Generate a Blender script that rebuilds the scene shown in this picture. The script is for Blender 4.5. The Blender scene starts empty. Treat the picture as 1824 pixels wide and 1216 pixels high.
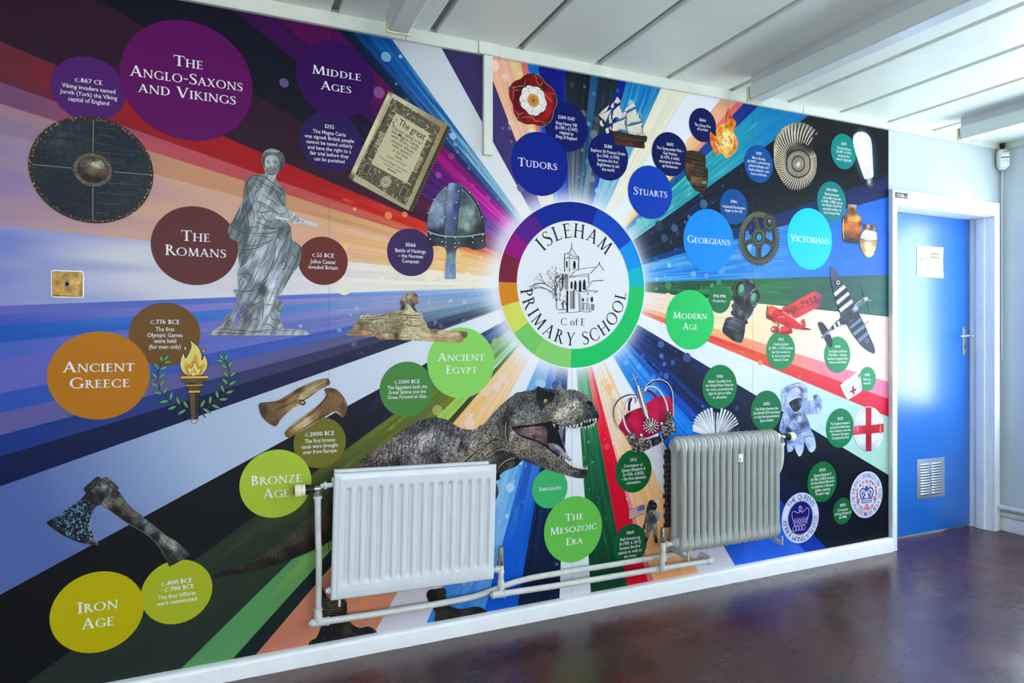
import bpy, bmesh, math, random
import numpy as np
from mathutils import Vector, Matrix
from mathutils.geometry import delaunay_2d_cdt, tessellate_polygon

C = bpy.context.scene.collection
SC = bpy.context.scene
R = math.radians

# ------------------------------------------------------------------ camera, world, lights, exposure
# world: the mural wall is the plane y = 0, x runs right along it, z up, floor z = 0
FPX, HY, CAM_D, CAM_H = 1160.0, 602.0, 2.637, 1.26
YAW = math.atan(1160.0 / 2628.0)
SN, CS = math.sin(YAW), math.cos(YAW)
cam_d = bpy.data.cameras.new('camera')
cam = bpy.data.objects.new('camera', cam_d); C.objects.link(cam)
cam.location = (0, -CAM_D, CAM_H)
cam.rotation_euler = (R(90), 0, -YAW)
cam_d.sensor_width = 36.0
cam_d.lens = 36.0 * FPX / 1824.0
cam_d.shift_y = -(608.0 - HY) / 1824.0
cam_d.clip_start = 0.02
SC.camera = cam

SC.view_settings.view_transform = 'Standard'
SC.view_settings.look = 'None'
SC.view_settings.gamma = 1.0
SC.view_settings.use_curve_mapping = False
SC.view_settings.exposure = 0.0

wd = bpy.data.worlds.new('sky'); SC.world = wd; wd.use_nodes = True
nt = wd.node_tree; nt.nodes.clear()
out = nt.nodes.new('ShaderNodeOutputWorld'); bg = nt.nodes.new('ShaderNodeBackground')
tc = nt.nodes.new('ShaderNodeTexCoord'); sx = nt.nodes.new('ShaderNodeSeparateXYZ')
rp = nt.nodes.new('ShaderNodeValToRGB')
rp.color_ramp.elements[0].position = 0.44; rp.color_ramp.elements[0].color = (0.30, 0.34, 0.36, 1)
rp.color_ramp.elements[1].position = 0.56; rp.color_ramp.elements[1].color = (0.74, 0.87, 1.0, 1)
mp = nt.nodes.new('ShaderNodeMapRange'); mp.inputs[1].default_value = -1; mp.inputs[2].default_value = 1
nt.links.new(tc.outputs['Generated'], sx.inputs[0]); nt.links.new(sx.outputs['Z'], mp.inputs[0])
nt.links.new(mp.outputs[0], rp.inputs[0]); nt.links.new(rp.outputs[0], bg.inputs[0])
bg.inputs[1].default_value = 7.0
nt.links.new(bg.outputs[0], out.inputs[0])

X_L, X_R, Y_F, Z_C = -2.6, 4.69, -5.4, 2.535      # left wall, right wall, wall behind the camera, ceiling
# window openings: (wall, a0, a1, z0, z1)
WIN_R = (-2.75, -0.15, 0.72, 2.30)               # in the right wall, y range
WIN_F = [(-2.1, 0.3, 0.95, 2.35), (0.7, 3.1, 0.95, 2.35)]   # in the wall behind the camera, x ranges

def window_light(name, loc, to, sx_, sy_, power, col, spread=180):
    l = bpy.data.lights.new(name, 'AREA'); l.shape = 'RECTANGLE'; l.size = sx_; l.size_y = sy_
    l.energy = power; l.color = col; l.spread = R(spread)
    o = bpy.data.objects.new(name, l); o.location = loc; C.objects.link(o)
    o.rotation_euler = (Vector(to) - Vector(loc)).to_track_quat('-Z', 'Y').to_euler()
    return o
yw = (WIN_R[0] + WIN_R[1]) / 2
# daylight in the openings, and light thrown up by the sunlit ground outside them
window_light('daylight_right_window', (X_R + 0.10, yw, 1.51), (0, yw, 1.51), 2.60, 1.58, 70, (0.64, 0.81, 1.0))
window_light('ground_light_right', (X_R + 2.2, yw, -0.3), (2.0, yw, 2.5), 5.0, 3.2, 330, (0.90, 0.97, 1.0))
for a0, a1, z0, z1 in WIN_F:
    xm = (a0 + a1) / 2
    window_light('daylight_front_window', (xm, Y_F - 0.10, (z0 + z1) / 2), (xm, 0, (z0 + z1) / 2), a1 - a0, z1 - z0, 42, (0.97, 0.98, 1.0), 140)
    window_light('ground_light_front', (xm, Y_F - 2.0, -0.3), (xm, -2.6, 2.5), 3.0, 3.0, 420, (1.0, 1.0, 0.96))

# ------------------------------------------------------------------ helpers
def lin(c):
    c = c / 255.0
    return c / 12.92 if c <= 0.04045 else ((c + 0.055) / 1.055) ** 2.4
def rgb(c):
    if isinstance(c, str):
        c = tuple(int(c[i:i + 2], 16) for i in (0, 2, 4))
    return tuple(lin(v) for v in c[:3])

def mat(name, col, rough=0.5, metal=0.0, bump=0.0, bscale=60.0, var=0.0, vscale=8.0, spec=0.5, coat=0.0):
    m = bpy.data.materials.new(name); m.use_nodes = True
    t = m.node_tree; b = t.nodes['Principled BSDF']
    c = rgb(col)
    b.inputs['Base Color'].default_value = (*c, 1)
    b.inputs['Roughness'].default_value = rough; b.inputs['Metallic'].default_value = metal
    b.inputs['Specular IOR Level'].default_value = spec
    b.inputs['Coat Weight'].default_value = coat
    co = t.nodes.new('ShaderNodeTexCoord')
    if var > 0:
        n = t.nodes.new('ShaderNodeTexNoise'); n.inputs['Scale'].default_value = vscale; n.inputs['Detail'].default_value = 5
        t.links.new(co.outputs['Object'], n.inputs['Vector'])
        rr = t.nodes.new('ShaderNodeValToRGB')
        rr.color_ramp.elements[0].position = 0.3; rr.color_ramp.elements[1].position = 0.7
        rr.color_ramp.elements[0].color = (*[v * (1 - var) for v in c], 1)
        rr.color_ramp.elements[1].color = (*[min(1, v * (1 + var * 0.5)) for v in c], 1)
        t.links.new(n.outputs['Fac'], rr.inputs[0]); t.links.new(rr.outputs[0], b.inputs['Base Color'])
    if bump > 0:
        n2 = t.nodes.new('ShaderNodeTexNoise'); n2.inputs['Scale'].default_value = bscale; n2.inputs['Detail'].default_value = 4
        t.links.new(co.outputs['Object'], n2.inputs['Vector'])
        bp = t.nodes.new('ShaderNodeBump'); bp.inputs['Strength'].default_value = bump; bp.inputs['Distance'].default_value = 0.004
        t.links.new(n2.outputs['Fac'], bp.inputs['Height']); t.links.new(bp.outputs[0], b.inputs['Normal'])
    return m

M = {}
M['wall'] = mat('wall_paint', (184, 195, 202), 0.24, bump=0.12, bscale=25, var=0.04, vscale=2)
M['trim'] = mat('trim_gloss', (204, 212, 202), 0.3, bump=0.15, bscale=30, var=0.06, vscale=10)
M['ceil'] = mat('ceiling_board', (224, 233, 222), 0.42, bump=0.35, bscale=45, var=0.05, vscale=3)
M['groove'] = mat('ceiling_groove', (132, 134, 140), 0.6)
M['skirt'] = mat('skirting_gloss', (224, 228, 230), 0.3, bump=0.4, bscale=40, var=0.05, vscale=14)
M['doorblue'] = mat('door_blue_gloss', (4, 100, 192), 0.32, bump=0.05, bscale=14, var=0.06, vscale=5, spec=1.0)
M['frame'] = mat('door_frame_gloss', (226, 232, 236), 0.25, bump=0.15, bscale=30, var=0.04)
M['steel'] = mat('satin_steel', (176, 186, 196), 0.3, metal=0.9)
M['alu'] = mat('aluminium', (190, 200, 208), 0.35, metal=0.85)
M['dark'] = mat('dark_void', (18, 18, 20), 0.8)
M['radwhite'] = mat('radiator_white_enamel', (203, 208, 213), 0.22, bump=0.05, bscale=30, var=0.03)
M['radgrey'] = mat('radiator_grey_enamel', (178, 184, 181), 0.33, bump=0.08, bscale=40, var=0.06, vscale=12)
M['pipe'] = mat('pipe_paint', (198, 200, 196), 0.35, bump=0.5, bscale=35, var=0.12, vscale=22)
M['cream'] = mat('cream_plastic', (228, 222, 196), 0.4)
M['black'] = mat('black_plastic', (14, 14, 18), 0.3)
M['chrome'] = mat('worn_chrome', (190, 186, 176), 0.22, metal=0.9, var=0.3, vscale=60)
M['brass'] = mat('aged_brass', (124, 98, 44), 0.36, metal=0.75, var=0.65, vscale=45, bump=0.1)
M['whiteplastic'] = mat('white_plastic', (232, 234, 230), 0.35)
M['diff'] = mat('diffuser_acrylic', (214, 226, 222), 0.22, spec=0.6)
M['capy'] = mat('aged_end_cap', (196, 192, 158), 0.45)
M['sheet'] = mat('notice_sheet', (250, 250, 252), 0.3)
M['signblack'] = mat('sign_black', (16, 18, 18), 0.35)
M['ink_y'] = mat('notice_yellow', (236, 226, 120), 0.5)
M['ink_r'] = mat('notice_red', (228, 150, 158), 0.5)
M['ink_k'] = mat('notice_grey', (96, 98, 96), 0.5)

def finish(name, bm, m, parent=None, smooth=35.0):
    me = bpy.data.meshes.new(name)
    bmesh.ops.recalc_face_normals(bm, faces=bm.faces[:])
    bm.to_mesh(me); bm.free()
    if smooth is not None:
        for p in me.polygons: p.use_smooth = True
        me.set_sharp_from_angle(angle=R(smooth))
    if m is not None: me.materials.append(m)
    o = bpy.data.objects.new(name, me); C.objects.link(o)
    if parent is not None: o.parent = parent
    return o

def tag(o, label, cat, group=None):
    o['label'] = label; o['category'] = cat
    if group: o['group'] = group
    return o
def thing(name, label, cat, loc=(0, 0, 0), group=None):
    o = bpy.data.objects.new(name, None); C.objects.link(o); o.location = loc; o.empty_display_size = 0.05
    return tag(o, label, cat, group)
def struct(o):
    o['kind'] = 'structure'; return o

def box(bm, x0, x1, y0, y1, z0, z1, bev=0.0, seg=2):
    vs = [bm.verts.new(v) for v in ((x0, y0, z0), (x1, y0, z0), (x1, y1, z0), (x0, y1, z0), (x0, y0, z1), (x1, y0, z1), (x1, y1, z1), (x0, y1, z1))]
    fs = [bm.faces.new([vs[i] for i in q]) for q in ((0, 3, 2, 1), (4, 5, 6, 7), (0, 1, 5, 4), (1, 2, 6, 5), (2, 3, 7, 6), (3, 0, 4, 7))]
    if bev > 0:
        es = set(e for f in fs for e in f.edges)
        bmesh.ops.bevel(bm, geom=list(es), offset=bev, segments=seg, affect='EDGES', profile=0.6)
    return bm
def frame_of(d):
    d = d.normalized()
    a = Vector((0, 0, 1)) if abs(d.z) < 0.9 else Vector((1, 0, 0))
    u = d.cross(a).normalized(); v = d.cross(u).normalized()
    return u, v
def lathe(bm, p0, direction, prof, seg=24):
    """prof: list of (distance along axis, radius)"""
    p0 = Vector(p0); d = Vector(direction).normalized(); u, v = frame_of(d)
    rings = []
    for t, r in prof:
        c = p0 + d * t
        if r < 1e-6: rings.append([bm.verts.new(c)])
        else: rings.append([bm.verts.new(c + u * (r * math.cos(2 * math.pi * k / seg)) + v * (r * math.sin(2 * math.pi * k / seg))) for k in range(seg)])
    for a, b in zip(rings, rings[1:]):
        for k in range(seg):
            k2 = (k + 1) % seg
            if len(a) == 1 and len(b) == 1: continue
            if len(a) == 1: bm.faces.new((a[0], b[k], b[k2]))
            elif len(b) == 1: bm.faces.new((a[k], a[k2], b[0]))
            else: bm.faces.new((a[k], a[k2], b[k2], b[k]))
    if len(rings[0]) > 1: bm.faces.new(rings[0])
    if len(rings[-1]) > 1: bm.faces.new(rings[-1])
    return bm
def cyl(bm, p0, p1, r, r2=None, seg=20):
    p0, p1 = Vector(p0), Vector(p1); L = (p1 - p0).length
    return lathe(bm, p0, p1 - p0, [(0, r), (L, r if r2 is None else r2)], seg)
def crv(pts, n=6, closed=False):
    """Catmull-Rom through pts (any dimension)"""
    P = [np.array(p, float) for p in pts]; N = len(P); o = []
    rng = range(N) if closed else range(N - 1)
    for i in rng:
        if closed: a, b, c, d = P[(i - 1) % N], P[i], P[(i + 1) % N], P[(i + 2) % N]
        else: a, b, c, d = P[max(i - 1, 0)], P[i], P[i + 1], P[min(i + 2, N - 1)]
        for k in range(n):
            t = k / n
            o.append(0.5 * ((2 * b) + (c - a) * t + (2 * a - 5 * b + 4 * c - d) * t * t + (3 * b - a - 3 * c + d) * t ** 3))
    if not closed: o.append(P[-1])
    return o
def tube(bm, pts, r, seg=16, n=6, smooth=True):
    P = [Vector(p) for p in (crv(pts, n) if smooth else pts)]
    rings = []
    u = None
    for i, p in enumerate(P):
        d = (P[min(i + 1, len(P) - 1)] - P[max(i - 1, 0)]).normalized()
        if u is None: u, v = frame_of(d)
        else:
            u = (u - d * u.dot(d)).normalized(); v = d.cross(u).normalized()
        rings.append([bm.verts.new(p + u * (r * math.cos(2 * math.pi * k / seg)) + v * (r * math.sin(2 * math.pi * k / seg))) for k in range(seg)])
    for a, b in zip(rings, rings[1:]):
        for k in range(seg):
            k2 = (k + 1) % seg
            bm.faces.new((a[k], a[k2], b[k2], b[k]))
    bm.faces.new(rings[0]); bm.faces.new(rings[-1])
    return bm
def nb(): return bmesh.new()

# ------------------------------------------------------------------ the room
def floor_material():
    m = bpy.data.materials.new('floor_tiles'); m.use_nodes = True
    t = m.node_tree; b = t.nodes['Principled BSDF']; L = t.links.new
    co = t.nodes.new('ShaderNodeTexCoord')
    br = t.nodes.new('ShaderNodeTexBrick'); br.offset = 0.0
    br.inputs['Scale'].default_value = 1.0; br.inputs['Brick Width'].default_value = 0.30; br.inputs['Row Height'].default_value = 0.30
    br.inputs['Mortar Size'].default_value = 0.0018; br.inputs['Bias'].default_value = 0.0
    br.inputs['Color1'].default_value = (*rgb((72, 31, 30)), 1); br.inputs['Color2'].default_value = (*rgb((54, 25, 28)), 1)
    br.inputs['Mortar'].default_value = (*rgb((14, 8, 10)), 1)
    L(co.outputs['Object'], br.inputs['Vector'])
    n = t.nodes.new('ShaderNodeTexNoise'); n.inputs['Scale'].default_value = 3.5; n.inputs['Detail'].default_value = 6
    L(co.outputs['Object'], n.inputs['Vector'])
    mx = t.nodes.new('ShaderNodeMix'); mx.data_type = 'RGBA'; mx.blend_type = 'MULTIPLY'
    rr = t.nodes.new('ShaderNodeValToRGB'); rr.color_ramp.elements[0].color = (0.65, 0.62, 0.62, 1); rr.color_ramp.elements[1].color = (1.25, 1.2, 1.2, 1)
    L(n.outputs['Fac'], rr.inputs[0]); mx.inputs[0].default_value = 1.0
    L(br.outputs['Color'], mx.inputs[6]); L(rr.outputs[0], mx.inputs[7])
    # fine scuffs in two stretched directions
    prev = mx.outputs[2]; rough_in = None
    dn = t.nodes.new('ShaderNodeTexNoise'); dn.inputs['Scale'].default_value = 4.0; L(co.outputs['Object'], dn.inputs['Vector'])
    dv = t.nodes.new('ShaderNodeVectorMath'); dv.operation = 'MULTIPLY_ADD'; dv.inputs[1].default_value = (0.035, 0.035, 0.0)
    L(dn.outputs['Color'], dv.inputs[0]); L(co.outputs['Object'], dv.inputs[2])
    last = None
    for k, ang in enumerate((0.35, -0.55, 1.25, 2.0, -1.1, 0.9)):
        mpn = t.nodes.new('ShaderNodeMapping'); mpn.inputs['Rotation'].default_value = (0, 0, ang); mpn.inputs['Scale'].default_value = (5.0 + k, 150.0 + 20 * k, 1.0); mpn.inputs['Location'].default_value = (k * 3.7, k * 1.9, 0)
        ns = t.nodes.new('ShaderNodeTexNoise'); ns.inputs['Scale'].default_value = 1.0; ns.inputs['Detail'].default_value = 1.5
        L(dv.outputs[0], mpn.inputs[0]); L(mpn.outputs[0], ns.inputs['Vector'])
        r2 = t.nodes.new('ShaderNodeValToRGB'); r2.color_ramp.elements[0].position = 0.675; r2.color_ramp.elements[0].color = (0, 0, 0, 1)
        r2.color_ramp.elements[1].position = 0.76; r2.color_ramp.elements[1].color = (1, 1, 1, 1)
        L(ns.outputs['Fac'], r2.inputs[0])
        if last is None: last = r2.outputs[0]
        else:
            ad = t.nodes.new('ShaderNodeMath'); ad.operation = 'MAXIMUM'; L(last, ad.inputs[0]); L(r2.outputs[0], ad.inputs[1]); last = ad.outputs[0]
    pn = t.nodes.new('ShaderNodeTexNoise'); pn.inputs['Scale'].default_value = 1.6; pn.inputs['Detail'].default_value = 3
    L(co.outputs['Object'], pn.inputs['Vector'])
    pr = t.nodes.new('ShaderNodeValToRGB'); pr.color_ramp.elements[0].position = 0.45; pr.color_ramp.elements[1].position = 0.65
    L(pn.outputs['Fac'], pr.inputs[0])
    ml = t.nodes.new('ShaderNodeMath'); ml.operation = 'MULTIPLY'; L(last, ml.inputs[0]); L(pr.outputs[0], ml.inputs[1])
    m2 = t.nodes.new('ShaderNodeMix'); m2.data_type = 'RGBA'
    mlf = t.nodes.new('ShaderNodeMath'); mlf.operation = 'MULTIPLY'; mlf.inputs[1].default_value = 0.30; L(ml.outputs[0], mlf.inputs[0])
    L(mlf.outputs[0], m2.inputs[0]); L(prev, m2.inputs[6]); m2.inputs[7].default_value = (*rgb((150, 145, 160)), 1)
    L(m2.outputs[2], b.inputs['Base Color'])
    ra = t.nodes.new('ShaderNodeMapRange'); ra.inputs[3].default_value = 0.16; ra.inputs[4].default_value = 0.38
    L(n.outputs['Fac'], ra.inputs[0])
    rb = t.nodes.new('ShaderNodeMath'); rb.operation = 'MULTIPLY_ADD'; rb.inputs[1].default_value = 0.3; L(ml.outputs[0], rb.inputs[0]); L(ra.outputs[0], rb.inputs[2])
    L(rb.outputs[0], b.inputs['Roughness'])
    b.inputs['Specular IOR Level'].default_value = 0.8
    n3 = t.nodes.new('ShaderNodeTexNoise'); n3.inputs['Scale'].default_value = 9; n3.inputs['Detail'].default_value = 5
    L(co.outputs['Object'], n3.inputs['Vector'])
    hh = t.nodes.new('ShaderNodeMath'); hh.operation = 'SUBTRACT'; L(n3.outputs['Fac'], hh.inputs[0]); L(br.outputs['Fac'], hh.inputs[1])
    bp = t.nodes.new('ShaderNodeBump'); bp.inputs['Strength'].default_value = 0.16; bp.inputs['Distance'].default_value = 0.006
    L(hh.outputs[0], bp.inputs['Height']); L(bp.outputs[0], b.inputs['Normal'])
    return m
bm = box(nb(), X_L - 0.3, X_R + 0.3, Y_F - 0.3, 0.4, -0.2, 0.0)
struct(finish('floor', bm, floor_material(), smooth=None))

# ceiling: painted boards with recessed joints, built as one mesh
bm = nb()
gx = [0.395 + 0.3985 * k for k in range(-9, 12)]
xs = [X_L - 0.2] + [g for g in gx if X_L < g < X_R - 0.05] + [X_R + 0.2]
for a, b_ in zip(xs, xs[1:]):
    box(bm, a + 0.016, b_ - 0.016, Y_F - 0.2, 0.2, Z_C, Z_C + 0.03, bev=0.003, seg=1)
ce = struct(finish('ceiling', bm, M['ceil'], smooth=None))
bm = box(nb(), X_L - 0.3, X_R + 0.3, Y_F - 0.3, 0.4, Z_C + 0.022, Z_C + 0.2)
g = struct(finish('ceiling_slab', bm, M['groove'], smooth=None))

# the wall of the mural, with the door opening
DX0, DX1, DZ = 3.65, 4.59, 2.055
bm = nb()
box(bm, X_L - 0.2, DX0, 0.0, 0.3, 0.0, Z_C + 0.03)
box(bm, DX0, DX1, 0.0, 0.3, DZ, Z_C + 0.03)
box(bm, DX1, X_R + 0.2, 0.0, 0.3, 0.0, Z_C + 0.03)
struct(finish('wall_back', bm, M['wall'], smooth=None))
# the right wall with its window opening
bm = nb()
y0, y1, z0, z1 = WIN_R
box(bm, X_R, X_R + 0.2, y1, 0.0, 0.0, Z_C + 0.03)
box(bm, X_R, X_R + 0.2, Y_F - 0.2, y0, 0.0, Z_C + 0.03)
box(bm, X_R, X_R + 0.2, y0, y1, 0.0, z0)
box(bm, X_R, X_R + 0.2, y0, y1, z1, Z_C + 0.03)
struct(finish('wall_right', bm, M['wall'], smooth=None))
bm = box(nb(), X_L - 0.2, X_L, Y_F - 0.2, 0.0, 0.0, Z_C + 0.03)
struct(finish('wall_left', bm, M['wall'], smooth=None))
bm = nb()
cx = X_L
for a0, a1, z0, z1 in WIN_F:
    box(bm, cx, a0, Y_F - 0.2, Y_F, 0.0, Z_C + 0.03)
    box(bm, a0, a1, Y_F - 0.2, Y_F, 0.0, z0)
    box(bm, a0, a1, Y_F - 0.2, Y_F, z1, Z_C + 0.03)
    cx = a1
box(bm, cx, X_R, Y_F - 0.2, Y_F, 0.0, Z_C + 0.03)
struct(finish('wall_front', bm, M['wall'], smooth=None))

def pane_material():
    m = bpy.data.materials.new('window_glass'); m.use_nodes = True
    t = m.node_tree; t.nodes.clear()
    o = t.nodes.new('ShaderNodeOutputMaterial'); mx = t.nodes.new('ShaderNodeMixShader')
    tr = t.nodes.new('ShaderNodeBsdfTransparent'); gl = t.nodes.new('ShaderNodeBsdfGlossy'); gl.inputs['Roughness'].default_value = 0.02
    mx.inputs[0].default_value = 0.06
    t.links.new(tr.outputs[0], mx.inputs[1]); t.links.new(gl.outputs[0], mx.inputs[2]); t.links.new(mx.outputs[0], o.inputs[0])
    return m
GL = pane_material()
y0, y1, z0, z1 = WIN_R
bm = nb(); w = 0.05
for a, b_, c, d in ((y0, y1, z0, z0 + w), (y0, y1, z1 - w, z1), (y0, y0 + w, z0 + w, z1 - w), (y1 - w, y1, z0 + w, z1 - w), ((y0 + y1) / 2 - w / 2, (y0 + y1) / 2 + w / 2, z0 + w, z1 - w)):
    box(bm, X_R + 0.02, X_R + 0.07, a, b_, c, d)
wf = struct(finish('window_1', bm, M['frame'], smooth=None))
for k in (0, 1):
    a = y0 + w if k == 0 else (y0 + y1) / 2 + w / 2
    b_ = (y0 + y1) / 2 - w / 2 if k == 0 else y1 - w
    finish('pane', box(nb(), X_R + 0.045, X_R + 0.049, a, b_, z0 + w, z1 - w), GL, wf, smooth=None)
for i, (a0, a1, z0, z1) in enumerate(WIN_F):
    bm = nb()
    for a, b_, c, d in ((a0, a1, z0, z0 + w), (a0, a1, z1 - w, z1), (a0, a0 + w, z0 + w, z1 - w), (a1 - w, a1, z0 + w, z1 - w), ((a0 + a1) / 2 - w / 2, (a0 + a1) / 2 + w / 2, z0 + w, z1 - w)):
        box(bm, a, b_, Y_F - 0.07, Y_F - 0.02, c, d)
    wf = struct(finish('window_%d' % (i + 2), bm, M['frame'], smooth=None))
    for a, b_ in ((a0 + w, (a0 + a1) / 2 - w / 2), ((a0 + a1) / 2 + w / 2, a1 - w)):
        finish('pane', box(nb(), a, b_, Y_F - 0.049, Y_F - 0.045, z0 + w, z1 - w), GL, wf, smooth=None)

# cover strips where the walls meet the ceiling, and the upright strip down the mural
MT = lambda x: 2.4795 + 0.0042 * x        # top edge of the mural
MB_ = lambda x: 0.0665 + 0.0036 * x       # bottom edge of the mural
def strip(name, x0, x1, y, zf0, zf1, m):
    bm = nb()
    v = [bm.verts.new(p) for p in ((x0, y, zf0(x0)), (x1, y, zf0(x1)), (x1, y, zf1(x1)), (x0, y, zf1(x0)), (x0, 0.0, zf0(x0)), (x1, 0.0, zf0(x1)), (x1, 0.0, zf1(x1)), (x0, 0.0, zf1(x0)))]
    for q in ((0, 1, 2, 3), (4, 7, 6, 5), (0, 4, 5, 1), (1, 5, 6, 2), (2, 6, 7, 3), (3, 7, 4, 0)): bm.faces.new([v[i] for i in q])
    bmesh.ops.bevel(bm, geom=bm.edges[:], offset=0.002, segments=2, affect='EDGES')
    return struct(finish(name, bm, m))
ZT = lambda x: Z_C + 0.002
strip('trim_1', X_L, 0.680, -0.020, MT, ZT, M['trim'])
strip('trim_2', 0.681, 0.998, -0.018, MT, ZT, M['trim'])
strip('trim_3', 0.999, 1.098, -0.024, MT, ZT, M['trim'])
strip('trim_4', 1.099, 2.90, -0.018, MT, ZT, M['trim'])
strip('trim_5', 2.901, X_R, -0.019, MT, ZT, M['trim'])
strip('trim_6', 1.022, 1.064, -0.022, lambda x: 2.052, lambda x: 2.482, M['trim'])
bm = box(nb(), X_R - 0.016, X_R, Y_F, -0.02, 2.495, Z_C + 0.002, bev=0.002)
struct(finish('trim_7', bm, M['trim']))

# skirting boards with chipped paint lip
bm = nb()
sx0, sx1 = X_L, 3.611
prof = lambda x: [(0.0, MB_(x)), (-0.022, MB_(x) - 0.001), (-0.029, MB_(x) - 0.006), (-0.032, MB_(x) - 0.016), (-0.032, 0.0), (0.0, 0.0)]
n = 160; rows = []
rnd = random.Random(3)
for k in range(n + 1):
    x = sx0 + (sx1 - sx0) * k / n; j = rnd.uniform(-0.0012, 0.0012)
    rows.append([bm.verts.new((x, y + (j if i in (1, 2, 3, 4) else 0), z)) for i, (y, z) in enumerate(prof(x))])
for a, b_ in zip(rows, rows[1:]):
    for i in range(6): bm.faces.new((a[i], a[(i + 1) % 6], b_[(i + 1) % 6], b_[i]))
bm.faces.new(rows[0]); bm.faces.new(rows[-1])
struct(finish('baseboard_back', bm, M['skirt'], smooth=50))
bm = box(nb(), X_R - 0.03, X_R, Y_F, -0.002, 0.0, 0.09, bev=0.004)
struct(finish('baseboard_right', bm, M['skirt']))
bm = box(nb(), X_L, X_L + 0.02, Y_F, -0.04, 0.0, 0.09, bev=0.004)
struct(finish('baseboard_left', bm, M['skirt']))

# bare brick left showing in the wall behind the ribbed radiator
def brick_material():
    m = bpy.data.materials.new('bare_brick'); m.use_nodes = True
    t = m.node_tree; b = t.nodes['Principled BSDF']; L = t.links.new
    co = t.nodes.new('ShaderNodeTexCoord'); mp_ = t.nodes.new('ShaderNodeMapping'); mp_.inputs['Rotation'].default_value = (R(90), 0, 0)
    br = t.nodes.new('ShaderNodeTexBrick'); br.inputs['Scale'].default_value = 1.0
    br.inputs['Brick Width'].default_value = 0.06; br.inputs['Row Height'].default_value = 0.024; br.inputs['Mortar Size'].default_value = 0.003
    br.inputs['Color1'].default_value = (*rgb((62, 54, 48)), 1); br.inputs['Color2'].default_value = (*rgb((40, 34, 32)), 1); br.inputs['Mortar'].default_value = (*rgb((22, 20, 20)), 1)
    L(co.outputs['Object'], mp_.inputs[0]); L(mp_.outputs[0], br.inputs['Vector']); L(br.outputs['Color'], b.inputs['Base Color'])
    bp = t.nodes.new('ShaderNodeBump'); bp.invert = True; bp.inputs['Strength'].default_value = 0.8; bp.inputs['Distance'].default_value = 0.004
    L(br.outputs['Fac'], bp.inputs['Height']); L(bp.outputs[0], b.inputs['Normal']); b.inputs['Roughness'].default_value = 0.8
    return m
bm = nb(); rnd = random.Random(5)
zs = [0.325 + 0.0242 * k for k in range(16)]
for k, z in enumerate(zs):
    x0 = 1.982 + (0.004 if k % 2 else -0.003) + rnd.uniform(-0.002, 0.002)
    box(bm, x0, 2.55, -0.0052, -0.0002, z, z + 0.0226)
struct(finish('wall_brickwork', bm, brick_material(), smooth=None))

# ------------------------------------------------------------------ the door
door = bpy.data.objects.new('door_1', None); C.objects.link(door); struct(door)
bm = nb()
AX0, AX1, AZ = 3.611, 4.642, 2.142
box(bm, AX0, DX0, -0.027, 0.0, 0.0, AZ, bev=0.003)
box(bm, DX1, AX1, -0.027, 0.0, 0.0, AZ, bev=0.003)
box(bm, DX0 - 0.001, DX1 + 0.001, -0.0265, 0.0, DZ, AZ - 0.0005, bev=0.003)
finish('architrave', bm, M['frame'], door)
bm = nb()
box(bm, DX0 - 0.012, DX0 + 0.002, -0.002, 0.2, 0.0, DZ + 0.002)
box(bm, DX1 - 0.003, DX1 + 0.012, -0.002, 0.2, 0.0, DZ + 0.002)
box(bm, DX0, DX1, -0.002, 0.2, DZ - 0.003, DZ + 0.012)
box(bm, DX1 - 0.016, DX1 - 0.002, 0.030, 0.082, 0.0, DZ - 0.003, bev=0.002)
finish('lining', bm, M['frame'], door)
bm = box(nb(), DX0 + 0.003, DX1 - 0.004, 0.126, 0.17, 0.008, DZ - 0.005, bev=0.002)
finish('leaf', bm, M['doorblue'], door)
YL = 0.126
bm = box(nb(), 4.502, 4.542, YL - 0.006, YL, 1.142, 1.335, bev=0.002)
pl = finish('handle_plate', bm, M['steel'], door)
bm = nb()
for px_, pz_ in ((4.511, 1.326), (4.533, 1.326), (4.511, 1.151), (4.533, 1.151)): finish('screw', lathe(nb(), (px_, YL - 0.0058, pz_), (0, -1, 0), [(0, 0.0042), (0.0015, 0.003), (0.0016, 0)], 12), M['dark'], pl)
lathe(bm, (4.522, YL - 0.0058, 1.208), (0, -1, 0), [(0, 0.0055), (0.0008, 0.0055), (0.0009, 0)], 14)
box(bm, 4.5195, 4.5245, YL - 0.0068, YL - 0.005, 1.188, 1.206)
finish('keyhole', bm, M['dark'], pl)
bm = nb()
lathe(bm, (4.522, YL - 0.006, 1.275), (0, -1, 0), [(0, 0.013), (0.008, 0.012), (0.012, 0.009), (0.045, 0.008), (0.05, 0.007), (0.052, 0)], 18)
tube(bm, [(4.524, YL - 0.046, 1.275), (4.49, YL - 0.048, 1.276), (4.45, YL - 0.046, 1.274), (4.415, YL - 0.042, 1.271)], 0.0085, 14)
finish('lever', bm, M['steel'], door)
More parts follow.
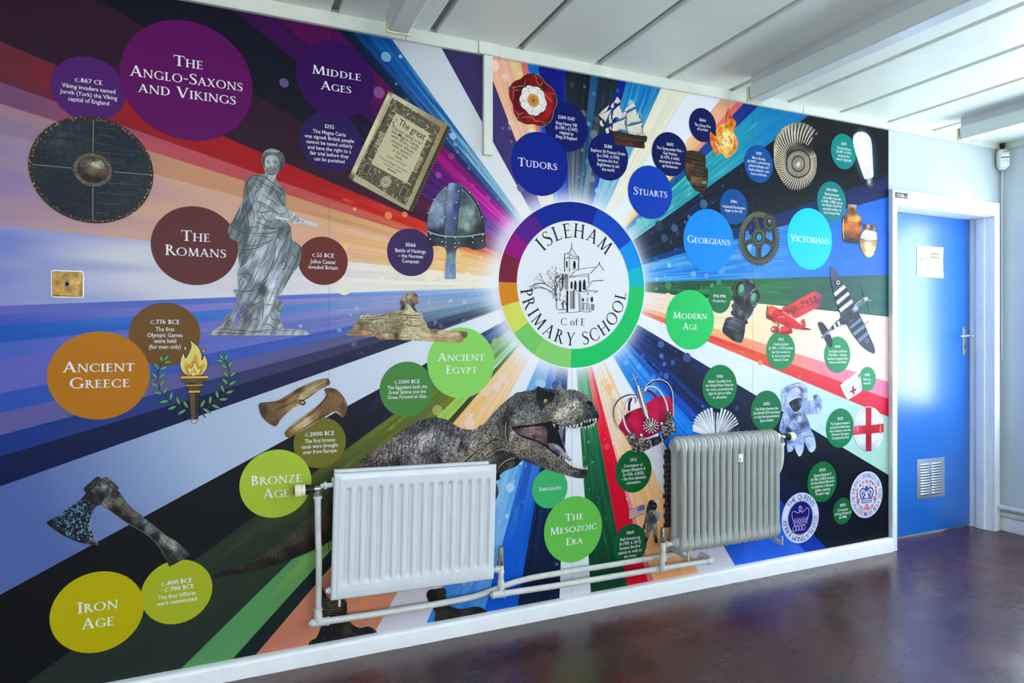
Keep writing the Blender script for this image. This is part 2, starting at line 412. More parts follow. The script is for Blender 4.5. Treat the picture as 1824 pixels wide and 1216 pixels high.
# louvred vent plate low in the leaf
vx0, vx1, vz0, vz1 = 4.045, 4.318, 0.228, 0.482
bm = box(nb(), vx0, vx1, YL - 0.004, YL, vz0, vz1, bev=0.0015)
vent = finish('vent_plate', bm, M['alu'], door)
bm = nb()
for col in (0, 1):
    for k in range(12):
        a = vx0 + 0.034 + col * 0.108; z = vz0 + 0.026 + k * 0.0172
        n_ = 10; rows = []
        for i in range(n_ + 1):
            u = i / n_; x = a + 0.092 * u
            e = min(1.0, min(u, 1 - u) * 8) ** 0.5
            rows.append([bm.verts.new((x, YL - 0.004 - d * e, z + dz)) for d, dz in ((0.0, 0.0), (0.006, 0.001), (0.0075, 0.004), (0.004, 0.009), (0.0, 0.011))])
        for r0, r1 in zip(rows, rows[1:]):
            for i in range(4): bm.faces.new((r0[i], r0[i + 1], r1[i + 1], r1[i]))
        box(bm, a + 0.003, a + 0.089, YL - 0.0046, YL - 0.0038, z - 0.0042, z)
lv = finish('louvre', bm, M['alu'], vent)
lv.data.materials.append(M['dark'])
for p in lv.data.polygons:
    if abs(p.normal.y) > 0.99 and p.center.y > YL - 0.0048: p.material_index = 1
bm = nb()
for x, z in ((vx0 + 0.009, vz0 + 0.009), (vx1 - 0.009, vz0 + 0.009), (vx0 + 0.009, vz1 - 0.009), (vx1 - 0.009, vz1 - 0.009)): finish('screw', lathe(nb(), (x, YL - 0.004, z), (0, -1, 0), [(0, 0.004), (0.001, 0.003), (0.0015, 0)], 10), M['steel'], vent)
bm.free()

# notice taped to the leaf
FONT_CACHE = {}
def text_geo(s, bold=0.0, res=3):
    """letters of the built-in typeface as (verts, faces, width), cap height 1"""
    k = (s, bold, res)
    if k in FONT_CACHE: return FONT_CACHE[k]
    cu = bpy.data.curves.new('t', 'FONT'); cu.body = s; cu.size = 1.0; cu.resolution_u = res; cu.offset = bold; cu.fill_mode = 'FRONT'
    ob = bpy.data.objects.new('t', cu); C.objects.link(ob)
    dg = bpy.context.evaluated_depsgraph_get(); dg.update()
    me = bpy.data.meshes.new_from_object(ob.evaluated_get(dg))
    V = np.array([v.co[:2] for v in me.vertices]) if len(me.vertices) else np.zeros((0, 2)); F = [tuple(p.vertices) for p in me.polygons]
    bpy.data.objects.remove(ob); bpy.data.curves.remove(cu); bpy.data.meshes.remove(me)
    if len(V):
        V = V / 0.69
        x0 = V[:, 0].min(); V[:, 0] -= x0; w_ = V[:, 0].max()
    else: w_ = 0.3
    FONT_CACHE[k] = (V, F, w_)
    return FONT_CACHE[k]
def flat_text(bm, s, x0, x1, z0, h_, y, bold=0.01):
    V, F, w_ = text_geo(s, bold); k = (x1 - x0) / w_
    vs = [bm.verts.new((x0 + v[0] * k, y, z0 + v[1] * h_)) for v in V]
    for f in F:
        try: bm.faces.new([vs[i] for i in f])
        except ValueError: pass
nx0, nx1, nz0, nz1 = 4.046, 4.302, 1.656, 1.852
nt_ = thing('notice', 'white paper notice with warning triangle taped to the blue door', 'sign', (nx0, YL, nz0))
bm = nb(); n_ = 8; rows = []
for i in range(n_ + 1):
    u = i / n_
    rows.append([bm.verts.new((nx0 + (nx1 - nx0) * u, YL - 0.0022 - 0.0035 * max(0, u - 0.75) * 4 * (abs(v - 0.5) * 2) ** 2, nz0 + (nz1 - nz0) * v - 0.004 * u * (1 - v))) for v in (0, 0.25, 0.5, 0.75, 1)])
for a, b_ in zip(rows, rows[1:]):
    for i in range(4): bm.faces.new((a[i], b_[i], b_[i + 1], a[i + 1]))
ex = bmesh.ops.extrude_face_region(bm, geom=bm.faces[:])
for v in ex['geom']:
    if isinstance(v, bmesh.types.BMVert): v.co.y += 0.0008
def put(o, par):
    o.parent = par; o.matrix_parent_inverse = Matrix.Translation(-Vector(par.location)); return o
put(finish('sheet', bm, M['sheet']), nt_)
yk = YL - 0.0030
bm = nb()
def tri_ring(bm, cx_, z0_, w_, h_, t_):
    P = [(cx_ - w_ / 2, z0_), (cx_ + w_ / 2, z0_), (cx_, z0_ + h_)]; g_ = (cx_, z0_ + h_ / 3)
    o_ = [bm.verts.new((x, yk, z)) for x, z in P]; i_ = [bm.verts.new((g_[0] + (x - g_[0]) * (1 - t_), yk, g_[1] + (z - g_[1]) * (1 - t_))) for x, z in P]
    for k in range(3): bm.faces.new((o_[k], o_[(k + 1) % 3], i_[(k + 1) % 3], i_[k]))
tri_ring(bm, 4.10, 1.772, 0.062, 0.058, 0.22)
box(bm, 4.098, 4.102, yk - 0.0002, yk, 1.785, 1.805); box(bm, 4.098, 4.102, yk - 0.0002, yk, 1.779, 1.783)
box(bm, 4.07, 4.13, yk - 0.0002, yk, 1.763, 1.768)
put(finish('warning_symbol', bm, M['ink_k'], smooth=None), nt_)
bm = box(nb(), 4.106, 4.113, yk - 0.0002, yk, 1.70, 1.73); put(finish('pictogram', bm, M['ink_k'], smooth=None), nt_)
bm = nb(); box(bm, 4.175, 4.272, yk + 0.0002, yk + 0.0006, 1.772, 1.822)
for k in range(2): box(bm, 4.180, 4.266 - 0.008 * k, yk - 0.0004, yk - 0.0001, 1.802 - k * 0.022, 1.810 - k * 0.022)
yb = put(finish('yellow_panel', bm, M['ink_y'], smooth=None), nt_)
yb.data.materials.append(M['ink_k'])
for p in yb.data.polygons:
    if p.center.y < yk - 0.0001: p.material_index = 1
bm = nb(); box(bm, 4.165, 4.276, yk + 0.0002, yk + 0.0006, 1.682, 1.742)
for k in range(2): box(bm, 4.175, 4.262 - 0.012 * k, yk - 0.0004, yk - 0.0001, 1.718 - k * 0.024, 1.728 - k * 0.024)
rb_ = put(finish('red_panel', bm, M['ink_r'], smooth=None), nt_)
rb_.data.materials.append(M['sheet'])
for p in rb_.data.polygons:
    if p.center.y < yk - 0.0001: p.material_index = 1
# STORE plate on the head of the frame
sg = thing('door_sign', 'small black STORE plate on the white frame over the door', 'sign', (3.665, -0.027, 2.098))
bm = box(nb(), 3.632, 3.738, -0.0295, -0.027, 2.092, 2.123, bev=0.0006)
put(finish('plate', bm, M['signblack']), sg)
bm = nb(); flat_text(bm, 'STORE', 3.640, 3.706, 2.0985, 0.018, -0.0297, 0.0); box(bm, 3.717, 3.725, -0.0299, -0.0294, 2.103, 2.110)
put(finish('lettering', bm, M['sheet'], smooth=None), sg)

# ------------------------------------------------------------------ measured points: where a sight line meets a vertical plane
def P3(px, py, y):
    u = (px - 912) / FPX; v = -(py - HY) / FPX
    t = (CAM_D + y) / (CS - u * SN)
    return Vector((t * (SN + u * CS), y, CAM_H + t * v))
def P3X(px, py, x):
    u = (px - 912) / FPX; v = -(py - HY) / FPX
    t = x / (SN + u * CS)
    return Vector((x, -CAM_D + t * (CS - u * SN), CAM_H + t * v))

# ------------------------------------------------------------------ white panel radiator
rw, rh = 0.668, 0.482
r1 = thing('panel_radiator', 'white pressed steel panel radiator with vertical flutes, under the dinosaur on the mural', 'radiator', (0.370, 0.0, 0.262))
r1.rotation_euler = (0, R(1.45), 0)
def panel(yf, fl, x0, x1, z0, z1, depth=0.0125):
    """a pressed panel: flat rim, then vertical flutes sunk into the face"""
    bm = nb(); n = 15; mx_, mz = 0.026, 0.062
    xs_ = [x0, x0 + 0.003, x0 + 0.011, x0 + 0.018, x0 + mx_ - 0.004]
    p = (x1 - x0 - 2 * mx_) / n
    for k in range(n):
        a = x0 + mx_ + k * p
        xs_ += [a + p * f for f in (0.0, 0.12, 0.26, 0.40, 0.50, 0.56, 0.62, 0.70, 0.78, 0.84, 0.92, 0.98)]
    xs_ += [x1 - mx_ + 0.004, x1 - 0.018, x1 - 0.011, x1 - 0.003, x1]
    H = z1 - z0
    zs_ = [0, 0.003, 0.012, 0.02, 0.03, mz - 0.014, mz - 0.006, mz, mz + 0.006, mz + 0.014, mz + 0.025, H / 2, H - mz - 0.025, H - mz - 0.014, H - mz - 0.006, H - mz, H - mz + 0.006, H - mz + 0.014, H - 0.03, H - 0.02, H - 0.012, H - 0.003, H]
    def sst(a, b_, t):
        t = max(0.0, min(1.0, (t - a) / (b_ - a))); return t * t * (3 - 2 * t)
    def dep(x, z):
        q = min(x - x0, x1 - x, z, H - z)
        edge = 0.006 * (1 - sst(0.0, 0.005, q)) + 0.004 * (sst(0.009, 0.014, q) - sst(0.016, 0.021, q))
        f = ((x - x0 - mx_) / p) % 1.0 if x0 + mx_ <= x <= x1 - mx_ else 0.0
        g_ = sst(0.40, 0.56, f) - sst(0.78, 0.98, f)
        zz = sst(mz - 0.008, mz + 0.008, z) * sst(mz - 0.008, mz + 0.008, H - z)
        return edge + (depth * g_ * zz if fl else 0)
    G = [[bm.verts.new((x, yf + dep(x, z), z0 + z)) for z in zs_] for x in xs_]
    B = [[None] * len(zs_) for _ in xs_]
    for i in range(len(xs_) - 1):
        for j in range(len(zs_) - 1): bm.faces.new((G[i][j], G[i + 1][j], G[i + 1][j + 1], G[i][j + 1]))
    e = [ed for ed in bm.edges if ed.is_boundary]
    ex_ = bmesh.ops.extrude_edge_only(bm, edges=e)
    nv = [v for v in ex_['geom'] if isinstance(v, bmesh.types.BMVert)]
    for v in nv: v.co.y = yf + 0.019
    bmesh.ops.contextual_create(bm, geom=[ed for ed in ex_['geom'] if isinstance(ed, bmesh.types.BMEdge)])
    return bm
finish('front_panel', panel(-0.100, True, 0, rw, 0, rh), M['radwhite'], r1, smooth=60)
finish('back_panel', panel(-0.045, False, 0.008, rw - 0.012, 0.006, rh + 0.004), M['radwhite'], r1, smooth=60)
bm = nb()
for k in range(30):
    x = 0.03 + k * (rw - 0.06) / 29
    box(bm, x - 0.0006, x + 0.0006, -0.081, -0.046, 0.03, rh - 0.03)
finish('convector_fins', bm, M['radwhite'], r1, smooth=None)
for z in (0.030, rh - 0.034):
    finish('header', lathe(nb(), (-0.004, -0.066, z), (1, 0, 0), [(0, 0.014), (rw + 0.008, 0.014)], 16), M['radwhite'], r1)
bm = nb()
lathe(bm, (0.004, -0.066, 0.030), (-1, 0, 0), [(0, 0.013), (0.012, 0.013), (0.014, 0.009), (0.02, 0.009), (0.021, 0)], 8)
finish('end_plug', bm, M['radwhite'], r1); bm = nb()
lathe(bm, (rw - 0.002, -0.066, rh - 0.034), (1, 0, 0), [(0, 0.013), (0.010, 0.013), (0.012, 0.008), (0.015, 0)], 8)
finish('end_plug', bm, M['radwhite'], r1)
for x in (0.035, rw - 0.12):
    bm = nb(); box(bm, x, x + 0.008, -0.05, -0.001, -0.026, 0.05, bev=0.001); finish('bracket', bm, M['pipe'], r1)
bm = box(nb(), 0.028, 0.036, -0.098, -0.09, -0.026, 0.0, bev=0.001); finish('bracket', bm, M['pipe'], r1)

# ------------------------------------------------------------------ grey ribbed column radiator
r2 = thing('column_radiator', 'grey ribbed column radiator with sixteen sections, under the printed crown and open book', 'radiator', (1.973, 0.0, 0.234))
pit, H2, YB, YFR = 0.0392, 0.556, -0.050, -0.157
def section_mesh():
    bm = nb()
    rc = 0.030                      # corner radius of the loop centre line
    ia, ib = YFR + 0.020, YB - 0.018; za, zb = 0.020, H2 - 0.020
    loop = []
    def arc(cy, cz, a0, a1, n=8):
        for k in range(n + 1):
            a = R(a0 + (a1 - a0) * k / n); loop.append((cy + rc * math.cos(a), cz + rc * math.sin(a)))
    arc(ia + rc, za + rc, 270, 180)
    for k in range(1, 16): loop.append((ia, za + rc + (zb - za - 2 * rc) * k / 16))
    arc(ia + rc, zb - rc, 180, 90)
    arc(ib - rc, zb - rc, 90, 0)
    for k in range(1, 16): loop.append((ib, zb - rc - (zb - za - 2 * rc) * k / 16))
    arc(ib - rc, za + rc, 0, -90)
    n = len(loop); seg = 20; rings = []
    for i, (y, z) in enumerate(loop):
        yn, zn = loop[(i + 1) % n]; yp, zp = loop[(i - 1) % n]
        t = Vector((0, yn - yp, zn - zp)).normalized(); nrm = Vector((0, -t.z, t.y))     # outward / inward in plane
        q = min(z, H2 - z)
        s_ = max(0.0, min(1.0, (q - 0.055) / 0.035)); s_ = s_ * s_ * (3 - 2 * s_)
        wx = 0.0190 * (1 - s_) + 0.0116 * s_
        rn = 0.018
        ring = []
        for k in range(seg):
            a = 2 * math.pi * k / seg
            ca, sa = math.cos(a), math.sin(a)
            ring.append(bm.verts.new(Vector((wx * math.copysign(abs(ca) ** 0.8, ca), y, z)) + nrm * (rn * math.copysign(abs(sa) ** 0.9, sa))))
        rings.append(ring)
    for i in range(n):
        a, b_ = rings[i], rings[(i + 1) % n]
        for k in range(seg):
            k2 = (k + 1) % seg; bm.faces.new((a[k], a[k2], b_[k2], b_[k]))
    # pressed seam all round and the web between the two columns
    box(bm, -0.0016, 0.0016, ia, ib, za, zb)
    o_ = []
    for i, (y, z) in enumerate(loop):
        yn, zn = loop[(i + 1) % n]; yp, zp = loop[(i - 1) % n]
        t = Vector((0, yn - yp, zn - zp)).normalized(); nrm = Vector((0, -t.z, t.y))
        c = Vector((0, (ia + ib) / 2, H2 / 2)); p = Vector((0, y, z))
        if nrm.dot(p - c) < 0: nrm = -nrm
        o_.append([bm.verts.new(p + nrm * d + Vector((x, 0, 0))) for d, x in ((0.0165, -0.0017), (0.0208, -0.001), (0.0208, 0.001), (0.0165, 0.0017))])
    for i in range(n):
        a, b_ = o_[i], o_[(i + 1) % n]
        for k in range(3): bm.faces.new((a[k], a[k + 1], b_[k + 1], b_[k]))
    # wide hubs top and bottom where neighbours touch
    for z in (0.046, H2 - 0.046):
        lathe(bm, (-pit / 2, -0.1035, z), (1, 0, 0), [(0, 0.024), (0.006, 0.030), (pit - 0.006, 0.030), (pit, 0.024)], 24)
    me_o = finish('section', bm, M['radgrey'], r2, smooth=50)
    return me_o
s0 = section_mesh(); s0.location = (pit / 2, 0, 0)
for k in range(1, 16):
    q = s0.copy(); C.objects.link(q); q.parent = r2; q.location = (pit * (k + 0.5), 0, 0)
bm = nb(); lathe(bm, (0.001, -0.1035, H2 - 0.046), (-1, 0, 0), [(0, 0.034), (0.013, 0.034), (0.017, 0.030), (0.0171, 0.0)], 28)
cp = finish('end_plug', bm, M['radgrey'], r2)
bm = nb(); lathe(bm, (-0.0165, -0.100, H2 - 0.034), (-1, 0, 0), [(0, 0.007), (0.008, 0.006), (0.009, 0.003), (0.0091, 0)], 12)
finish('air_vent', bm, M['steel'], cp)
for z in (0.046, H2 - 0.046):
    bm = nb(); xx = pit * 16 if z > 0.1 else 0.0
    sg_ = 1 if z > 0.1 else -1
    lathe(bm, (xx - sg_ * 0.001, -0.1035, z), (sg_, 0, 0), [(0, 0.026), (0.012, 0.026), (0.015, 0.018), (0.022, 0.016), (0.0221, 0)], 20)
    finish('bush', bm, M['radgrey'], r2)
for x in (0.020, 0.612):
    bm = nb()
    v = [bm.verts.new(p) for p in ((x, -0.002, 0.02), (x, -0.002, -0.004), (x, -0.140, -0.022), (x, -0.172, -0.022), (x, -0.172, 0.022), (x, -0.164, 0.022), (x, -0.160, -0.006), (x, -0.06, 0.012))]
    f = bm.faces.new(v); ex_ = bmesh.ops.extrude_face_region(bm, geom=[f])
    for q in ex_['geom']:
        if isinstance(q, bmesh.types.BMVert): q.co.x += 0.006
    finish('bracket', bm, M['radgrey'], r2)
bm = box(nb(), 0, 0.026, -0.1595, -0.1575, 0.417, 0.455, bev=0.0006)
lb = finish('tag', bm, M['whiteplastic'], r2); lb.location = (pit * 8.62, 0, 0)
bm = nb(); box(bm, 0.006, 0.014, -0.1600, -0.1592, 0.424, 0.436)
lb2 = finish('mark', bm, M['ink_k'], lb, smooth=None)

# ------------------------------------------------------------------ pipes and valves
PY = -0.066
vp = lambda px, py, y=PY: P3(px, py, y)
pa = thing('heating_pipe', 'white painted pipe down the left side of the panel radiator and along under it', 'pipe', (0.33, -0.06, 0.10))
x1p = vp(566, 900).x
zt = vp(566, 872).z; zb_ = vp(566, 1100).z
bm = tube(nb(), [(x1p, PY, zt), (x1p + 0.001, PY, zt - 0.15), (x1p + 0.004, PY, zt - 0.3), (x1p + 0.002, PY + 0.004, zb_)], 0.0118, 18)
put(finish('riser', bm, M['pipe']), pa)
pts = [vp(*q, yy) for *q, yy in ((566, 1108, -.058), (650, 1096, -.056), (740, 1082, -.052), (830, 1065.5, -.044), (868, 1054.5, -.036), (903, 1041, -.032), (942, 1030, -.032), (992, 1021, -.032), (1090, 1005.5, -.032), (1169, 992, -.032), (1230, 982, -.032))]
bm = tube(nb(), pts, 0.0130, 18); put(finish('run', bm, M['pipe']), pa)
bm = nb(); d_ = (pts[1] - pts[0]).normalized()
lathe(bm, pts[0] - d_ * 0.034, d_, [(0, 0.007), (0.008, 0.009), (0.0081, 0.0145), (0.014, 0.0165), (0.02, 0.0145), (0.070, 0.0155), (0.0701, 0.018), (0.075, 0.018), (0.0751, 0.013)], 20)
lathe(bm, (x1p + 0.002, PY + 0.005, pts[0].z), (0, 0, 1), [(0, 0.015), (0.03, 0.015), (0.048, 0.0145), (0.0481, 0.0165), (0.055, 0.0165), (0.056, 0.012)], 20)
put(finish('tee', bm, M['pipe']), pa)
pb = thing('heating_pipe', 'lower white painted pipe running along the skirting between the two radiators', 'pipe', (1.2, -0.058, 0.12))
YB2 = -0.078
ptsb = [vp(*q, YB2) for q in ((884, 1058.5), (950, 1049), (1024, 1037.5), (1163, 1014.5), (1262, 999))]
bm = tube(nb(), ptsb, 0.0130, 18); put(finish('run', bm, M['pipe']), pb)
bm = nb(); d_ = (ptsb[1] - ptsb[0]).normalized()
lathe(bm, ptsb[0] - d_ * 0.028, d_, [(0, 0.007), (0.007, 0.009), (0.0071, 0.0145), (0.013, 0.0165), (0.02, 0.0145), (0.06, 0.0155), (0.0601, 0.018), (0.066, 0.018), (0.0661, 0.013)], 20)
put(finish('tee', bm, M['pipe']), pb); bm = nb()
c2 = vp(1176, 1012.6, YB2)
lathe(bm, c2 - d_ * 0.03, d_, [(0, 0.0135), (0.001, 0.0165), (0.006, 0.0155), (0.054, 0.0155), (0.059, 0.0165), (0.06, 0.0135)], 20)
put(finish('tee', bm, M['pipe']), pb)
bm = nb(); e_ = ptsb[-1]
tube(bm, [e_ - d_ * 0.01, e_ + d_ * 0.006, e_ + d_ * 0.014 + Vector((0, 0.010, 0.004)), e_ + d_ * 0.016 + Vector((0, 0.076, 0.006))], 0.0165, 18)
put(finish('elbow', bm, M['pipe']), pb)

def trv(loc, sgn, label, tail_len=0.03):
    """thermostatic valve: loc = body centre, head points along sgn * x"""
    t = thing('thermostatic_valve', label, 'valve', loc)
    bm = nb()
    lathe(bm, (sgn * 0.047, 0, 0), (sgn, 0, 0), [(0, 0.0205), (0.004, 0.0225), (0.010, 0.0225), (0.011, 0.0212), (0.034, 0.0205), (0.038, 0.018), (0.0381, 0.0)], 40)
    for v in bm.verts:
        k = (math.atan2(v.co.z, v.co.y) / (2 * math.pi) * 40)
    for k in range(28):
        a = 2 * math.pi * k / 28
        box(bm, min(sgn * 0.059, sgn * 0.081), max(sgn * 0.059, sgn * 0.081), 0.0207 * math.cos(a) - 0.0008, 0.0207 * math.cos(a) + 0.0008, 0.0207 * math.sin(a) - 0.0008, 0.0207 * math.sin(a) + 0.0008)
    finish('head', bm, M['cream'], t)
    bm = nb(); lathe(bm, (sgn * 0.012, 0, 0), (sgn, 0, 0), [(0, 0.0120), (0.010, 0.0125), (0.012, 0.015), (0.030, 0.019), (0.0351, 0.020), (0.0352, 0)], 24)
    for k in range(10):
        a = 2 * math.pi * k / 10
        box(bm, min(sgn * 0.02, sgn * 0.046), max(sgn * 0.02, sgn * 0.046), 0.017 * math.cos(a) - 0.0012, 0.017 * math.cos(a) + 0.0012, 0.017 * math.sin(a) - 0.0012, 0.017 * math.sin(a) + 0.0012)
    finish('collar', bm, M['black'], t)
    finish('end_disc', lathe(nb(), (sgn * 0.0851, 0, 0), (sgn, 0, 0), [(0, 0.014), (0.003, 0.014), (0.0031, 0)], 24), M['black'], t)
    bm = nb(); lathe(bm, (sgn * 0.016, 0, 0), (-sgn, 0, 0), [(0, 0.011), (0.006, 0.0135), (0.022, 0.0135), (0.03, 0.010)], 20)
    lathe(bm, (0, 0, 0.008), (0, 0, -1), [(0, 0.012), (0.026, 0.0125), (0.027, 0.0155), (0.044, 0.0155), (0.0441, 0.012)], 20)
    finish('body', bm, M['chrome'], t)
    bm = nb(); lathe(bm, (-sgn * 0.010, 0, 0.010), (-sgn, 0, 0), [(0, 0.008), (0.012, 0.009), (0.0121, 0.0148), (0.022, 0.0155), (0.023, 0.010), (0.023 + tail_len, 0.0095)], 6)
    lathe(bm, (0, 0, -0.022), (0, 0, -1), [(0, 0.015), (0.016, 0.0165), (0.0165, 0.0125), (0.03, 0.0122)], 18)
    finish('nut', bm, M['radwhite'], t)
    return t
tv = vp(566, 870)
trv((x1p, PY, tv.z), -1, 'cream and black thermostatic valve at the left end of the white panel radiator')
hz2 = 0.234 + H2 - 0.046
t2 = trv((2.652, -0.1035, hz2), 1, 'cream and black thermostatic valve at the right end of the grey column radiator', 0.018)
pc = thing('heating_pipe', 'short white painted pipe behind the right end of the grey column radiator', 'pipe', (2.65, -0.09, 0.5))
bm = tube(nb(), [(2.652, -0.1035, hz2 - 0.03), (2.652, -0.1035, hz2 - 0.10), (2.648, -0.095, hz2 - 0.16), (2.632, -0.065, hz2 - 0.23), (2.615, -0.035, hz2 - 0.36), (2.60, -0.030, hz2 - 0.48)], 0.0112, 16)
put(finish('run', bm, M['pipe']), pc)

def lockshield(top, mid, bot, bend, label, side):
    t = thing('lockshield_valve', label, 'valve', mid)
    bm = nb(); L_ = (Vector(top) - Vector(mid)).length
    lathe(bm, Vector(mid) + Vector((0, 0, 0.012)), (0, 0, 1), [(0, 0.011), (0.004, 0.0128), (L_ - 0.014, 0.0112), (L_ - 0.0125, 0.0095), (L_ - 0.0124, 0.006), (L_ - 0.022, 0.006), (L_ - 0.0221, 0)], 20)
    put(finish('cap', bm, M['chrome']), t)
    bm = nb(); lathe(bm, Vector(mid) + Vector((0, 0, 0.016)), (0, 0, -1), [(0, 0.011), (0.012, 0.0128), (0.022, 0.0128), (0.026, 0.015), (0.036, 0.015), (0.037, 0.0118)], 20)
    lathe(bm, Vector(mid), (side, 0, 0), [(0, 0.009), (0.014, 0.010), (0.0141, 0.0155), (0.026, 0.0155), (0.0261, 0.0105), (0.05, 0.0105)], 6 + 12)
    put(finish('body', bm, M['pipe']), t)
    bm = tube(nb(), [Vector(mid) + Vector((0, 0, -0.018)), (mid[0], mid[1], (mid[2] + bot[2]) / 2), Vector(bot) + Vector((0, (mid[1] - bot[1]) * 0.8, 0.012)), bot], 0.0122, 18)
    lathe(bm, (mid[0], mid[1], mid[2] - 0.05), (0, 0, -1), [(0, 0.0122), (0.001, 0.0150), (0.022, 0.0150), (0.0221, 0.0122)], 18)
    put(finish('tail', bm, M['pipe']), t)
    return t
m1 = vp(892, 1012); b1 = vp(893, 1057, YB2)
lockshield(vp(893, 973), m1, (m1.x, b1.y, b1.z), None, 'slim lockshield valve at the bottom right corner of the white panel radiator', -1)
YR2 = -0.1035
m2_ = P3(1181, 968, YR2); b2_ = vp(1177, 1012.4, YB2)
lockshield(P3(1181, 939, YR2), (m2_.x, YR2, 0.280), (m2_.x - 0.004, b2_.y, b2_.z), None, 'slim lockshield valve at the bottom left corner of the grey column radiator', 1)

# pipes low along the right wall
for (z, xw, rad, lab) in ((0.158, 4.630, 0.017, 'upper of two pale pipes low on the right wall beside the door'), (0.108, 4.660, 0.017, 'lower of two pale pipes low on the right wall, partly in shadow')):
    o = finish('wall_pipe', tube(nb(), [(xw, 0.0 if z < 0.13 else -0.022, z), (xw, -1.2, z), (xw, -3.6, z), (xw, Y_F + 0.05, z)], rad, 18, smooth=False), M['pipe'])
    tag(o, lab, 'pipe')

# ------------------------------------------------------------------ ceiling battens
def batten(x, y, label):
    t = thing('batten_light', label, 'ceiling light', (x, y, Z_C), group='fluorescent battens on the ceiling')
    L_ = 1.56
    bm = box(nb(), -0.030, 0.030, -L_ + 0.015, -0.004, -0.052, 0.0, bev=0.003); finish('channel', bm, M['radwhite'], t)
    bm = box(nb(), -0.031, -0.0295, -0.035, -0.033, -0.05, -0.001)
    pr = [(-0.034, -0.048), (-0.044, -0.052), (-0.0440, -0.062), (-0.0395, -0.116), (-0.034, -0.122), (0.034, -0.122), (0.0395, -0.116), (0.0440, -0.062), (0.044, -0.052), (0.034, -0.048)]
    bm.free(); bm = nb()
    a = [bm.verts.new((px_, -0.008, pz)) for px_, pz in pr]; b_ = [bm.verts.new((px_, -L_, pz)) for px_, pz in pr]
    for i in range(len(pr)): bm.faces.new((a[i], a[(i + 1) % len(pr)], b_[(i + 1) % len(pr)], b_[i]))
    bm.faces.new(a); bm.faces.new(b_)
    finish('diffuser', bm, M['diff'], t, smooth=25)
    for yy in (0.0, -L_ - 0.009):
        bm = box(nb(), -0.046, 0.046, yy - 0.0, yy + 0.009, -0.127, -0.056, bev=0.003)
        finish('end_cap', bm, M['capy'], t)
    return t
batten(0.600, -0.215, 'white fluorescent batten on the ceiling above the old book, leftmost of three')
batten(2.366, -0.212, 'white fluorescent batten on the ceiling above the printed flames, middle of three')
batten(3.942, -0.225, 'white fluorescent batten on the ceiling nearest the door, rightmost of three')

# ------------------------------------------------------------------ brass switch
sw = thing('light_switch', 'square aged brass switch plate with a single dark toggle on the mural', 'switch', (-0.4865, -0.003, 1.443))
def rrect(bm, w_, h_, r_, y0_, y1_, bev=0.0):
    P = []
    for cx_, cz_, a0 in ((w_ / 2 - r_, h_ / 2 - r_, 0), (-w_ / 2 + r_, h_ / 2 - r_, 90), (-w_ / 2 + r_, -h_ / 2 + r_, 180), (w_ / 2 - r_, -h_ / 2 + r_, 270)):
        for k in range(7):
            a = R(a0 + 15 * k); P.append((cx_ + r_ * math.cos(a), cz_ + r_ * math.sin(a)))
    f = bm.faces.new([bm.verts.new((x, y0_, z)) for x, z in P])
    ex_ = bmesh.ops.extrude_face_region(bm, geom=[f])
    nv = [v for v in ex_['geom'] if isinstance(v, bmesh.types.BMVert)]
    for v in nv: v.co.y = y1_
    if bev:
        fe = [e for e in bm.edges if all(abs(v.co.y - y1_) < 1e-6 for v in e.verts)]
        bmesh.ops.bevel(bm, geom=fe, offset=bev, segments=3, affect='EDGES')
    return bm
finish('back_box', rrect(nb(), 0.094, 0.092, 0.008, -0.0002, -0.007, 0.002), M['whiteplastic'], sw)
o = finish('face_plate', rrect(nb(), 0.087, 0.085, 0.004, -0.0071, -0.013, 0.003), M['brass'], sw)
o2 = finish('dolly_surround', rrect(nb(), 0.018, 0.034, 0.0088, -0.0128, -0.0155, 0.001), M['brass'], sw)
finish('toggle', rrect(nb(), 0.0125, 0.027, 0.0062, -0.015, -0.0165, 0.0006), M['black'], sw)
bm = lathe(nb(), (0, -0.016, -0.002), (0, -1, 0.5), [(0, 0.0052), (0.008, 0.0042), (0.011, 0.003), (0.012, 0)], 14); finish('toggle_lever', bm, M['black'], sw)
for x in (-0.026, 0.026): finish('screw', lathe(nb(), (x, -0.0128, 0.0), (0, -1, 0), [(0, 0.0042), (0.0008, 0.0035), (0.001, 0.0)], 14), M['brass'], sw)

# ------------------------------------------------------------------ movement sensor in the corner
ds = thing('motion_sensor', 'white motion sensor mounted high in the corner beside the door', 'sensor', (4.648, -0.042, 2.425))
ds.rotation_euler = (0, 0, R(-38))
bm = nb(); rows = []
for k in range(15):
    v = k / 14; z = -0.066 + 0.132 * v
    w_ = 0.036 * (1 - 0.35 * abs(2 * v - 1) ** 4) - (0.006 * (1 - v)); dpt = 0.040 * (1 - 0.55 * abs(2 * v - 1) ** 3.2) + 0.006 * math.sin(math.pi * min(1, (1 - v) * 1.6))
    ring = []
    for j in range(13):
        a = math.pi * j / 12
        ring.append(bm.verts.new((math.copysign(abs(math.cos(a)) ** 0.55, math.cos(a)) * w_, 0.012 - dpt * math.sin(a) ** 0.5, z)))
    rows.append(ring)
for a, b_ in zip(rows, rows[1:]):
    for j in range(12): bm.faces.new((a[j], a[j + 1], b_[j + 1], b_[j]))
    bm.faces.new((a[12], a[0], b_[0], b_[12]))
bm.faces.new(rows[0]); bm.faces.new(rows[-1])
finish('housing', bm, M['whiteplastic'], ds)
bm = nb(); rows = []
for k in range(9):
    v = k / 8; ring = []
    for j in range(9):
        u = j / 8
        ring.append(bm.verts.new(((u - 0.5) * 0.052, -0.0285 - 0.006 * math.sin(math.pi * u) * (0.3 + 0.7 * math.sin(math.pi * v)), -0.052 + 0.046 * v)))
    rows.append(ring)
